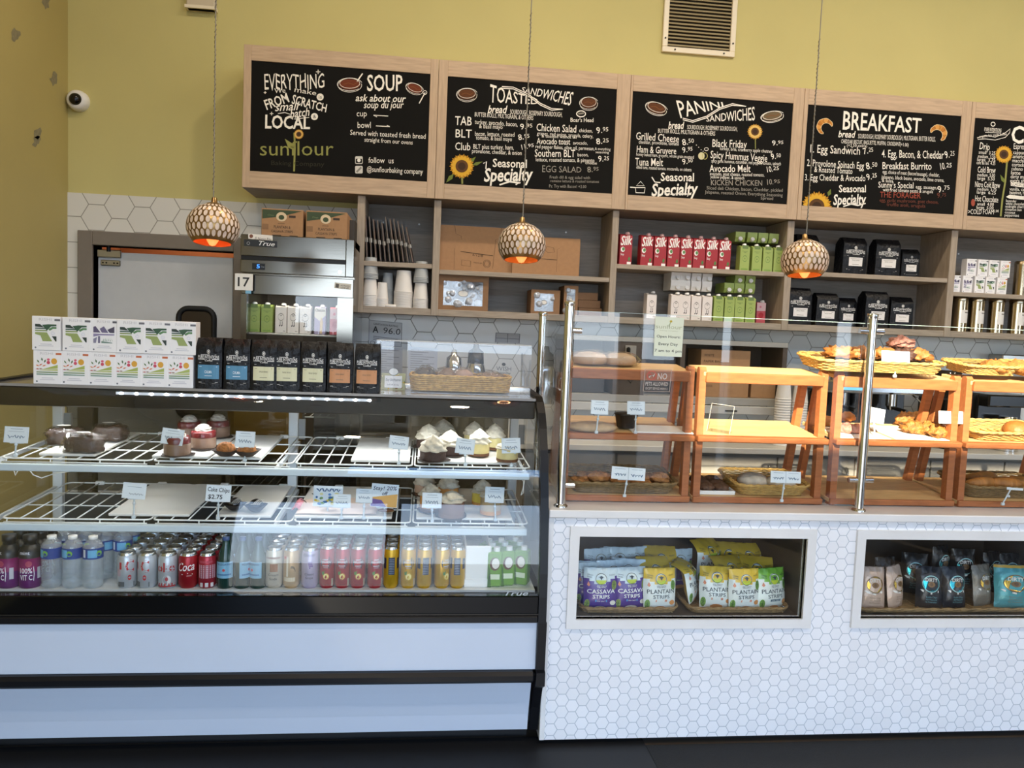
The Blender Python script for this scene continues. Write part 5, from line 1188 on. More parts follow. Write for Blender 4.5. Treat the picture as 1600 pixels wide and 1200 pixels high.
for x, n, r, k, lv, Y, lb in ((578, 8, .046, 'white', 0, 4.80, 'white paper cups, lower stack at far left'), (597, 6, .036, 'white', 0, 4.80, 'white paper cups, slim stack second from left'), (605, 13, .037, 'grey', 0, 4.88, 'grey paper cups, tall stack behind the slim white one'), (630, 16, .056, 'white', 0, 4.815, 'white paper cups, widest and tallest stack'), (657, 7, .046, 'white', 0, 4.80, 'white paper cups, lower stack at far right')):
    s_ = cup_stack(n, r, k, lb, .009 if r != .056 else .0062, .10 if r != .056 else .13); p = PY(x, 470, Y); setpos(s_, (p.x, Y, SB + .0005))
    if x in (578, 657):
        g = cup_stack(4, r * .98, 'grey', 'grey paper cups on top of the %s white stack' % ('far left' if x == 578 else 'far right')); setpos(g, (p.x, Y, SB + .001 + .10 + (n - 1) * .009))
b = MB(); b.lathe([(.042, 0), (.044, .004), (.042, .012), (.036, .016), (0, .016)], cup_m['white'], n=24); p = PY(610, 478, 4.78); solo(b, 'cup_lid', 'white cup lid lying in front of the cup stacks', 'lid', (p.x, 4.80, SB + .0005))

# ---- canisters and tea boxes in the right bay
can_l = K('#e3dfd8', .5)
def canister(h=.225, r=.046):
    t = thing('tea_canister', 'x', 'canister', group='steel canisters on the shelf')
    b = MB(); b.lathe([(r, 0), (r, h - .028)], mat('canister_steel', '#b9a78a', .2, 1.0), n=28); b.build('body', t)
    b = MB(); b.lathe([(r * 1.03, h - .03), (r * 1.03, h - .006), (r * .95, h), (0, h)], mat('canister_steel', '#b9a78a', .2, 1.0), n=28); b.build('lid', t)
    b = MB()
    q = [(r * 1.012 * sin(a), -r * 1.012 * cos(a)) for a in [RAD(-38 + 9.5 * k) for k in range(9)]]
    b.add([(x, y, z) for z in (.055, .14) for x, y in q], [(i, i + 1, 10 + i, 9 + i) for i in range(8)], can_l); b.add([(x * 1.004, y * 1.004, z) for z in (.12, .128) for x, y in q[3:8]], [(i, i + 1, 6 + i, 5 + i) for i in range(4)], K('#8a867e')); b.build('label', t); return t
cn = canister(); first = True
for x, lv, lb in ((1500, 0, 'far left of the lower shelf'), (1526, 0, 'second on the lower shelf'), (1557, 0, 'third on the lower shelf'), (1589, 0, 'rightmost on the lower shelf'), (1592, 1, 'on the upper shelf beside tea boxes')):
    o = cn if first else dup(cn); first = False; o['label'] = 'steel tea canister with white label, ' + lb; p = PY(x, 480, 4.82); setpos(o, (p.x, 4.82, (MIDZ[4] if lv else SB - .0) + .0005), RAD(15))
for x, k, r_ in ((1494, 'purple', 0), (1513, 'purple', 0), (1532, 'green', 0), (1549, 'green', 0), (1567, 'fruit', 0), (1517, 'purple', 1), (1535, 'green', 1), (1552, 'green', 1), (1570, 'fruit', 1)):
    n_ = {1494: 'leftmost', 1513: 'second', 1532: 'third', 1549: 'fourth', 1567: 'fifth', 1517: 'first', 1535: 'second', 1552: 'third', 1570: 'fourth'}[x]
    o = place_box(k, (0, 0, 0), 'small white tea box on right shelf, %s row, %s' % (('lower', 'upper')[r_], n_), 'tea boxes on the right shelf')
    o.scale = (.70, .9, .88); p = PY(x, 430, 4.80); setpos(o, (p.x, 4.80, MIDZ[4] + .0005 + r_ * .1108))
# ================================================================== price tags
tagw = mat('tag_card', '#e4eaee', .5)
def price_tag(x, y, w, h, Y, foot, label, kind='price', tilt=0.0, parts=None):
    """clear clip stand at (x, foot) carrying a card centred at (x, y); pixels at depth Y"""
    c = PY(x, y, Y); f = foot if isinstance(foot, Vector) else PY(x, foot, Y); k = Y / F_PX / 1.0; W_, H_ = w * k, h * k
    t = thing('price_tag', label, 'price tag', f, 0, 'price tags on clear clips'); zc = c.z - f.z; xo = c.x - f.x
    b = MB(); b.M = Matrix.Translation((xo, 0, zc)) @ Matrix.Rotation(tilt, 4, 'Y') @ Matrix.Rotation(RAD(-8), 4, 'X')
    b.box(-W_ / 2, 0, -H_ / 2, W_ / 2, .0015, H_ / 2, tagw)
    mp = lambda u, v: Vector((u * W_, -.0008, v * H_)); m2 = lambda u, v: Vector((u * W_, -.0013, v * H_)); ink = K('#4f6c86', .7); gr = K('#9aa7b0', .7)
    sg = random.Random(int(x * 7 + y))
    def squig(x0, x1, y0, a, c_, wd):
        n = 16; b.line([(x0 + (x1 - x0) * i / n, y0 + a * sin(i * 1.9 + sg.random() * 1.5)) for i in range(n + 1)], wd, mp, c_)
    if kind == 'price':
        b.line([(-.25, .36), (.25, .36)], .035, mp, gr); b.line([(-.32, .2), (.32, .2)], .02, mp, gr); squig(-.34, .34, -.12, .11, ink, .035); b.line([(-.47, -.47), (.47, -.47), (.47, .47), (-.47, .47)], .012, mp, K('#b8c8d2', .7), True)
    elif kind == 'double':
        for o in (-.25, .25): b.line([(o - .16, .34), (o + .16, .34)], .03, mp, gr); n = 12; b.line([(o - .17 + .34 * i / n, -.12 + .12 * sin(i * 2.1 + sg.random())) for i in range(n + 1)], .03, mp, ink)
        b.line([(0, -.5), (0, .5)], .012, mp, gr)
    elif kind == 'plain':
        b.line([(-.3, .25), (.3, .25)], .03, mp, gr); squig(-.2, .4, -.2, .06, K('#8a8f94'), .03)
    elif kind == 'hand':
        bk = K('#17181a', .7); b.text('Cake Chips', -.44, .12, .44, .08, .26, mp, bk, .02); b.text('$2.75', -.40, -.34, .18, -.34, .26, mp, bk, .03)
    elif kind == 'floral':
        for i in range(26):
            cc = ('#3d6aa0', '#e0c04a', '#5f8ac0', '#7a9a5a', '#e8dca0')[i % 5]; b.disc(-.46 + .92 * sg.random(), -.42 + .55 * sg.random(), .04 + .05 * sg.random(), lambda u, v, i=i: mp(u, v) + Vector((0, -.00004 * i, 0)), K(cc, .7), 8, .06)
        squig(-.4, .4, .3, .08, K('#2f4f7a'), .05)
    elif kind == 'sale':
        b.poly([(-.48, -.48), (.48, -.48), (.48, .1), (-.48, -.1)], mp, K('#d8a860', .7)); b.poly([(-.48, -.48), (.1, -.48), (-.1, -.2), (-.48, -.15)], m2, K('#6f5a9a', .7)); b.text('Stay! 20%', -.44, .22, .44, .26, .17, m2, K('#3a3550'), .02, .2); b.text('off', -.1, .02, .12, .02, .16, m2, K('#3a3550'), .02, .2)
    b.M = None; b.build('card', t)
    b = MB(); b.M = Matrix.Translation((0, .004, 0)); r = .0032
    ac = mat('clip_plastic', '#cfd8dd', .15)
    b.box(-.007, -.004, 0, .007, .006, .012, ac, .002); b.cyl((0, 0, .012), (xo * .6, 0, max(.02, zc - H_ * .55)), r, ac, n=8); b.blob((xo * .5, 0, max(.02, zc * .55)), .006, .006, .006, ac, n=8, amp=0); b.box(xo - W_ * .3, -.001, zc - H_ * .56, xo + W_ * .3, .004, zc - H_ * .42, ac, .001); b.build('clip', t); return t
for x, y, w, h, f, kd, tl, lb in ((23, 680, 34, 24, 731, 'price', .03, 'white price card at far left of the upper rack'), (268, 683, 32, 24, 722, 'price', .12, 'tilted white price card before the red topped cheesecakes'), (382, 687, 29, 24, 726, 'price', .03, 'white price card above the coconut mounds'),
    (623, 692, 30, 20, 730, 'price', .1, 'white price card before the empty upper board'), (727, 698, 30, 24, 732, 'price', .1, 'white price card between chocolate and cream cakes'), (799, 697, 30, 24, 730, 'price', -.05, 'white price card before the rightmost cream cake, upper rack')):
    price_tag(x, y, w, h, 2.955, on_rack(x, f, 1, .0, 2.966), lb, kd, tl)
for x, y, w, h, f, kd, tl, lb in ((208, 768, 34, 24, 820, 'plain', .08, 'blank looking price card over the empty lower rack'), (340, 772, 37, 25, 818, 'hand', .04, 'handwritten price card reading $2.75 on the lower rack'), (511, 778, 45, 32, 808, 'floral', .02, 'blue and yellow floral card on the pink packet'), (533, 786, 27, 21, 812, 'price', 0, 'small white price card overlapping the floral card'),
    (568, 778, 26, 22, 812, 'price', .02, 'small white price card left of the sale card'), (601, 774, 42, 36, 812, 'sale', .06, 'orange and purple sale card behind the biscotti'), (675, 783, 31, 24, 822, 'price', .02, 'white price card before the lower chocolate cake'), (774, 776, 31, 25, 815, 'price', .03, 'white price card before the tan mousse cake')):
    price_tag(x, y, w, h, {'floral': 2.99, 'sale': 3.0}.get(kd, 2.955), on_rack(x, f, 0, .0, 2.966), lb, kd, tl)

# ================================================================== cakes and sweets in the case
cream = mat('whipped_cream', '#d2c8b4', .55, noise_amt=.12, noise_scale=120, bump=.2, bump_scale=150)
choc_plate = mat('brown_paper_plate', '#2e1e18', .5)
def cream_top(b, r, h, z, seed, m=None, peak=True):
    """piped rosette"""
    r2 = random.Random(seed); ph = r2.random() * 6; pr = []
    N = 14
    for k in range(N + 1):
        v = k / N; rr = r * ((1 - v ** 2.1) if peak else math.sqrt(max(0, 1 - v * v))) * (1 + .07 * sin(v * 18)); pr.append((max(rr, .0005), z + h * v))
    b.lathe(pr, m or cream, n=36, rf=lambda a, k: 1 + .10 * sin(6 * a + k * .9 + ph) + .22 * noise.noise(Vector((cos(a) * 5, sin(a) * 5, k * 1.1 + seed))))
def cake(r, h, body, top, label, loc, ch=.05, plate=True, seed=1, layer=None, peak=True, cup=None, base=None, lobes=0.0):
    t = thing('cake', label, 'cake', loc, 0, 'small cakes in the case', tilt_e(TILT, rnd.random() * 6))
    if plate:
        b = MB(); b.lathe([(r * 1.2, .001), (r * 1.24, .004), (r * 1.05, .003), (0, .003)], choc_plate, n=28, rf=lambda a, k: 1 + .10 * sin(3 * a + seed) + .05 * sin(7 * a)); b.build('paper_plate', t)
    z = .004; b = MB(); wob = lambda a, k: 1 + .03 * noise.noise(Vector((cos(a) * 2, sin(a) * 2, k * .7 + seed)))
    if base: b.lathe([(r, z), (r * 1.01, z + h * .22)], base, n=28, rf=wob)
    zb = z + (h * .22 if base else 0)
    b.lathe([(r * .98, zb), (r, zb + .004), (r, z + h - .004), (r * .96, z + h), (0, z + h)], body, n=28, rf=wob); b.build('cake_body', t)
    if layer:
        b = MB(); b.lathe([(r * .985, z + h), (r * .99, z + h + .018), (r * .9, z + h + .024), (0, z + h + .025)], layer, n=28, rf=wob); b.build('topping', t); h += .022
    b = MB(); cream_top(b, r * (1.0 if peak else .62), ch, z + h - .001, seed, top, peak); b.build('cream', t)
    if cup: b = MB(); b.lathe([(r * 1.03, z), (r * 1.04, z + h + .012)], film, n=28, cap=False); b.build('film_collar', t)
    return t
mousse = mat('chocolate_mousse', '#8a6a55', .5, noise_amt=.1, noise_scale=30); redj = mat('red_jelly', '#6e1c20', .25, noise_amt=.25, noise_scale=25); dchoc = mat('dark_chocolate_cake', '#38211a', .6, noise_amt=.3, noise_scale=60, bump=.3); lemon = mat('pale_lemon_cake', '#d9c98e', .55, noise_amt=.1, noise_scale=40); crust = mat('biscuit_base', '#6b4428', .7, noise_amt=.3, noise_scale=80); orange = mat('orange_cake', '#d99a52', .55, noise_amt=.12); yellow = mat('yellow_cake', '#e8cf5a', .5, noise_amt=.1); tan = mat('tan_cake', '#cdb287', .55, noise_amt=.15); milkc = mat('milk_chocolate_cake', '#83604c', .6, noise_amt=.2, noise_scale=60)
whitec = mat('smooth_cream', '#cfc6b8', .4)
RB = .0155
for x, y, lb, sd in ((277, 716, 'chocolate mousse cake with red topping, front left behind price card', 1), (318, 700, 'chocolate mousse cake with red topping and cream dome, front', 2), (296, 684, 'chocolate mousse cake with red topping, behind left', 3), (341, 682, 'chocolate mousse cake with red topping, behind right', 4)):
    cake(.047, .042, mousse, whitec, lb, on_rack(x, y, 1, RB - .003), .030, True, sd, redj, False, True)
for x, y, lb, sd in ((676, 722, 'dark chocolate cake with large cream swirl, front of the upper rack', 5), (669, 699, 'dark chocolate cake with cream swirl, behind left', 6), (692, 690, 'dark chocolate cake with cream swirl, rearmost on upper rack', 7), (703, 710, 'dark chocolate cake with cream swirl, beside lemon cakes', 8)):
    cake(.050, .036, dchoc, cream, lb, on_rack(x, y, 1, RB - .003), .062, True, sd)
for x, y, lb, sd in ((748, 712, 'pale lemon cake with cream swirl, front middle of the upper rack', 9), (740, 698, 'pale lemon cake with cream swirl, behind the front lemon cake', 10), (772, 702, 'pale lemon cake with cream swirl, second from right', 11), (792, 724, 'pale lemon cake at right end behind price card', 12)):
    cake(.042, .05, lemon, cream, lb, on_rack(x, y, 1, RB - .003), .058 if sd != 12 else .03, False, sd, None, True, None, crust)
for x, y, lb, sd, bd, bs, pl, hh, ch in ((663, 773, 'pinkish cake with cream swirl at back left, lower rack', 13, mat('pinkish_cake', '#c9a58c', .5), crust, True, .045, .055), (700, 782, 'orange cake with tall white cream on the lower rack', 14, orange, orange, True, .055, .058), (672, 798, 'orange cake with cream behind white price card, lower rack', 15, orange, crust, True, .06, .05),
    (705, 812, 'milk chocolate cake with crumbed cream, front of lower rack', 16, milkc, milkc, True, .06, .042), (753, 788, 'bright yellow cake with white cream peak, lower rack', 17, yellow, orange, False, .05, .055), (766, 803, 'tan mousse cake behind the right price card, lower rack', 18, tan, orange, False, .07, .03)):
    cake(.050 if sd == 16 else .042, hh, bd, cream, lb, on_rack(x, y, 0, RB - .003), ch, pl, sd, None, True, None, bs)
loafm = mat('dark_banana_bread', '#4a362c', .5, noise_amt=.35, noise_scale=25); labm = K('#d9d2c6', .6)
wrapm = glass('cling_film', (.94, .94, .94), 1.5, .10, crinkle=.9)
for x, y, w, rz, lb in ((98, 694, .120, .15, 'film wrapped dark loaf slice, back left'), (126, 712, .130, -.1, 'film wrapped dark loaf slice, front'), (168, 689, .115, .1, 'film wrapped dark loaf slice, alone at right')):
    t = thing('wrapped_loaf', lb, 'loaf slice', on_rack(x, y, 1, RB), rz, 'film wrapped loaf slices', tilt_e(TILT, rz)); b = MB(); b.blob((0, .03, .026), w / 2 * .98, .042, .032, loafm, x, .3, 3.2, 24, .028, 4, .55); b.build('loaf', t)
    b = MB(); b.blob((0, .03, .027), w / 2 * .98 + .005, .047, .036, wrapm, x, .32, 3.4, 24, .029, 4, .55); b.build('film', t); b = MB(); b.disc(0, 0, .025, lambda u, v: Vector((u, .02 + v, .0705)), labm, 14, .014); b.build('paper_label', t)
golden = mat('toasted_coconut', '#a5672f', .7, noise_amt=.45, noise_scale=60, bump=.5, bump_scale=90)
cupp = mat('brown_baking_cup', '#35231b', .6)
def macaroon(loc, label, m, cupm, r, h, stripes=False, grp='coconut mounds in paper cups', nm='macaroon', cat='macaroon'):
    t = thing(nm, label, cat, loc, 0, grp, tilt_e(TILT))
    b = MB(); b.lathe([(r * .55, 0), (r * .75, .006), (r * 1.05, .018), (r * 1.2, .024)], cupm, n=40, rf=lambda a, k: 1 + (.12 * k / 3) * sin(4 * a) + .03 * sin(20 * a), cap=False); b.lathe([(0, .001), (r * .55, .001)], cupm, n=40, cap=False); b.build('paper_cup', t)
    b = MB(); b.blob((0, 0, .022), r * .82, r * .82, h, m, int(r * 1000 + loc.x * 100), .22 if not stripes else .03, 4, 18, .018, 4); b.build('mound', t)
    if stripes:
        b = MB()
        for k in range(5):
            a = -.5 + k * .25; b.tube([(r * .84 * a * cos(q * .1) + .004 * q, -r * .84 * cos(RAD(20 + 14 * q)) * math.sqrt(1 - a * a), .022 + h * 1.0 * sin(RAD(20 + 14 * q)) * math.sqrt(1 - a * a)) for q in range(6)], .0012, whitec, 5)
        b.build('icing_stripes', t)
macaroon(on_rack(353, 724, 1, RB, 2.996), 'golden coconut mound in brown cup, left one', golden, cupp, .040, .030); macaroon(on_rack(386, 724, 1, RB, 2.996), 'golden coconut mound in brown cup, behind clip', golden, cupp, .040, .032)
dk_ = mat('dark_choc_coating', '#1d1412', .25); blk = mat('black_baking_cup', '#141112', .5)
macaroon(on_rack(367, 796, 0, RB), 'chocolate dipped truffle with white stripes, left one', dk_, blk, .033, .024, True, 'truffles in black cups', 'truffle', 'truffle'); macaroon(on_rack(400, 798, 0, RB), 'chocolate dipped truffle with white stripes, right one', dk_, blk, .033, .024, True, 'truffles in black cups', 'truffle', 'truffle')
p = on_rack(462, 802, 0, RB); p2 = on_rack(588, 802, 0, RB); w = p2.x - p.x
t = thing('wrapped_packet', 'pale pink wrapped packet with black ties on lower rack', 'packet', p, rot=(TILT, 0, 0)); b = MB(); b.grid(lambda u, v: Vector((u * w, v * .2, .022 * (sin(pi * u) * sin(pi * v)) ** .3 + .004 * noise.noise(Vector((u * 6, v * 4, 1))))), 24, 14, mat('pink_wrap_paper', '#e6cdbd', .45)); b.grid(lambda u, v: Vector(((1 - u) * w, v * .2, 0)), 2, 2, mat('pink_wrap_paper', '#e6cdbd', .45)); b.build('wrap', t)
b = MB(); b.grid(lambda u, v: Vector((-.02 + u * .03, .03 + v * .12, .002 + .012 * sin(u * 3) + .006 * sin(v * 20))), 6, 20, K('#cf7f86', .5)); b.build('tissue', t)
b = MB()
for q in ((.02, .06), (.10, .02), (.05, .15)): b.tube([(q[0] + .01 * cos(a), q[1] + .008 * sin(a), .026 + .004 * a) for a in (0, .7, 1.4, 2.1, 2.8, 3.5)], .0015, black, 5)
b.build('tie', t)
for k in range(2):
    b = MB(); b.blob((0, 0, .006), .032, .018, .007, crust if k else tan, k, .15, 3, 14, .005); solo(b, 'biscotti', 'brown biscotti slab, %s of the stacked pair' % ('lower', 'upper')[k], 'biscotti', on_rack(603, 800, 0, RB + .0 + .0125 * k), .1 * k, 'biscotti beside the sale card')

# ================================================================== drinks on the case floor
DFZ = .6065; alu = mat('can_aluminium', '#c4c6c8', .25, 1.0)
def can_lid(r, h):
    b = MB(); b.lathe([(r * .86, h - .010), (r * .80, h - .004), (r * .80, h), (r * .74, h), (r * .72, h - .004), (0, h - .004)], alu, n=20, cap=False); return b
def can(kind, r, h, base, deco, label, grp):
    t = thing('drink_can', label, 'drink can', group=grp); m = mat('can_' + kind, base, .3, .35)
    b = MB(); b.lathe([(r * .78, 0), (r * .8, .003), (r, .012), (r, h - .022), (r * .86, h - .010)], m, n=24)
    mp = lambda u, v: Vector((r * 1.006 * sin(u), -r * 1.006 * cos(u), v * h)); m2 = lambda u, v: Vector((r * 1.014 * sin(u), -r * 1.014 * cos(u), v * h)); deco(b, mp, m2); b.build('body', t)
    l = can_lid(r, h); l.build('lid', t); d = KIDS[t][-1]
    b = MB(); b.box(-.006, -.014, h - .004, .006, .006, h - .0015, alu, .001); b.build('pull_tab', d); return t
def cpoly(b, mp, u0, u1, v0, v1, c, n=6): b.add([mp(u0 + (u1 - u0) * i / n, v) for v in (v0, v1) for i in range(n + 1)], [(i, i + 1, n + 2 + i, n + 1 + i) for i in range(n)], K(c, .35))
def ctext(b, mp, t, u0, v0, u1, h, c, bold=.02, sh=0): b.text(t, u0, v0, u1, v0, h, mp, K(c, .4), bold, sh)
def d_diet(b, mp, m2): b.text('C', -.1, .48, .75, .48, .34, mp, K('#b8202c', .35), .05); cpoly(b, mp, -.75, -.5, .55, .75, '#b02030'); cpoly(b, mp, -.9, -.2, .06, .2, '#5a5c60'); cpoly(b, mp, -1.1, -.6, .35, .55, '#b9a0a8'); b.ring(.3, .32, .16, .05, mp, K('#b8202c', .35), .05, 12); b.line([(.75, .06), (.75, .2)], .1, mp, K('#5a5c60'))
def d_dietk(b, mp, m2): b.text('oke', -.95, .48, 1.0, .50, .26, mp, K('#a8202c', .35), .05); cpoly(b, mp, -1.1, 1.1, .0 + .05, .16, '#a8303a'); b.disc(.15, .25, .45, mp, K('#d8d4d4', .35), 14, .14); b.disc(.15, .28, .16, m2, K('#b04048', .35), 10, .06)
def d_coke(b, mp, m2): b.text('Coca', -.9, .50, .9, .54, .24, mp, K('#f0eae8', .35), .02, .3); b.line([(-.9, .46), (-.4, .41), (.2, .45), (.7, .42)], .02, mp, K('#f0eae8', .35)); b.text('ORIGINAL', .1, .36, .6, .37, .03, mp, K('#e8c8c8'))
def d_cherry(b, mp, m2): cpoly(b, mp, -1.0, 1.0, .30, .68, '#c89aa4'); [cpoly(b, m2, -.8, .8, v, v + .012, '#8a4a58') for v in (.34, .40, .46, .52, .58, .64)]; [cpoly(b, mp, u, u + .35, .05, .17, '#d8d0d0') for u in (-.8, -.2, .4)]; cpoly(b, mp, -.9, .6, .74, .80, '#b84a5a')
def d_soda(c1, t1, t2):
    def f(b, mp, m2): cpoly(b, mp, -.35, .55, .42, .62, c1); b.text(t1, -.55, .32, .65, .32, .06, mp, K('#3a3430'), .02); b.text(t2, -.4, .22, .5, .22, .06, mp, K('#3a3430'), .02); cpoly(b, mp, -.9, .9, .74, .79, c1); cpoly(b, mp, -.6, .7, .08, .1, '#9a8f80')
    return f
def d_tan(b, mp, m2): cpoly(b, mp, -.5, -.25, .3, .8, '#e0d2b8'); cpoly(b, mp, -.9, .6, .18, .28, '#d8c6a8'); cpoly(b, mp, -.9, -.3, .74, .8, '#c2402c'); b.ring(.2, .42, .4, .06, mp, K('#6a5a44'), .12, 12, 0, 2)
def d_grape(b, mp, m2):
    for i in range(10): b.disc(-.05 + .16 * (i % 3) + .05 * (i // 3), .66 - .045 * (i // 3), .07, mp if i % 2 else m2, K('#5a3a8a', .35), 8, .024)
    b.text('Classic', -.5, .34, .6, .34, .06, mp, K('#2c2634'), .02); b.text('Grape', -.4, .25, .5, .25, .06, mp, K('#2c2634'), .02); b.text('Olipop', -.7, .80, .7, .82, .08, mp, K('#4a3a6a'), .02, .2)
def d_san(c, fr):
    def f(b, mp, m2):
        b.disc(0, .62, .75, mp, K('#16233c', .3), 18, .17); b.text('SANPELLEGRINO', -.68, .62, .68, .62, .045, m2, K('#d8dce4'), .02); cpoly(b, m2, -.3, .3, .69, .71, '#b8c0cc'); cpoly(b, m2, -.4, .4, .54, .56, '#b8c0cc'); cpoly(b, m2, -.3, .3, .50, .515, '#8a96a8')
        b.disc(.05, .30, .42, mp, K(fr, .35), 14, .085); b.disc(.05, .30, .33, m2, K('#f0dc8a', .35), 12, .066); b.poly([(-.5, .40), (-.1, .44), (-.2, .34), (-.45, .33)], m2, K('#4a7a34', .4)); cpoly(b, mp, .8, 1.05, .06, .24, '#b0a890'); cpoly(b, mp, -.3, .5, .08, .11, c)
    return f
def d_sanback(b, mp, m2): cpoly(b, mp, -1.3, -.75, .48, .74, '#16233c'); cpoly(b, mp, .75, 1.3, .48, .74, '#16233c'); cpoly(b, mp, -.42, .42, .34, .76, '#27364e'); [cpoly(b, m2, -.34, .34, v, v + .008, '#9aa8bc') for v in (.38, .42, .46, .50, .54, .58, .62, .66, .70)]
def rows(proto_fn, x, nrow, pitch, names, front=2.905, rot=0.0, jx=0.0, gap=0.0):
    """one column of the same drink, front one first"""
    o = proto_fn; p = PZ(x, 918, DFZ); x0 = p.x
    for k in range(nrow):
        c = o if k == 0 else dup(o); c['label'] = names % ('front one at the glass' if k == 0 else '%s behind the front' % ORD[k - 1])
        setpos(c, (x0 + jx * k, front + k * pitch + (gap if k else 0), DFZ), rot if k == 0 else rot + .5 * k)
GC = 'soft drinks on the case floor'
rows(can('silver', .034, .128, '#b9bcc2', d_diet, '', GC), 196, 5, .070, 'silver cola can, far left column, %s', rot=.25); rows(can('silver', .034, .128, '#b9bcc2', d_diet, '', GC), 228, 5, .070, 'silver cola can, second silver column, %s', rot=-.3); rows(can('silver', .034, .128, '#b9bcc2', d_dietk, '', GC), 260, 5, .070, 'silver cola can with big red letters, third column, %s'); rows(can('red', .034, .128, '#9e1a26', d_coke, '', GC), 292, 5, .070, 'bright red cola can, %s')
rows(can('cherry', .032, .128, '#a52838', d_cherry, '', GC), 322, 5, .068, 'pink labelled cherry cola can, %s', rot=.2)
rows(can('cream', .0315, .150, '#c9bfae', d_soda('#8a5a3a', 'Cream', 'Soda'), '', GC), 427, 4, .066, 'cream coloured soda can beside glass bottles, %s'); rows(can('tan', .030, .150, '#c0a078', d_tan, '', GC), 454, 4, .064, 'tan soda can between cream and lilac cans, %s'); rows(can('lilac', .0315, .150, '#b6aac6', d_grape, '', GC), 483, 4, .066, 'lilac grape soda can, %s')
for i, x in enumerate((510, 534, 558, 585)): rows(can('redsleek', .0285, .157, '#a32430', d_san('#7a1a24', '#d88a30'), '', GC), x, 4, .061, 'red sleek soda can, %s column from the lilac cans, %%s' % ORD[i], rot=.1 * (i - 1))
for i, x in enumerate((610, 637, 662, 690, 714)): rows(can('yellowsleek', .0285, .157, '#c79a1e', d_sanback if i in (0, 2, 4) else d_san('#a87f14', '#e8d060'), '', GC), x, 4, .061, 'yellow sleek soda can, %s column from the red cans, %%s' % ORD[i], rot=(.1, 0, .2, .6, -.1)[i])
capb = mat('black_cap', '#17161a', .35)
def juice(label):
    t = thing('drink_bottle', label, 'bottle', group='purple drink bottles'); r, h = .037, .186; b = MB()
    b.lathe([(r * .9, 0), (r, .008), (r, .06), (r * .96, .09), (r, .108)], K('#6d1c66', .25), n=24, mats=[K('#5c1660', .25)] * 2 + [K('#86205e', .25)] * 2); b.lathe([(r, .108), (r, .126), (r * .8, .142), (r * .55, .152)], capb, n=24)
    mp = lambda u, v: Vector((r * 1.012 * sin(u), -r * 1.012 * cos(u), v * h)); b.text('100%', -.8, .30, .3, .30, .10, mp, K('#ece6ee'), .03); b.text('VIT C', -.8, .17, .3, .17, .10, mp, K('#ece6ee'), .03); b.line([(.4, .15), (.46, .28), (.4, .42)], .06, mp, K('#ece6ee')); cpoly(b, mp, .75, 1.1, .18, .4, '#c9c6cc'); b.disc(.0, .48, .3, mp, K('#a83a5a', .3), 10, .06); b.text('mint', -.8, .66, .1, .66, .07, mp, K('#dcd8e0'), .02); b.build('body', t)
    b = MB(); b.lathe([(r * .55, .152), (r * .55, .162), (r * .62, .164), (r * .62, h), (0, h)], capb, n=20); b.build('cap', t); return t
def water(label):
    t = thing('water_bottle', label, 'bottle', group='clear water bottles'); r, h = .034, .186; b = MB(); pr = [(r * .8, 0), (r, .008)]
    for k in range(6): z = .014 + k * .0165; pr += [(r, z), (r * .955, z + .006), (r, z + .012)]
    pr += [(r, .112), (r, .148), (r * .9, .158), (r * .5, .172), (r * .42, .175)]; b.lathe(pr, pet, n=24); b.build('body', t)
    b = MB(); b.lathe([(r * .88, .004), (r * .94, .02), (r * .94, .105)], glass('water', (.93, .96, .98), 1.33, .02), n=20); b.build('water', t)
    b = MB(); b.lathe([(r * 1.012, .108), (r * 1.012, .146)], K('#23408c', .3), n=28, cap=False); mp = lambda u, v: Vector((r * 1.025 * sin(u), -r * 1.025 * cos(u), v)); cpoly(b, mp, -.55, .35, .113, .141, '#6db0d8'); b.disc(.55, .128, .3, mp, K('#7ab648', .3), 12, .010); cpoly(b, mp, -1.1, -.8, .114, .142, '#d8dce4'); b.build('label', t)
    b = MB(); b.lathe([(r * .42, .174), (r * .45, .175), (r * .45, h), (0, h)], white_plain, n=18); b.build('cap', t); return t
for x, n, lb in ((10, 3, 'purple vitamin drink bottle at photo left edge, %s'), (43, 3, 'purple vitamin drink bottle beside the water, %s')): rows(juice(''), x, n, .08, lb, rot=-.3 if x < 20 else .3)
for i, (x, rt) in enumerate(((78, -.8), (111, -.5), (143, .4))): rows(water(''), x, 3, .072, 'water bottle with blue label, %s column, %%s' % ORD[i], 2.900, rot=rt, gap=.03)
rows(water(''), 173, 2, .072, 'water bottle beside silver cans, %s', front=3.0, rot=.3)
def soda_glass(label):
    t = thing('glass_bottle', label, 'bottle', group='green glass water bottles'); r, h = .030, .186; b = MB(); b.lathe([(r * .85, 0), (r, .006), (r, .10), (r * .8, .13), (r * .42, .16), (r * .38, h - .01)], mat('green_bottle', '#1d3a34', .12), n=22); b.build('body', t)
    b = MB(); mp = lambda u, v: Vector((r * 1.02 * sin(u), -r * 1.02 * cos(u), v)); cpoly(b, mp, -1.2, 1.2, .04, .10, '#7fb0cc', 10); m2 = lambda u, v: Vector((r * 1.03 * sin(u), -r * 1.03 * cos(u), v)); b.text('PELLEGRINO', -.9, .088, .9, .088, .007, m2, K('#29406a'), .02); b.disc(0, .07, .18, m2, K('#b8404a'), 5, .006); cpoly(b, m2, -.9, .9, .05, .056, '#4a78a0'); b.build('label', t)
    b = MB(); b.lathe([(r * .40, h - .012), (r * .42, h), (0, h)], K('#2f4a7a', .3), n=18); b.build('cap', t); return t
for i, (x, rt) in enumerate(((351, 0), (377, 1.1), (402, -.6))): rows(soda_glass(''), x, 3, .064, 'green glass sparkling water bottle, %s column, %%s' % ORD[i], 2.9, rot=rt, gap=.04)
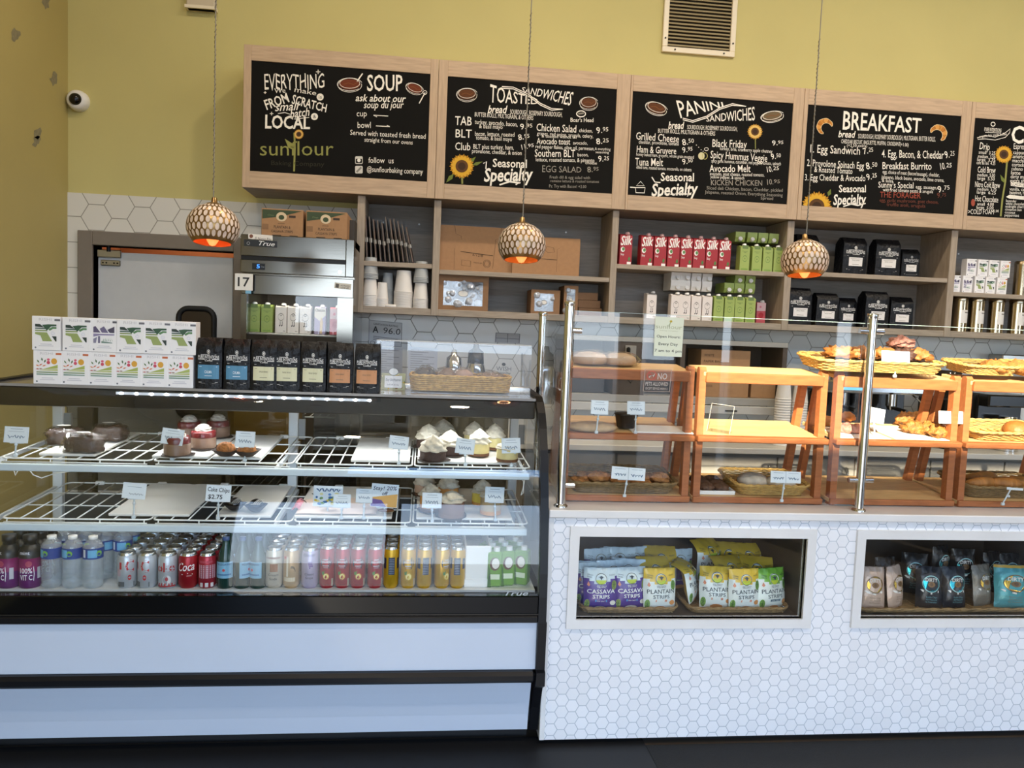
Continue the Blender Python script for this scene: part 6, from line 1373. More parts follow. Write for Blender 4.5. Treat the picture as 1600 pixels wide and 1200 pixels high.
def coco(label):
    t = thing('drink_carton', label, 'drink carton', group='green coconut water cartons'); b = MB(); w = .056; b.box(-w / 2, 0, 0, w / 2, .05, .135, K('#6a9a34', .3), .006)
    mp = lambda u, v: Vector((u, -.0008, v)); m2 = lambda u, v: Vector((u, -.0014, v)); b.disc(0, .09, .02, mp, K('#5a3a28', .4), 14, .026); b.disc(.003, .092, .015, m2, K('#e8e2d6', .4), 12, .021); b.poly([(-.02, .03), (.02, .03), (.02, .05), (-.02, .05)], mp, K('#dfe8c8', .4)); b.poly([(-w / 2 + .002, .0), (-.012, .0), (-.018, .07), (-w / 2 + .002, .09)], mp, K('#3f6a24', .4)); b.build('body', t)
    b = MB(); b.cyl((.008, .02, .135), (.008, .02, .150), .012, white_plain, n=14); b.build('cap', t); return t
for i, x in enumerate((772, 793, 813)): rows(coco(''), x, 3, .058, 'green coconut water carton, %s column right of white divider, %%s' % ORD[i], front=2.90 + .012 * i, rot=(0, .1, -.4)[i])
b = MB(); b.box(-.050, 0, 0, .050, .012, .157, white_plain, .004); b.box(-.050, .012, 0, -.042, .40, .155, white_plain, .003); b.box(.042, .012, 0, .050, .40, .155, white_plain, .003); b.box(-.05, -.004, .0, .05, .0, .03, white_plain); p = PZ(745, 918, DFZ)
solo(b, 'shelf_divider', 'tall white plastic divider between yellow cans and green cartons', 'divider', (p.x + .002, 2.905, DFZ))
# ================================================================== baskets
def basket_mesh(w, d, h, flare=.02, m=None, rows_=7, corner=.04):
    m = m or wicker; b = MB(); N = 96
    def ringp(k, off=0.0):
        f = flare * k; pts = rrect(-w / 2 - f + .0, -f, w / 2 + f, d + f, corner, 5); P = []
        L = [0]; 
        for i in range(len(pts)): L.append(L[-1] + math.hypot(pts[(i + 1) % len(pts)][0] - pts[i][0], pts[(i + 1) % len(pts)][1] - pts[i][1]))
        for j in range(N):
            s_ = L[-1] * j / N
            i = max(q for q in range(len(pts)) if L[q] <= s_); a, c = pts[i], pts[(i + 1) % len(pts)]; q = (s_ - L[i]) / max(L[i + 1] - L[i], 1e-6); P.append((a[0] + (c[0] - a[0]) * q, a[1] + (c[1] - a[1]) * q))
        return P
    cx, cy = 0, d / 2
    for r in range(rows_):
        k = r / rows_; P = ringp(k); pts = []
        for j, (x, y) in enumerate(P):
            s_ = 1 + (.011 if (j // 2 + r) % 2 else -.011); pts.append((x * s_, cy + (y - cy) * s_, .004 + h * k * .95))
        b.tube(pts, h / rows_ * .47, m, 5, True)
    pts = [(x, y, h) for x, y in ringp(1.0)]; b2 = MB()
    for o in (0, pi): b2.tube([(x + .003 * cos(j * 1.1 + o), y + .003 * sin(j * 1.1 + o), z + .003 * cos(j * 1.1 + o)) for j, (x, y, z) in enumerate(pts)], .0045, m, 5, True)
    b3 = MB(); P = ringp(0); b3.add([(x, y, .003) for x, y in P], [tuple(range(N))], m); b3.add([(x, y, .0) for x, y in P], [tuple(range(N))[::-1]], m)
    for k in range(10): x = -w / 2 + w * (k + .5) / 10; b3.tube([(x, 0, .004), (x, d, .004)], .003, m, 4)
    return b, b2, b3
def basket(label, loc, w, d, h, m=None, rot=None, grp='woven baskets', flare=.02):
    t = thing('woven_basket', label, 'basket', loc, 0, grp, rot); a, r, f = basket_mesh(w, d, h, flare, m); a.build('side', t); r.build('rim', t); f.build('base', t); return t
bread = mat('golden_bread', '#a3652b', .55, noise_amt=.3, noise_scale=18, bump=.25, bump_scale=50); crumb = mat('cookie_brown', '#a8713c', .7, noise_amt=.45, noise_scale=45, bump=.5, bump_scale=80); pinkc = mat('sugared_cookie', '#b0796a', .65, noise_amt=.4, noise_scale=60, bump=.5, bump_scale=90); almond = mat('almond_cookie', '#a2692c', .6, noise_amt=.5, noise_scale=40, bump=.6, bump_scale=60); chocm = mat('chocolate_muffin', '#4a2a1e', .6, noise_amt=.35, noise_scale=50, bump=.5); cupd = mat('dark_muffin_cup', '#241814', .6); crois = mat('croissant_crust', '#ae7234', .5, noise_amt=.35, noise_scale=12, stretch=(6, 1, 1), bump=.3)
ROT = (ST, 0, 0)
def lump(nm, label, cat, loc, rx, ry, rz, m, seed, amp=.22, fr=2.2, grp=None, rot=0.0, flat=None, n=18):
    b = MB(); fl = flat if flat is not None else rz * .55; b.blob((0, 0, fl), rx, ry, rz, m, seed, amp, fr, n, fl, 3); return solo(b, nm, label, cat, loc, rot, grp, tilt_e(ST, rot))
def muffin(label, loc, m, r=.040, seed=1):
    t = thing('muffin', label, 'muffin', loc, 0, 'muffins in the upper basket'); b = MB(); b.lathe([(r * .7, 0), (r * .92, .030)], cupd, n=36, rf=lambda a, k: 1 + .04 * sin(18 * a)); b.build('paper_cup', t)
    b = MB(); b.blob((0, 0, .036), r * 1.12, r * 1.12, .034, m, seed, .6, 4.5, 24, .012, 4); b.build('crown', t); return t
# stand 3, top shelf: basket of muffins
pz = on_stand(1372, 600, 2, .0)
bx = PY(1372, 598, SFY + .01); B3 = Vector((bx.x, SFY - .015, SHZ[2] + .024))
basket('woven basket of muffins on the stand right of steel post', B3, .50, .20, .045, wicker, (ST, 0, 0))
for i, (x, dy, m, lb) in enumerate(((1308, .05, bread, 'large golden muffin, leftmost in the upper basket'), (1343, .05, bread, 'golden muffin in the upper basket beside steel post'), (1378, .07, bread, 'golden muffin partly hidden behind white tag'), (1408, .05, chocm, 'dark chocolate muffin below the white tag'), (1432, .06, bread, 'golden muffin at right of the chocolate one'), (1405, .11, pinkc, 'pinkish topped muffin rising behind white tag'))):
    p = PY(x, 585, SFY + dy); muffin(lb, (p.x, SFY + dy, SHZ[2] + .048 + dy * .1 + (.045 if i == 5 else 0)), m, .052 if i == 0 else .044, i + 1)
price_tag(1402, 559, 50, 22, SFY - .03, PY(1399, 590, SFY - .02), 'white price card clipped on the muffin basket rim', 'plain', .02)
# basket empty between stands 3 and 4, top of stand 4
p = PY(1500, 590, SFY + .06); basket('empty woven basket at left end of the rightmost stand', Vector((SX0[3] + .13, SFY + .03, SHZ[2] + .027)), .20, .17, .04, wicker, (ST, 0, 0))
basket('woven basket of crumb topped buns at right photo edge', Vector((SX0[3] + .41, SFY - .01, SHZ[2] + .024)), .26, .19, .045, wicker, (ST, 0, 0))
for i, (x, dy) in enumerate(((1553, .06), (1592, .07), (1640, .06))):
    p = PY(x, 585, SFY + dy); lump('bun', ('left crumb topped bun in the far right basket', 'right crumb topped bun in the far right basket', 'crumb topped bun beyond the right photo edge')[i], 'bun', (p.x, SFY + dy, SHZ[2] + .037 + dy * .1), .06, .055, .032, almond, 30 + i, .4, 5, 'buns in the far right basket')
# stand 3, middle shelf: white paper with cookies
pap = mat('white_bakery_paper', '#f0ece4', .6)
def paper_sheet(label, sx, x0, x1, lvl, d=.25, y0=.015):
    b = MB(); b.box(0, 0, 0, x1 - x0, d, .0012, pap); return solo(b, 'paper_sheet', label, 'paper', Vector((x0, SFY + y0, SHZ[lvl])) + SN * .0015 + Vector((0, 0, y0 * math.tan(ST))), 0, None, ROT)
s3 = SX0[2]
paper_sheet('white bakery paper under cookies, left half of middle shelf', s3, s3 + .035, s3 + .255, 1); paper_sheet('white bakery paper under almond pastries, right half of middle shelf', s3, s3 + .275, s3 + .512, 1)
for i, (x, y, r, m, lb) in enumerate(((1290, 663, .048, bread, 'flat golden cookie, left end of the middle shelf'), (1322, 657, .040, bread, 'golden cookie behind the sugared one'), (1326, 675, .046, pinkc, 'sugared pinkish cookie left of steel post'), (1341, 676, .042, pinkc, 'sugared pinkish cookie touching the steel post'))):
    lump('cookie', lb, 'cookie', on_stand(x, y, 1, .004), r, r * .9, .024, m, 40 + i, .35, 4, 'cookies left of the steel post')
for i, (x, y) in enumerate(((1412, 664), (1434, 660), (1456, 664), (1425, 676), (1448, 678), (1464, 682))):
    lump('almond_pastry', 'almond topped pastry, %s, %s from left' % ('back row' if i < 3 else 'front row', ('first', 'second', 'third')[i % 3]), 'pastry', on_stand(x, y, 1, .004), .042, .040, .032, almond, 50 + i, .6, 6, 'almond pastries on the middle shelf')
lump('cookie', 'dark cookie behind the right price card on middle shelf', 'cookie', on_stand(1483, 672, 1, .004), .03, .03, .02, chocm, 61)
price_tag(1378, 651, 38, 25, SFY + .0, on_stand(1367, 682, 1), 'white price card right of steel post, middle shelf', 'plain', .16); price_tag(1491, 653, 44, 21, SFY + .0, on_stand(1489, 688, 1), 'white price card at right end of the middle shelf', 'plain', 0)
# stand 4
s4 = SX0[3]
basket('woven basket with round roll on the rightmost middle shelf', Vector((s4 + .26, SFY + .03, SHZ[1] + .006)), .34, .20, .04, wicker, (ST, 0, 0), flare=.03)
p = PY(1588, 680, SFY + .09); lump('bread_roll', 'round golden bread roll in the middle right basket', 'bread roll', (p.x, SFY + .09, SHZ[1] + .022), .06, .055, .042, bread, 70, .03)
basket('brown basket of croissants on the rightmost bottom shelf', Vector((s4 + .27, SFY + .05, SHZ[0] + .008)), .36, .20, .05, wicker_dark, (ST, 0, 0))
def croissant_thing(label, loc, rz):
    b = MB(); n = 12; pts = []; rr = []
    for i in range(n + 1):
        a = pi * (i / n - .5) * 1.1; pts.append((.075 * sin(a), .04 * (1 - cos(a)) , .02)); rr.append(max(.004, .028 * cos(a * .86) * (1 + .12 * (i % 2))))
    b.tube(pts, rr, crois, 12); return solo(b, 'croissant', label, 'croissant', loc, rz, 'croissants in the brown basket')
for i, (dx, dy, dz, rz, lb) in enumerate(((.14, .06, .03, .4, 'croissant at left of the brown basket'), (.22, .05, .028, -.3, 'front middle croissant in the brown basket'), (.20, .14, .035, .2, 'rear croissant in the brown basket'), (.31, .08, .03, .1, 'croissant at right photo edge in brown basket'))):
    croissant_thing(lb, (s4 + .05 + dx, SFY + .04 + dy, SHZ[0] + .012 + dz), rz)
price_tag(1572, 760, 30, 4, SFY, on_stand(1568, 790, 0), 'thin card lying on clip before the croissants', 'plain', .05)
# stand 1
s1 = SX0[0]
loafb = mat('wrapped_bread', '#c9a888', .5, noise_amt=.2, noise_scale=14)
for i, (x, y, w, lb) in enumerate(((922, 590, .15, 'film wrapped loaf on top shelf of the leftmost stand'), (968, 588, .14, 'second film wrapped loaf on the leftmost top shelf'))):
    p = PY(x, y, SFY + .08); t = thing('wrapped_bread', lb, 'bread', (p.x, SFY + .09, SHZ[2] + .012), .15 * i, 'film wrapped loaves on top shelf'); b = MB(); b.blob((0, 0, .022), w / 2, .05, .03, loafb, i + 3, .08, 2, 18, .021); b.build('loaf', t); b = MB(); b.blob((0, 0, .023), w / 2 + .01, .056, .034, wrapm, i + 8, .3, 7, 18, .022); b.build('film', t)
baguette = mat('pale_baguette', '#b89a74', .6, noise_amt=.25, noise_scale=25)
lump('flatbread', 'pale flat loaf on middle shelf behind left tag', 'bread', on_stand(925, 672, 1, .004), .10, .05, .022, baguette, 80, .08)
b = MB(); b.lathe([(.035, 0), (.045, .05), (.048, .052), (.048, .058), (.04, .060), (0, .055)], mat('black_tub', '#1a1413', .45), n=24, rf=lambda a, k: 1 + .03 * sin(5 * a)); solo(b, 'paper_bag_tub', 'black crumpled paper cup on middle shelf behind tag', 'cup', on_stand(978, 668, 1, .004))
b = MB(); b.box(0, 0, 0, .25, .12, .006, pap, .002); solo(b, 'paper_tray', 'white paper tray under black cup on middle shelf', 'tray', Vector((s1 + .28, SFY + .012, SHZ[1] + .002)), 0, None, ROT)
price_tag(934, 635, 28, 22, SFY + .01, on_stand(932, 678, 1), 'white price card before the pale flat loaf', 'price', .03); price_tag(993, 637, 29, 21, SFY + .0, on_stand(993, 678, 1), 'white price card before the black paper cup', 'price', 0)
basket('brown basket of cookies on the leftmost bottom shelf', Vector((s1 + .26, SFY + .03, SHZ[0] + .006)), .40, .22, .045, wicker_dark, (ST, 0, 0))
for i in range(9):
    x = s1 + .09 + .042 * i; lump('cookie', 'brown oat cookie in leftmost basket, %s from left' % ORD[i], 'cookie', (x, SFY + .09 + .05 * (i % 2), SHZ[0] + .022 + .012 * (i % 3)), .042, .042, .022, crumb, 90 + i, .4, 5, 'cookies in the leftmost basket', .3 * i)
price_tag(982, 740, 56, 20, SFY - .02, on_stand(976, 777, 0), 'double price card before the leftmost cookie basket', 'double', .06)
# stand 2
s2 = SX0[1]
t = thing('sign_holder', 'clear acrylic sign holder leaning at left of empty shelf', 'sign holder', on_stand(1122, 676, 1, .003), 0, None, tilt_e(ST, RAD(-35))); b = MB(); b.M = Matrix.Rotation(RAD(-20), 4, 'X'); b.box(-.045, 0, 0, .045, .003, .115, acrylic); b.box(-.0465, 0, 0, -.045, .003, .115, mat('acrylic_edge', '#b9b4ab', .2)); b.box(.045, 0, 0, .0465, .003, .115, mat('acrylic_edge', '#b9b4ab', .2)); b.box(-.045, 0, .115, .045, .003, .1165, mat('acrylic_edge', '#b9b4ab', .2)); b.build('plate', t); b = MB(); b.box(-.045, 0, 0, .045, .05, .003, acrylic); b.build('foot', t)
b = MB(); w_, d_ = .15, .2; b.box(-w_ / 2, 0, 0, w_ / 2, d_, .004, white_plain, .0015); [b.box(*q, white_plain, .0015) for q in ((-w_ / 2, 0, .004, w_ / 2, .006, .016), (-w_ / 2, d_ - .006, .004, w_ / 2, d_, .016), (-w_ / 2, .006, .004, -w_ / 2 + .006, d_ - .006, .016), (w_ / 2 - .006, .006, .004, w_ / 2, d_ - .006, .016))]
solo(b, 'cookie_tray', 'small white tray of dark cookies on bottom shelf', 'tray', Vector((s2 + .112, SFY + .03, SHZ[0] + .005)), 0, None, ROT)
darkc = mat('dark_cookie', '#5a3d2a', .7, noise_amt=.4, noise_scale=50, bump=.5)
for i in range(6): lump('cookie', 'dark cookie on small white tray, %s row, %s' % (('front', 'middle', 'back')[i // 2], ('left', 'right')[i % 2]), 'cookie', (s2 + .08 + .062 * (i % 2), SFY + .075 + .05 * (i // 2), SHZ[0] + .018 + .006 * (i // 2)), .034, .034, .018, darkc, 110 + i, .15, 3, 'dark cookies on the white tray')
basket('pale basket with powdered loaf on the bottom shelf', Vector((s2 + .345, SFY + .03, SHZ[0] + .006)), .27, .21, .045, wicker, (ST, 0, 0))
pow_ = mat('powdered_bread', '#c9bfae', .8, noise_amt=.4, noise_scale=22)
lump('powdered_loaf', 'sugar dusted loaf at right of pale basket', 'bread', (s2 + .41, SFY + .10, SHZ[0] + .024), .062, .055, .035, pow_, 121, .12, 2.4); lump('powdered_loaf', 'pale sugar dusted loaf behind double price card', 'bread', (s2 + .30, SFY + .13, SHZ[0] + .026), .066, .05, .035, pow_, 122, .1, 2)
b = MB(); b.blob((0, 0, .01), .018, .014, .012, K('#1c1716'), 3, .1, 2, 10); solo(b, 'blueberry', 'dark berry on the sugar dusted loaf', 'berry', (s2 + .40, SFY + .08, SHZ[0] + .062))
price_tag(1222, 743, 52, 19, SFY - .02, on_stand(1222, 785, 0), 'double price card before the pale basket', 'double', .02)

# ================================================================== signs on the guard glass
gy = GY - .0045
def glass_rect(x0, y0, x1, y1, x2, y2, x3, y3): return [PY(x, y, gy) for x, y in ((x0, y0), (x1, y1), (x2, y2), (x3, y3))]
q = glass_rect(1021, 556, 1065, 558, 1069, 497, 1024, 494); o_ = q[0].copy()
b = MB(); b.add([v - o_ for v in q] + [v - o_ + Vector((0, .0003, 0)) for v in q], [(0, 1, 2, 3), (7, 6, 5, 4)], K('#e2e6cf', .6)); U, V = q[1] - q[0], q[3] - q[0]; mp = lambda u, v: U * u + V * v + Vector((0, -.0004, 0)); ink = K('#4a4c40', .7)
b.text('sunflour', .03, .70, .96, .70, .10, mp, K('#b9bd9a', .7), .01); b.text('baking company', .18, .64, .82, .64, .025, mp, K('#b9bd9a', .7)); b.disc(.56, .89, .05, mp, K('#c9b23a', .7), 8, .03); b.line([(.54, .86), (.5, .74)], .02, mp, K('#8a9a4a', .7))
b.text('Open Hours:', .08, .47, .92, .47, .065, mp, ink, .02); b.text('Every Day', .16, .28, .84, .28, .07, mp, ink, .02); b.text('7 am to 4 pm', .03, .11, .98, .11, .07, mp, ink, .02)
solo(b, 'hours_notice', 'pale paper opening hours notice taped to the glass', 'notice', o_ + Vector((0, -.0004, 0)))
q = glass_rect(1005, 611, 1046, 612, 1049, 579, 1008, 577); o_ = q[0].copy(); U, V = q[1] - q[0], q[3] - q[0]; mp = lambda u, v: U * u + V * v; wt = K('#c9b8a8', .5); b = MB()
b.line([(0, 0), (1, 0), (1, 1), (0, 1)], .03, mp, K('#b09a88', .5), True); b.text('NO', .50, .56, .86, .56, .28, mp, wt, .03); b.text('PETS ALLOWED', .06, .26, .92, .26, .17, mp, wt, .02); b.text('EXCEPT SERVICE ANIMALS', .08, .08, .92, .08, .1, mp, wt, .01); b.ring(.27, .72, .17, .035, mp, K('#c8503a', .5), .2, 18); b.line([(.15, .86), (.39, .58)], .035, mp, K('#c8503a', .5)); b.poly([(.16, .66), (.24, .74), (.34, .74), (.40, .86), (.36, .7), (.34, .62), (.30, .70), (.22, .68), (.18, .6)], mp, wt)
solo(b, 'pets_sticker', 'red and white no pets sticker on the glass', 'sticker', o_ + Vector((0, -.0006, 0)))

# ================================================================== snack bags in the counter windows
def pouch_fn(w, h, tk, seed, lean=0.0, flop=0.0):
    def Sf(u, v, s=-1):
        e = sin(pi * min(max(u, 0), 1)) ** .55 * min(1, sin(pi * min(v * .93 + .035, 1)) * 1.25) ** .7; cr = .0
        n = noise.noise(Vector((u * 4 + seed, v * 5, seed * 1.7))) * .10
        x = (u - .5) * w * (1 - .07 * e + .02 * sin(v * 9 + seed)); y = s * tk / 2 * (e * (1 + n * 2)) + .004 * sin(u * 22 + seed) * (v > .9)
        z = v * h; y += flop * max(0, v - .7) ** 2 * h * 6 + lean * z
        return Vector((x, y, z))
    return Sf
def pouch(w, h, tk, seed, front, back, deco=None, flop=0.0, nm='front'):
    b = MB(); Sf = pouch_fn(w, h, tk, seed, 0, flop)
    b.grid(lambda u, v: Sf(u, v, -1), 14, 16, back, True, front); b.grid(lambda u, v: Sf(1 - u, v, 1), 10, 12, back)
    if deco: deco(b, lambda u, v: Sf(u, v, -1) + Vector((0, -.0012, 0)), lambda u, v: Sf(u, v, -1) + Vector((0, -.0022, 0)), lambda u, v: Sf(u, v, -1) + Vector((0, -.0032, 0)))
    return b
def chip_deco(top, t1):
    def f(b, mp, m2, m3):
        wt = K('#eef0ea', .4); dk = K('#31404a', .5); tc_ = wt if top == 'purple' else dk
        b.disc(.5, .745, .19, mp, K('#e6ece4', .4), 20, .135); b.disc(.5, .72, .155, m2, K('#b9cc3c', .4), 14, .105, pi * 1.0, 2 * pi); b.ring(.5, .745, .175, .014, m2, dk, .125, 20); b.poly([(.5, .72), (.44, .80), (.5, .79), (.56, .80)], m3, dk); b.poly([(.40, .78), (.5, .82), (.60, .78), (.5, .79)], m3, dk)
        b.text('ARTISAN', .36, .575, .66, .575, .025, mp, tc_); b.text('TROPIC', .36, .535, .66, .535, .035, mp, tc_); b.text('GRAIN', .08, .83, .24, .81, .03, mp, dk); b.text('FREE', .08, .78, .22, .76, .03, mp, dk); b.text('PALEO', .76, .82, .93, .83, .03, mp, dk)
        b.text(t1, .08, .40, .94, .41, .10, mp, tc_, .02); b.text('STRIPS', .24, .285, .78, .29, .085, mp, tc_, .02)
        b.poly([(.32, .20), (.70, .20), (.70, .255), (.32, .255)], mp, K('#4f9ad0' if top == 'purple' else ('#d88a6a' if top == 'yellow' else '#4a6a7a'), .4)); b.text('SEA SALT' if top == 'purple' else 'SALTED', .37, .212, .65, .212, .028, m2, wt)
        b.disc(.5, .04, .2, mp, K('#e8e2d2' if top == 'purple' else '#c98a52', .4), 12, .06); b.disc(.88, .18, .09, mp, K('#e8e2d2' if top == 'purple' else '#c98a52', .4), 10, .06)
        for sx, sy in ((.93, .60), (.04, .14)):
            b.disc(sx - (.03 if sx > .5 else -.05), sy, .075, mp, K('#6f9a44' if top != 'purple' else '#8a9a50', .4), 12, .12); [b.line([(sx - (.03 if sx > .5 else -.05), sy), (sx - (.03 if sx > .5 else -.05) + .06 * cos(a), sy + .1 * sin(a))], .012, m2, K('#3f6a34', .4)) for a in (.3, 1.2, 2, 2.8, 3.8, 5)]
        b.poly([(.08, .60), (.13, .56), (.17, .60), (.12, .68)], mp, K('#d88a6a', .4))
    return f
CH = {'purple': ('#cfdde0', '#4a2f86', '#c3d2d8'), 'yellow': ('#dcb93a', '#dfe6e2', '#c9a22c'), 'green': ('#77b23c', '#e2e8e0', '#5f9a34'), 'blue': ('#b9cdd8', '#4a2f86', '#a9c0ce')}
def chip_front(k):
    a, c, _ = CH[k]; A, C_ = K(a, .3), K(c, .3)
    return lambda u, v: A if v > (.70 - .10 * cos((u - .5) * 5) + (.03 if k == 'purple' else .0) * u) or v > .93 else C_
WZ = .5055
chipb = {}
def chip(k, x, Y, label, rz=0.0, dz=0.0, flop=0.0, tilt=0.0, w=.132, h=.162):
    key = (k, flop)
    if key not in chipb:
        t = thing('chip_bag', label, 'snack bag', group='plantain and cassava chip bags'); pouch(w, h, .05, len(chipb) + 2.3, chip_front(k), K(CH[k][2], .3), chip_deco(k, 'CASSAVA' if k in ('purple', 'blue') else 'PLANTAIN'), flop).build('bag', t); chipb[key] = t; o = t
    else: o = dup(chipb[key], label=label)
    p = PY(x, 930, Y); setpos(o, (p.x, Y, WZ + .008 + dz), rot=(RAD(-tilt), 0, rz)); return o
C1 = CY + .055
chip('purple', 938, C1 + .02, 'purple cassava chip bag, leftmost whole one', -.05, 0, 0, 8); chip('purple', 985, C1 + .03, 'purple cassava chip bag beside the yellow one', .12, 0, 0, 8); chip('purple', 923, C1 + .09, 'purple chip bag cut by left edge of the window', .1, 0, 0, 6)
chip('yellow', 1031, C1 + .02, 'yellow topped plantain bag, front one in the left basket', .06, 0, 0, 8); chip('yellow', 1119, C1 + .04, 'yellow topped plantain bag, front left in the right basket', -.12, 0, .0, 10); chip('yellow', 1163, C1 + .02, 'yellow topped plantain bag, front middle of right basket', .1, 0, 0, 6); chip('green', 1207, C1 + .04, 'green topped plantain bag at right end of window', .25, -.004, 0, 8)
chip('yellow', 1083, C1 + .10, 'crumpled yellow plantain bag turned sideways between baskets', 1.0, .01, .6, 12); chip('yellow', 1140, C1 + .13, 'yellow plantain bag behind the two front ones', .2, .01, .6, 6); chip('yellow', 1180, C1 + .13, 'yellow plantain bag behind the green one', -.3, .008, .6, 4)
for i, (x, dy, dz, rz) in enumerate(((1022, .10, .012, .1), (1030, .19, .03, -.1), (1105, .24, .05, .4), (1135, .26, .03, -.2), (1165, .24, .03, .1))): chip('yellow', x, C1 + dy, 'yellow plantain bag in the rear rows, %s from left' % ORD[i], rz, dz, .6, 2)
for i, (x, dy, dz, rz) in enumerate(((926, .11, .0, .0), (955, .11, .006, .2), (980, .12, .008, -.2), (934, .19, .03, .25), (965, .20, .032, -.1), (988, .21, .03, .3), (1058, .22, .02, .2))): chip('blue', x, C1 + dy, 'pale blue topped chip bag in the rear rows, %s from left' % ORD[i], rz, dz, .0, 4)
for x0, x1, lb in ((.625, 1.035, 'long brown woven tray basket, left side of chip window'), (1.055, 1.49, 'long brown woven tray basket, right side of chip window')):
    basket(lb, Vector(((x0 + x1) / 2, CY + .045, WZ + .003)), x1 - x0 - .04, .30, .022, wicker_dark, flare=.008)
def dirty_deco(acc, ban):
    def f(b, mp, m2, m3):
        g = mat('foil_seal_' + acc, {'gold': '#c9a24a', 'teal': '#2f8f98'}[acc], .25, .9); wt = K('#e2ded6', .4)
        b.disc(.5, .60, .33, mp, g, 24, .19); b.ring(.5, .60, .33, .02, m2, K('#6a5430' if acc == 'gold' else '#9ac8c8', .3), .19, 24); b.text('DIRTY', .27, .655, .73, .655, .085, m2, wt, .03); b.disc(.5, .585, .15, m2, K('#7a5a34', .5), 14, .065); b.disc(.5, .59, .07, m3, K('#5a4026', .5), 10, .04)
        b.poly([(.18, .40), (.5, .355), (.82, .40), (.82, .45), (.5, .405), (.18, .45)], mp, K(ban, .4)); b.poly([(.10, .45), (.18, .40), (.18, .46)], mp, K(ban, .4)); b.text('SEA SALTED', .34, .385, .66, .385, .022, m2, K('#5a5248'))
        for i in range(3): b.text(('Kettle Chips', 'All Natural', 'No Preservatives')[i], .30, .27 - .06 * i, .74, .27 - .06 * i, .04, mp, K('#8a7a68' if acc == 'gold' else '#6a9aa0', .5))
    return f
dt = {}
def dirty(k, x, Y, label, rz=0.0, dz=0.0, tilt=6, sc=1.0):
    body = {'tan': '#c0a694', 'dark': '#20242c', 'grey': '#6f6a60', 'teal': '#4f9aa0', 'black': '#15171a'}[k]
    if k not in dt:
        t = thing('kettle_chip_bag', label, 'snack bag', group='kettle chip bags'); m = mat('foil_' + k, body, .32, .15, bump=.3, bump_scale=25); acc = 'teal' if k in ('dark', 'black') else 'gold'
        pouch(.105, .172, .055, len(dt) + 5.1, lambda u, v: m if v < .93 or k != 'teal' else K('#c9a24a', .3), m, dirty_deco(acc, '#e8e4dc'), 0).build('bag', t); dt[k] = t; o = t
    else: o = dup(dt[k], label=label)
    p = PY(x, 930, Y); setpos(o, (p.x, Y, WZ + .004 + dz), rot=(RAD(-tilt), 0, rz))
    if k == 'teal': o.scale = (1.4, 1.15, 1.04)
    return o
for k, x, dy, rz, dz, lb in (('tan', 1364, .03, -.05, 0, 'tan kettle chip bag with gold seal, leftmost'), ('tan', 1400, .05, .5, 0, 'tan kettle chip bag turned to the right'), ('dark', 1452, .04, -.2, 0, 'dark kettle chip bag with teal seal, left one'), ('dark', 1492, .04, .05, 0, 'dark kettle chip bag with teal seal, right one'), ('grey', 1536, .07, .3, 0, 'grey kettle chip bag half hidden by the teal one'), ('teal', 1582, .04, -.1, 0, 'teal kettle chip bag with gold seal'),
                         ('black', 1380, .15, .2, .01, 'black kettle bag behind the tan ones'), ('black', 1425, .14, -.3, .03, 'black kettle bag left of centre in the rear'), ('black', 1465, .15, .4, .06, 'black kettle bag topmost of the rear pile'), ('black', 1500, .14, -.1, .05, 'black kettle bag right of centre in the rear'), ('black', 1545, .17, .3, .03, 'black kettle bag behind the grey one'), ('black', 1572, .18, 0, .02, 'black kettle bag at right photo edge in the rear')): dirty(k, x, C1 + dy, lb, rz, dz, 8 if dy < .1 else 2)
basket('brown woven tray basket in the right counter window', Vector((2.18, CY + .045, WZ + .004)), .80, .28, .016, wicker_dark, flare=.006)

# ================================================================== on top of the case
t = thing('notice_card', 'sunflower bordered notice card standing beside the basket', 'card', PZ(614, 609, DECK)); c0 = t.location; k = c0.y / F_PX
b = MB(); b.M = Matrix.Rotation(RAD(-10), 4, 'X'); W_, H_ = 37 * k, 26 * k; b.box(-W_ / 2, 0, 0, W_ / 2, .002, H_, K('#b9b995', .6)); mp = lambda u, v: Vector((u * W_, -.0008, v * H_)); m2 = lambda u, v: Vector((u * W_, -.0014, v * H_))
r = random.Random(3)
for i in range(24): u, v = r.random() - .5, r.random(); b.disc(u * .94, .04 + v * .92, .035, mp, K(('#d9b030', '#6f7f4a', '#8a5a2a', '#e8dca8')[i % 4], .6), 8, .05)
b.poly([(-.36, .12), (.36, .12), (.36, .84), (-.36, .84)], m2, K('#eceef0', .6)); m3 = lambda u, v: Vector((u * W_, -.002, v * H_)); b.text('Day Old Pastries', -.31, .52, .31, .52, .15, m3, K('#7a828a', .6), 0, .2); b.text('half off all day', -.24, .26, .24, .26, .09, m3, K('#7a828a', .6)); b.build('card', t)
b = MB(); b.M = Matrix.Rotation(RAD(-10), 4, 'X'); b.add([(.016 * cos(a) * 1.3, -.0015, H_ + .006 + .016 * sin(a)) for a in [RAD(15 * i) for i in range(24)]], [tuple(range(24))], K('#e6e9ea', .6)); b.add([(.016 * cos(a) * 1.3, .002, H_ + .006 + .016 * sin(a)) for a in [RAD(15 * i) for i in range(24)]], [tuple(range(24))[::-1]], K('#e6e9ea', .6)); b.ring(0, H_ + .006, .015, .0015, lambda u, v: Vector((u * 1.3, -.002, v)), K('#6a7278', .6), n=20); b.build('emblem', t)
basket('long pale basket of film bagged cookies on the case top', Vector((.157, 3.20, DECK + .006)), .40, .18, .062, wicker, flare=.008)
bagc = mat('brown_wrapped_cookies', '#8a6f5c', .6, noise_amt=.35, noise_scale=30); bagd = mat('dark_wrapped_cookies', '#3d3432', .5, noise_amt=.3, noise_scale=30)
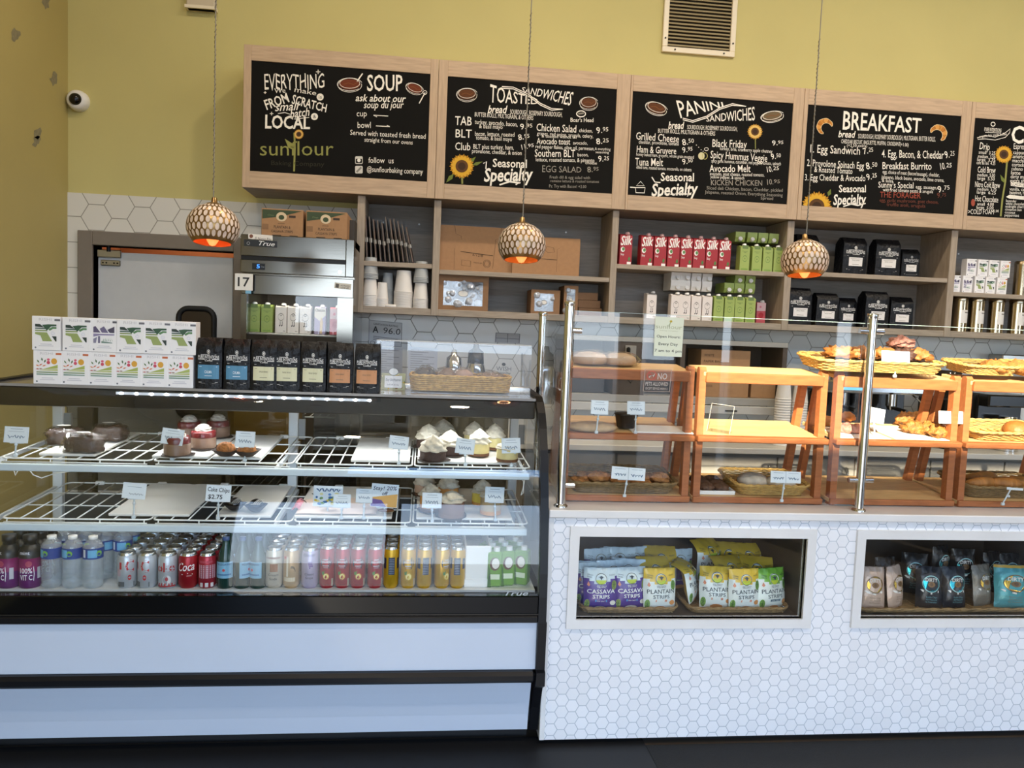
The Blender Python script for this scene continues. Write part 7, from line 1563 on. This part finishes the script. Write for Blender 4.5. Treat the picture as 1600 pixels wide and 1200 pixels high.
for i, (x, m, w, hh, lb) in enumerate(((.01, bagd, .055, .045, 'bagged dark cookies at left of the long basket'), (.10, bagc, .05, .04, 'bagged brown cookies, second in the long basket'), (.17, mat('pink_wrapped_cookies', '#b8988a', .6, noise_amt=.2), .05, .04, 'bagged pinkish cookies, middle of the long basket'), (.28, bagc, .075, .028, 'large bag of brown cookies at right of basket'))):
    t = thing('cookie_bag', lb, 'cookie bag', (x, 3.29, DECK + .03), 0, 'bagged cookies in the long basket'); b = MB(); b.blob((0, 0, .03), w * .85, .05, hh * .85, m, i + 2, .2, 2.5, 16, .028); b.build('cookies', t); b = MB(); b.blob((0, 0, .031), w * .95, .058, hh, wrapm, i + 12, .3, 4, 18, .03); b.build('film', t)
t = thing('acrylic_cover', 'clear acrylic guard box standing over the cookie basket', 'cover', (.13, 3.12, DECK)); x0, x1, y0, y1, z1 = -.185, .435, 3.13, 3.45, 1.528
b = MB(); b.box(x0, y0, z1 - .004, x1, y1, z1, acrylic); b.box(x0, y0 - .001, z1 - .0045, x1, y0, z1 + .0005, mat('acrylic_edge', '#8f8378', .2)); b.build('top_pane', t, True)
b = MB(); b.box(x0, y0, DECK + .001, x1, y0 + .003, z1 - .004, acrylic); b.build('front_pane', t, True)
for x in (x0, x1 - .003):
    b = MB(); b.box(x, y0 + .003, DECK + .001, x + .003, y1, z1 - .004, acrylic); b.build('side_pane', t, True)

# ================================================================== wall papers and things on the back counter
WY = YB - .0085
def wall_sheet(pts, nm, label, cat, col, draw):
    q = [PY(x, y, WY) for x, y in pts]; o = q[0].copy(); U, V = q[1] - q[0], q[3] - q[0]; b = MB(); mp = lambda u, v, e=0: U * u + V * v + Vector((0, -.0006 * (1 + e), 0))
    if col: b.add([v - o for v in q], [(0, 1, 2, 3)], K(col, .6))
    draw(b, mp); return solo(b, nm, label, cat, o + Vector((0, -.0005, 0)))
def san(b, mp):
    ik = K('#2b2b2e', .6); b.line([(0, 0), (1, 0), (1, 1), (0, 1)], .02, mp, K('#6a6a6c'), True); b.text('SANITATION RATING', .13, .82, .88, .81, .08, mp, ik, .01); b.text('A', .11, .50, .29, .50, .27, mp, ik, .05); b.text('96.0', .44, .50, .96, .50, .26, mp, ik, -.005, .1)
    for k in range(3): b.line([(.13, .34 - .07 * k), (.5, .32 - .07 * k), (.95, .33 - .07 * k)], .022, mp, K('#5a5a60'))
    b.ring(.12, .06, .07, .015, mp, K('#5a5a60'), .07, 12)
wall_sheet([(576, 537), (627, 542), (628, 504), (577, 500)], 'sanitation_notice', 'white sanitation rating sheet reading A 96.0 on tile wall', 'notice', '#d3d3d2', san)
def lines(b, mp):
    for k in range(16): b.line([(.08, .92 - .055 * k), (.9 - .2 * (k % 3), .92 - .055 * k)], .012, mp, K('#8a8d94'))
wall_sheet([(580, 604), (628, 606), (629, 545), (580, 541)], 'paper_notice', 'pale printed sheet on tile wall below the rating sheet', 'notice', '#c9cbd0', lines); wall_sheet([(637, 604), (682, 606), (684, 545), (638, 541)], 'paper_notice', 'pale printed sheet on tile wall behind the clear cover', 'notice', '#cdd0d8', lines)
def decal(b, mp):
    ik = K('#3b3c40', .6); b.disc(.5, .85, .12, mp, ik, 12, .1); b.text('WISH', .05, .45, .95, .45, .26, mp, K('#7a7c80')); b.text('Baking Day', .08, .24, .92, .24, .14, mp, ik, .01, .2); b.text('Pause', .3, .05, .7, .05, .12, mp, ik)
wall_sheet([(774, 590), (800, 591), (800, 566), (774, 565)], 'wall_decal', 'small black lettered decal on the white tile wall', 'decal', None, decal)
def grid_(b, mp):
    for v in (0, .5, 1): b.line([(0, v), (1, v)], .05, mp, K('#77767a'))
    for u in (0, .5, 1): b.line([(u, 0), (u, 1)], .03, mp, K('#77767a'))
wall_sheet([(774, 536), (811, 538), (811, 523), (775, 520)], 'wall_chart', 'small grid chart drawn on the tile wall', 'chart', '#bdbcbb', grid_)
def arrow_sign(b, mp): b.add([mp(.55, .2, 1), mp(1, .2, 1), mp(1, .95, 1)], [(0, 1, 2)], K('#26282a')); b.line([(.62, .3), (.9, .34)], .03, lambda u, v: mp(u, v, 2), K('#8a8a88'))
p = PY(1445, 575, 4.9)
# kraft boxes, phone and papers in the cubby
def plain_box(x0, x1, Y, d, h, label, txt=None, z=Z0):
    b = MB(); w = x1 - x0; b.box(-w / 2, 0, 0, w / 2, d, h, kraft, .002); mp = lambda u, v: Vector((-w / 2 + u * w, -.0008, v * h)); bk = K('#4a3424', .8)
    if txt:
        for i, s_ in enumerate(txt): b.text(s_, .06, .86 - .13 * i, .06 + .04 * len(s_), .86 - .13 * i, .05, mp, bk, .01)
    b.line([(.5, 0), (.5, 1)], .006, mp, kraft_dark); return solo(b, 'shipping_box', label, 'cardboard box', ((x0 + x1) / 2, Y, z + .0005), 0, 'cardboard boxes in the cubby')
a = PY(1093, 600, 4.78).x; c = PY(1170, 600, 4.78).x; plain_box(a, c, 4.78, .25, .30, 'large kraft box in the cubby, left one', ('WHITE', 'PAPER BAG', '', '12 CT', 'MADE', 'GROSS'))
a = PY(1176, 600, 4.78).x; c = 2.262; plain_box(a, c, 4.80, .22, .19, 'kraft box in the cubby, right of the large one')
a = PY(900, 600, 4.8).x; c = PY(970, 600, 4.8).x; b = MB(); b.box(-.115, 0, 0, .115, .2, .12, mat('dark_tray', '#3b3a3c', .5), .004); solo(b, 'document_tray', 'dark document tray in the left cubby', 'tray', (1.02, 4.80, Z0 + .0005)); plain_box(.93, 1.16, 4.81, .16, .13, 'kraft box on the dark tray in the left cubby', None, Z0 + .1205)
b = MB(); b.box(-.035, 0, 0, .035, .012, .18, K('#8f8a82', .4), .003); b.box(-.03, -.028, .01, -.008, 0, .17, black, .008); b.box(-.002, -.008, .02, .03, 0, .11, K('#2a2a2c', .3), .003); b.tube([(-.02, -.014, .01), (-.02, -.03, -.03), (.0, -.03, -.05), (.02, -.02, -.02), (.02, 0, .01)], .003, black)
p = PY(987, 560, 4.73); solo(b, 'wall_phone', 'black corded phone on dark panel behind hours notice', 'phone', (1.275, 4.727, p.z - .10))
b = MB(); [b.box(-.13 + .003 * (k % 3), 0, k * .006, .13, .19, k * .006 + .004, K(('#d8d5d0', '#c4c6c8', '#e2e0da')[k % 3], .6)) for k in range(9)]; p = PY(915, 640, 4.62); solo(b, 'paper_stack', 'stack of white papers on back counter, far left', 'papers', (p.x, 4.62, WT + .0005))
# pale low rack, cup towers, coffee gear
def cup_tower(x, n, label):
    s_ = cup_stack(n, .048, 'white', label, .016, .11); p = PY(x, 650, 4.62); setpos(s_, (p.x, 4.62, WT + .0005)); return s_
cup_tower(1222, 19, 'tall tower of white cups on back counter, left one'); cup_tower(1248, 18, 'tall tower of white cups on back counter, right one')
chr_ = chrome; blkm = mat('gloss_black_machine', '#101113', .15)
t = thing('espresso_machine', 'black and chrome espresso machine on the back counter', 'espresso machine', (2.82, 4.60, WT)); 
b = MB(); b.box(2.50, 4.62, WT + .06, 3.16, 5.0, WT + .12, blkm, .01); b.box(2.50, 4.80, WT + .12, 3.16, 5.0, WT + .34, blkm, .01); b.box(2.50, 4.60, WT + .34, 3.16, 5.0, WT + .42, chr_, .012); b.build('body', t, True)
for x in (2.54, 3.12):
    for y in (4.66, 4.96): b = MB(); b.cyl((x, y, WT + .001), (x, y, WT + .06), .02, chr_); b.build('foot', t, True)
for x in (2.66, 2.83, 3.0):
    b = MB(); b.cyl((x, 4.70, WT + .34), (x, 4.70, WT + .26), .035, chr_, n=18); b.cyl((x, 4.70, WT + .26), (x, 4.70, WT + .235), .03, chr_, .022, n=18); b.build('brew_group', t, True); d = KIDS[t][-1]
    b = MB(); b.cyl((x, 4.67, WT + .25), (x, 4.53, WT + .24), .012, blkm); b.build('portafilter_handle', d, True)
b = MB(); b.box(2.60, 4.598, WT + .36, 2.80, 4.60, WT + .40, mat('machine_display', '#6fb8d8', .3, emit='#7fd0f0', emit_str=.6)); b.build('display', t, True)
b = MB(); [b.tube([(x, 4.64, WT + .34), (x + s * .02, 4.58, WT + .30), (x + s * .03, 4.57, WT + .16)], .005, chr_) for x, s in ((2.56, -1), (3.10, 1))]; b.build('steam_wand', t, True)
b = MB(); 
for i in range(7): x = 2.56 + .09 * i; b.lathe([(.026, WT + .421), (.034, WT + .50), (.035, WT + .505)], chr_ if i % 2 else K('#d8d4cc', .3), (x, 4.75 + .04 * (i % 2), 0), 16); 
t2 = b.build('cups', t, True); t2['kind'] = 'stuff'
t = thing('coffee_grinder', 'black coffee grinder with clear hopper behind rightmost stand', 'coffee grinder', (3.40, 4.62, WT)); b = MB(); b.box(3.31, 4.60, WT + .001, 3.49, 4.90, WT + .33, blkm, .015); b.build('body', t, True); b = MB(); b.lathe([(.05, WT + .33), (.085, WT + .40), (.085, WT + .50), (0, WT + .50)], mat('hopper_smoke', '#2b2622', .1), (3.40, 4.74, 0), 22); b.build('hopper', t, True); b = MB(); b.cyl((3.40, 4.58, WT + .22), (3.40, 4.58, WT + .12), .04, chr_, .03, 16); b.cyl((3.40, 4.60, WT + .2), (3.40, 4.56, WT + .2), .02, chr_); b.build('doser', t, True)
t = thing('coffee_brewer', 'dark drip coffee brewer with steel carafe at far right', 'coffee brewer', (3.75, 4.62, WT)); b = MB(); b.box(3.60, 4.70, WT + .001, 3.92, 5.0, WT + .36, blkm, .01); b.box(3.60, 4.60, WT + .28, 3.92, 4.70, WT + .36, blkm, .01); b.build('body', t, True); b = MB(); b.lathe([(.07, WT + .002), (.075, WT + .1), (.05, WT + .2), (.05, WT + .22), (0, WT + .22)], chr_, (3.76, 4.62, 0), 22); b.build('carafe', t, True)
b = MB(); b.box(-.17, 0, 0, .17, .14, .11, steel, .006); b.box(-.12, -.002, .045, .12, .0, .06, dark_metal); p = PY(1590, 580, YB - .15); solo(b, 'towel_dispenser', 'steel paper towel dispenser on tile wall, right photo edge', 'dispenser', (p.x + .05, YB - .15, p.z))
for x, hh, lb in ((708, .52, 'steel coffee airpot behind the cookie basket, left one'), (742, .56, 'steel coffee airpot behind the cookie basket, right one')):
    p = PY(x, 600, 4.68); t = thing('airpot', lb, 'airpot', (p.x, 4.68, WT + .0005), 0, 'airpots behind the case'); b = MB(); b.lathe([(.06, 0), (.062, .02), (.062, hh - .16), (.05, hh - .12)], chr_, n=24); b.build('body', t); b = MB(); b.lathe([(.05, hh - .12), (.045, hh - .05), (.02, hh - .03), (.015, hh), (0, hh)], blkm if x > 720 else chr_, n=24); b.build('pump_lid', t)
b = MB(); b.box(-.17, 0, 0, .17, .28, .34, mat('yellow_bin', '#c9a44a', .35), .04); b.box(-.18, -.01, .34, .18, .29, .37, mat('yellow_bin', '#c9a44a', .35), .012); p = PY(412, 700, 4.15)
solo(b, 'storage_bin', 'yellow plastic bin on stool behind the glass case', 'bin', (p.x, 4.05, .86)); b = MB(); b.box(-.2, 0, .82, .2, .34, .858, steel, .004); [b.cyl((x, y, 0), (x, y, .82), .014, steel) for x in (-.18, .18) for y in (.03, .31)]; solo(b, 'steel_table', 'small steel table under the yellow bin', 'table', (p.x, 4.02, .0))
b = MB(); b.box(-.15, 0, 0, .15, .05, .19, K('#b9b2a8', .4), .008); b.box(-.13, -.002, .03, .13, 0, .17, K('#4a4742', .2)); b.box(-.05, -.003, .012, .05, 0, .02, K('#6a5a4a')); p = PY(602, 665, 4.55); solo(b, 'tablet', 'small framed tablet on back counter seen through case', 'tablet', (p.x, 4.55, WT + .0005))
for i, (x, hh) in enumerate(((720, .2), (742, .22))):
    b = MB(); b.lathe([(.05, 0), (.055, .02), (.055, hh - .03), (.045, hh), (0, hh)], mat('clear_jar', '#b8b6ac', .1), n=20); p = PY(x, 670, 4.6); solo(b, 'glass_jar', 'pale storage jar on back counter seen through case, %s' % ('left', 'right')[i], 'jar', (p.x, 4.56, WT + .0005), 0, 'jars on the back counter')
t = thing('menu_easel', 'small black easel sign on the wall ledge right of muffins', 'sign', (3.06, 5.03, WT + .0005)); b = MB(); b.box(-.10, 0, 0, .10, .012, .58, K('#2a2c2e', .5), .002); b.build('board', t); b = MB(); b.add([(-.10, -.001, .58), (-.10, -.001, .36), (.06, -.001, .58)], [(0, 1, 2)], K('#b9bdc2', .5)); b.build('corner_print', t)
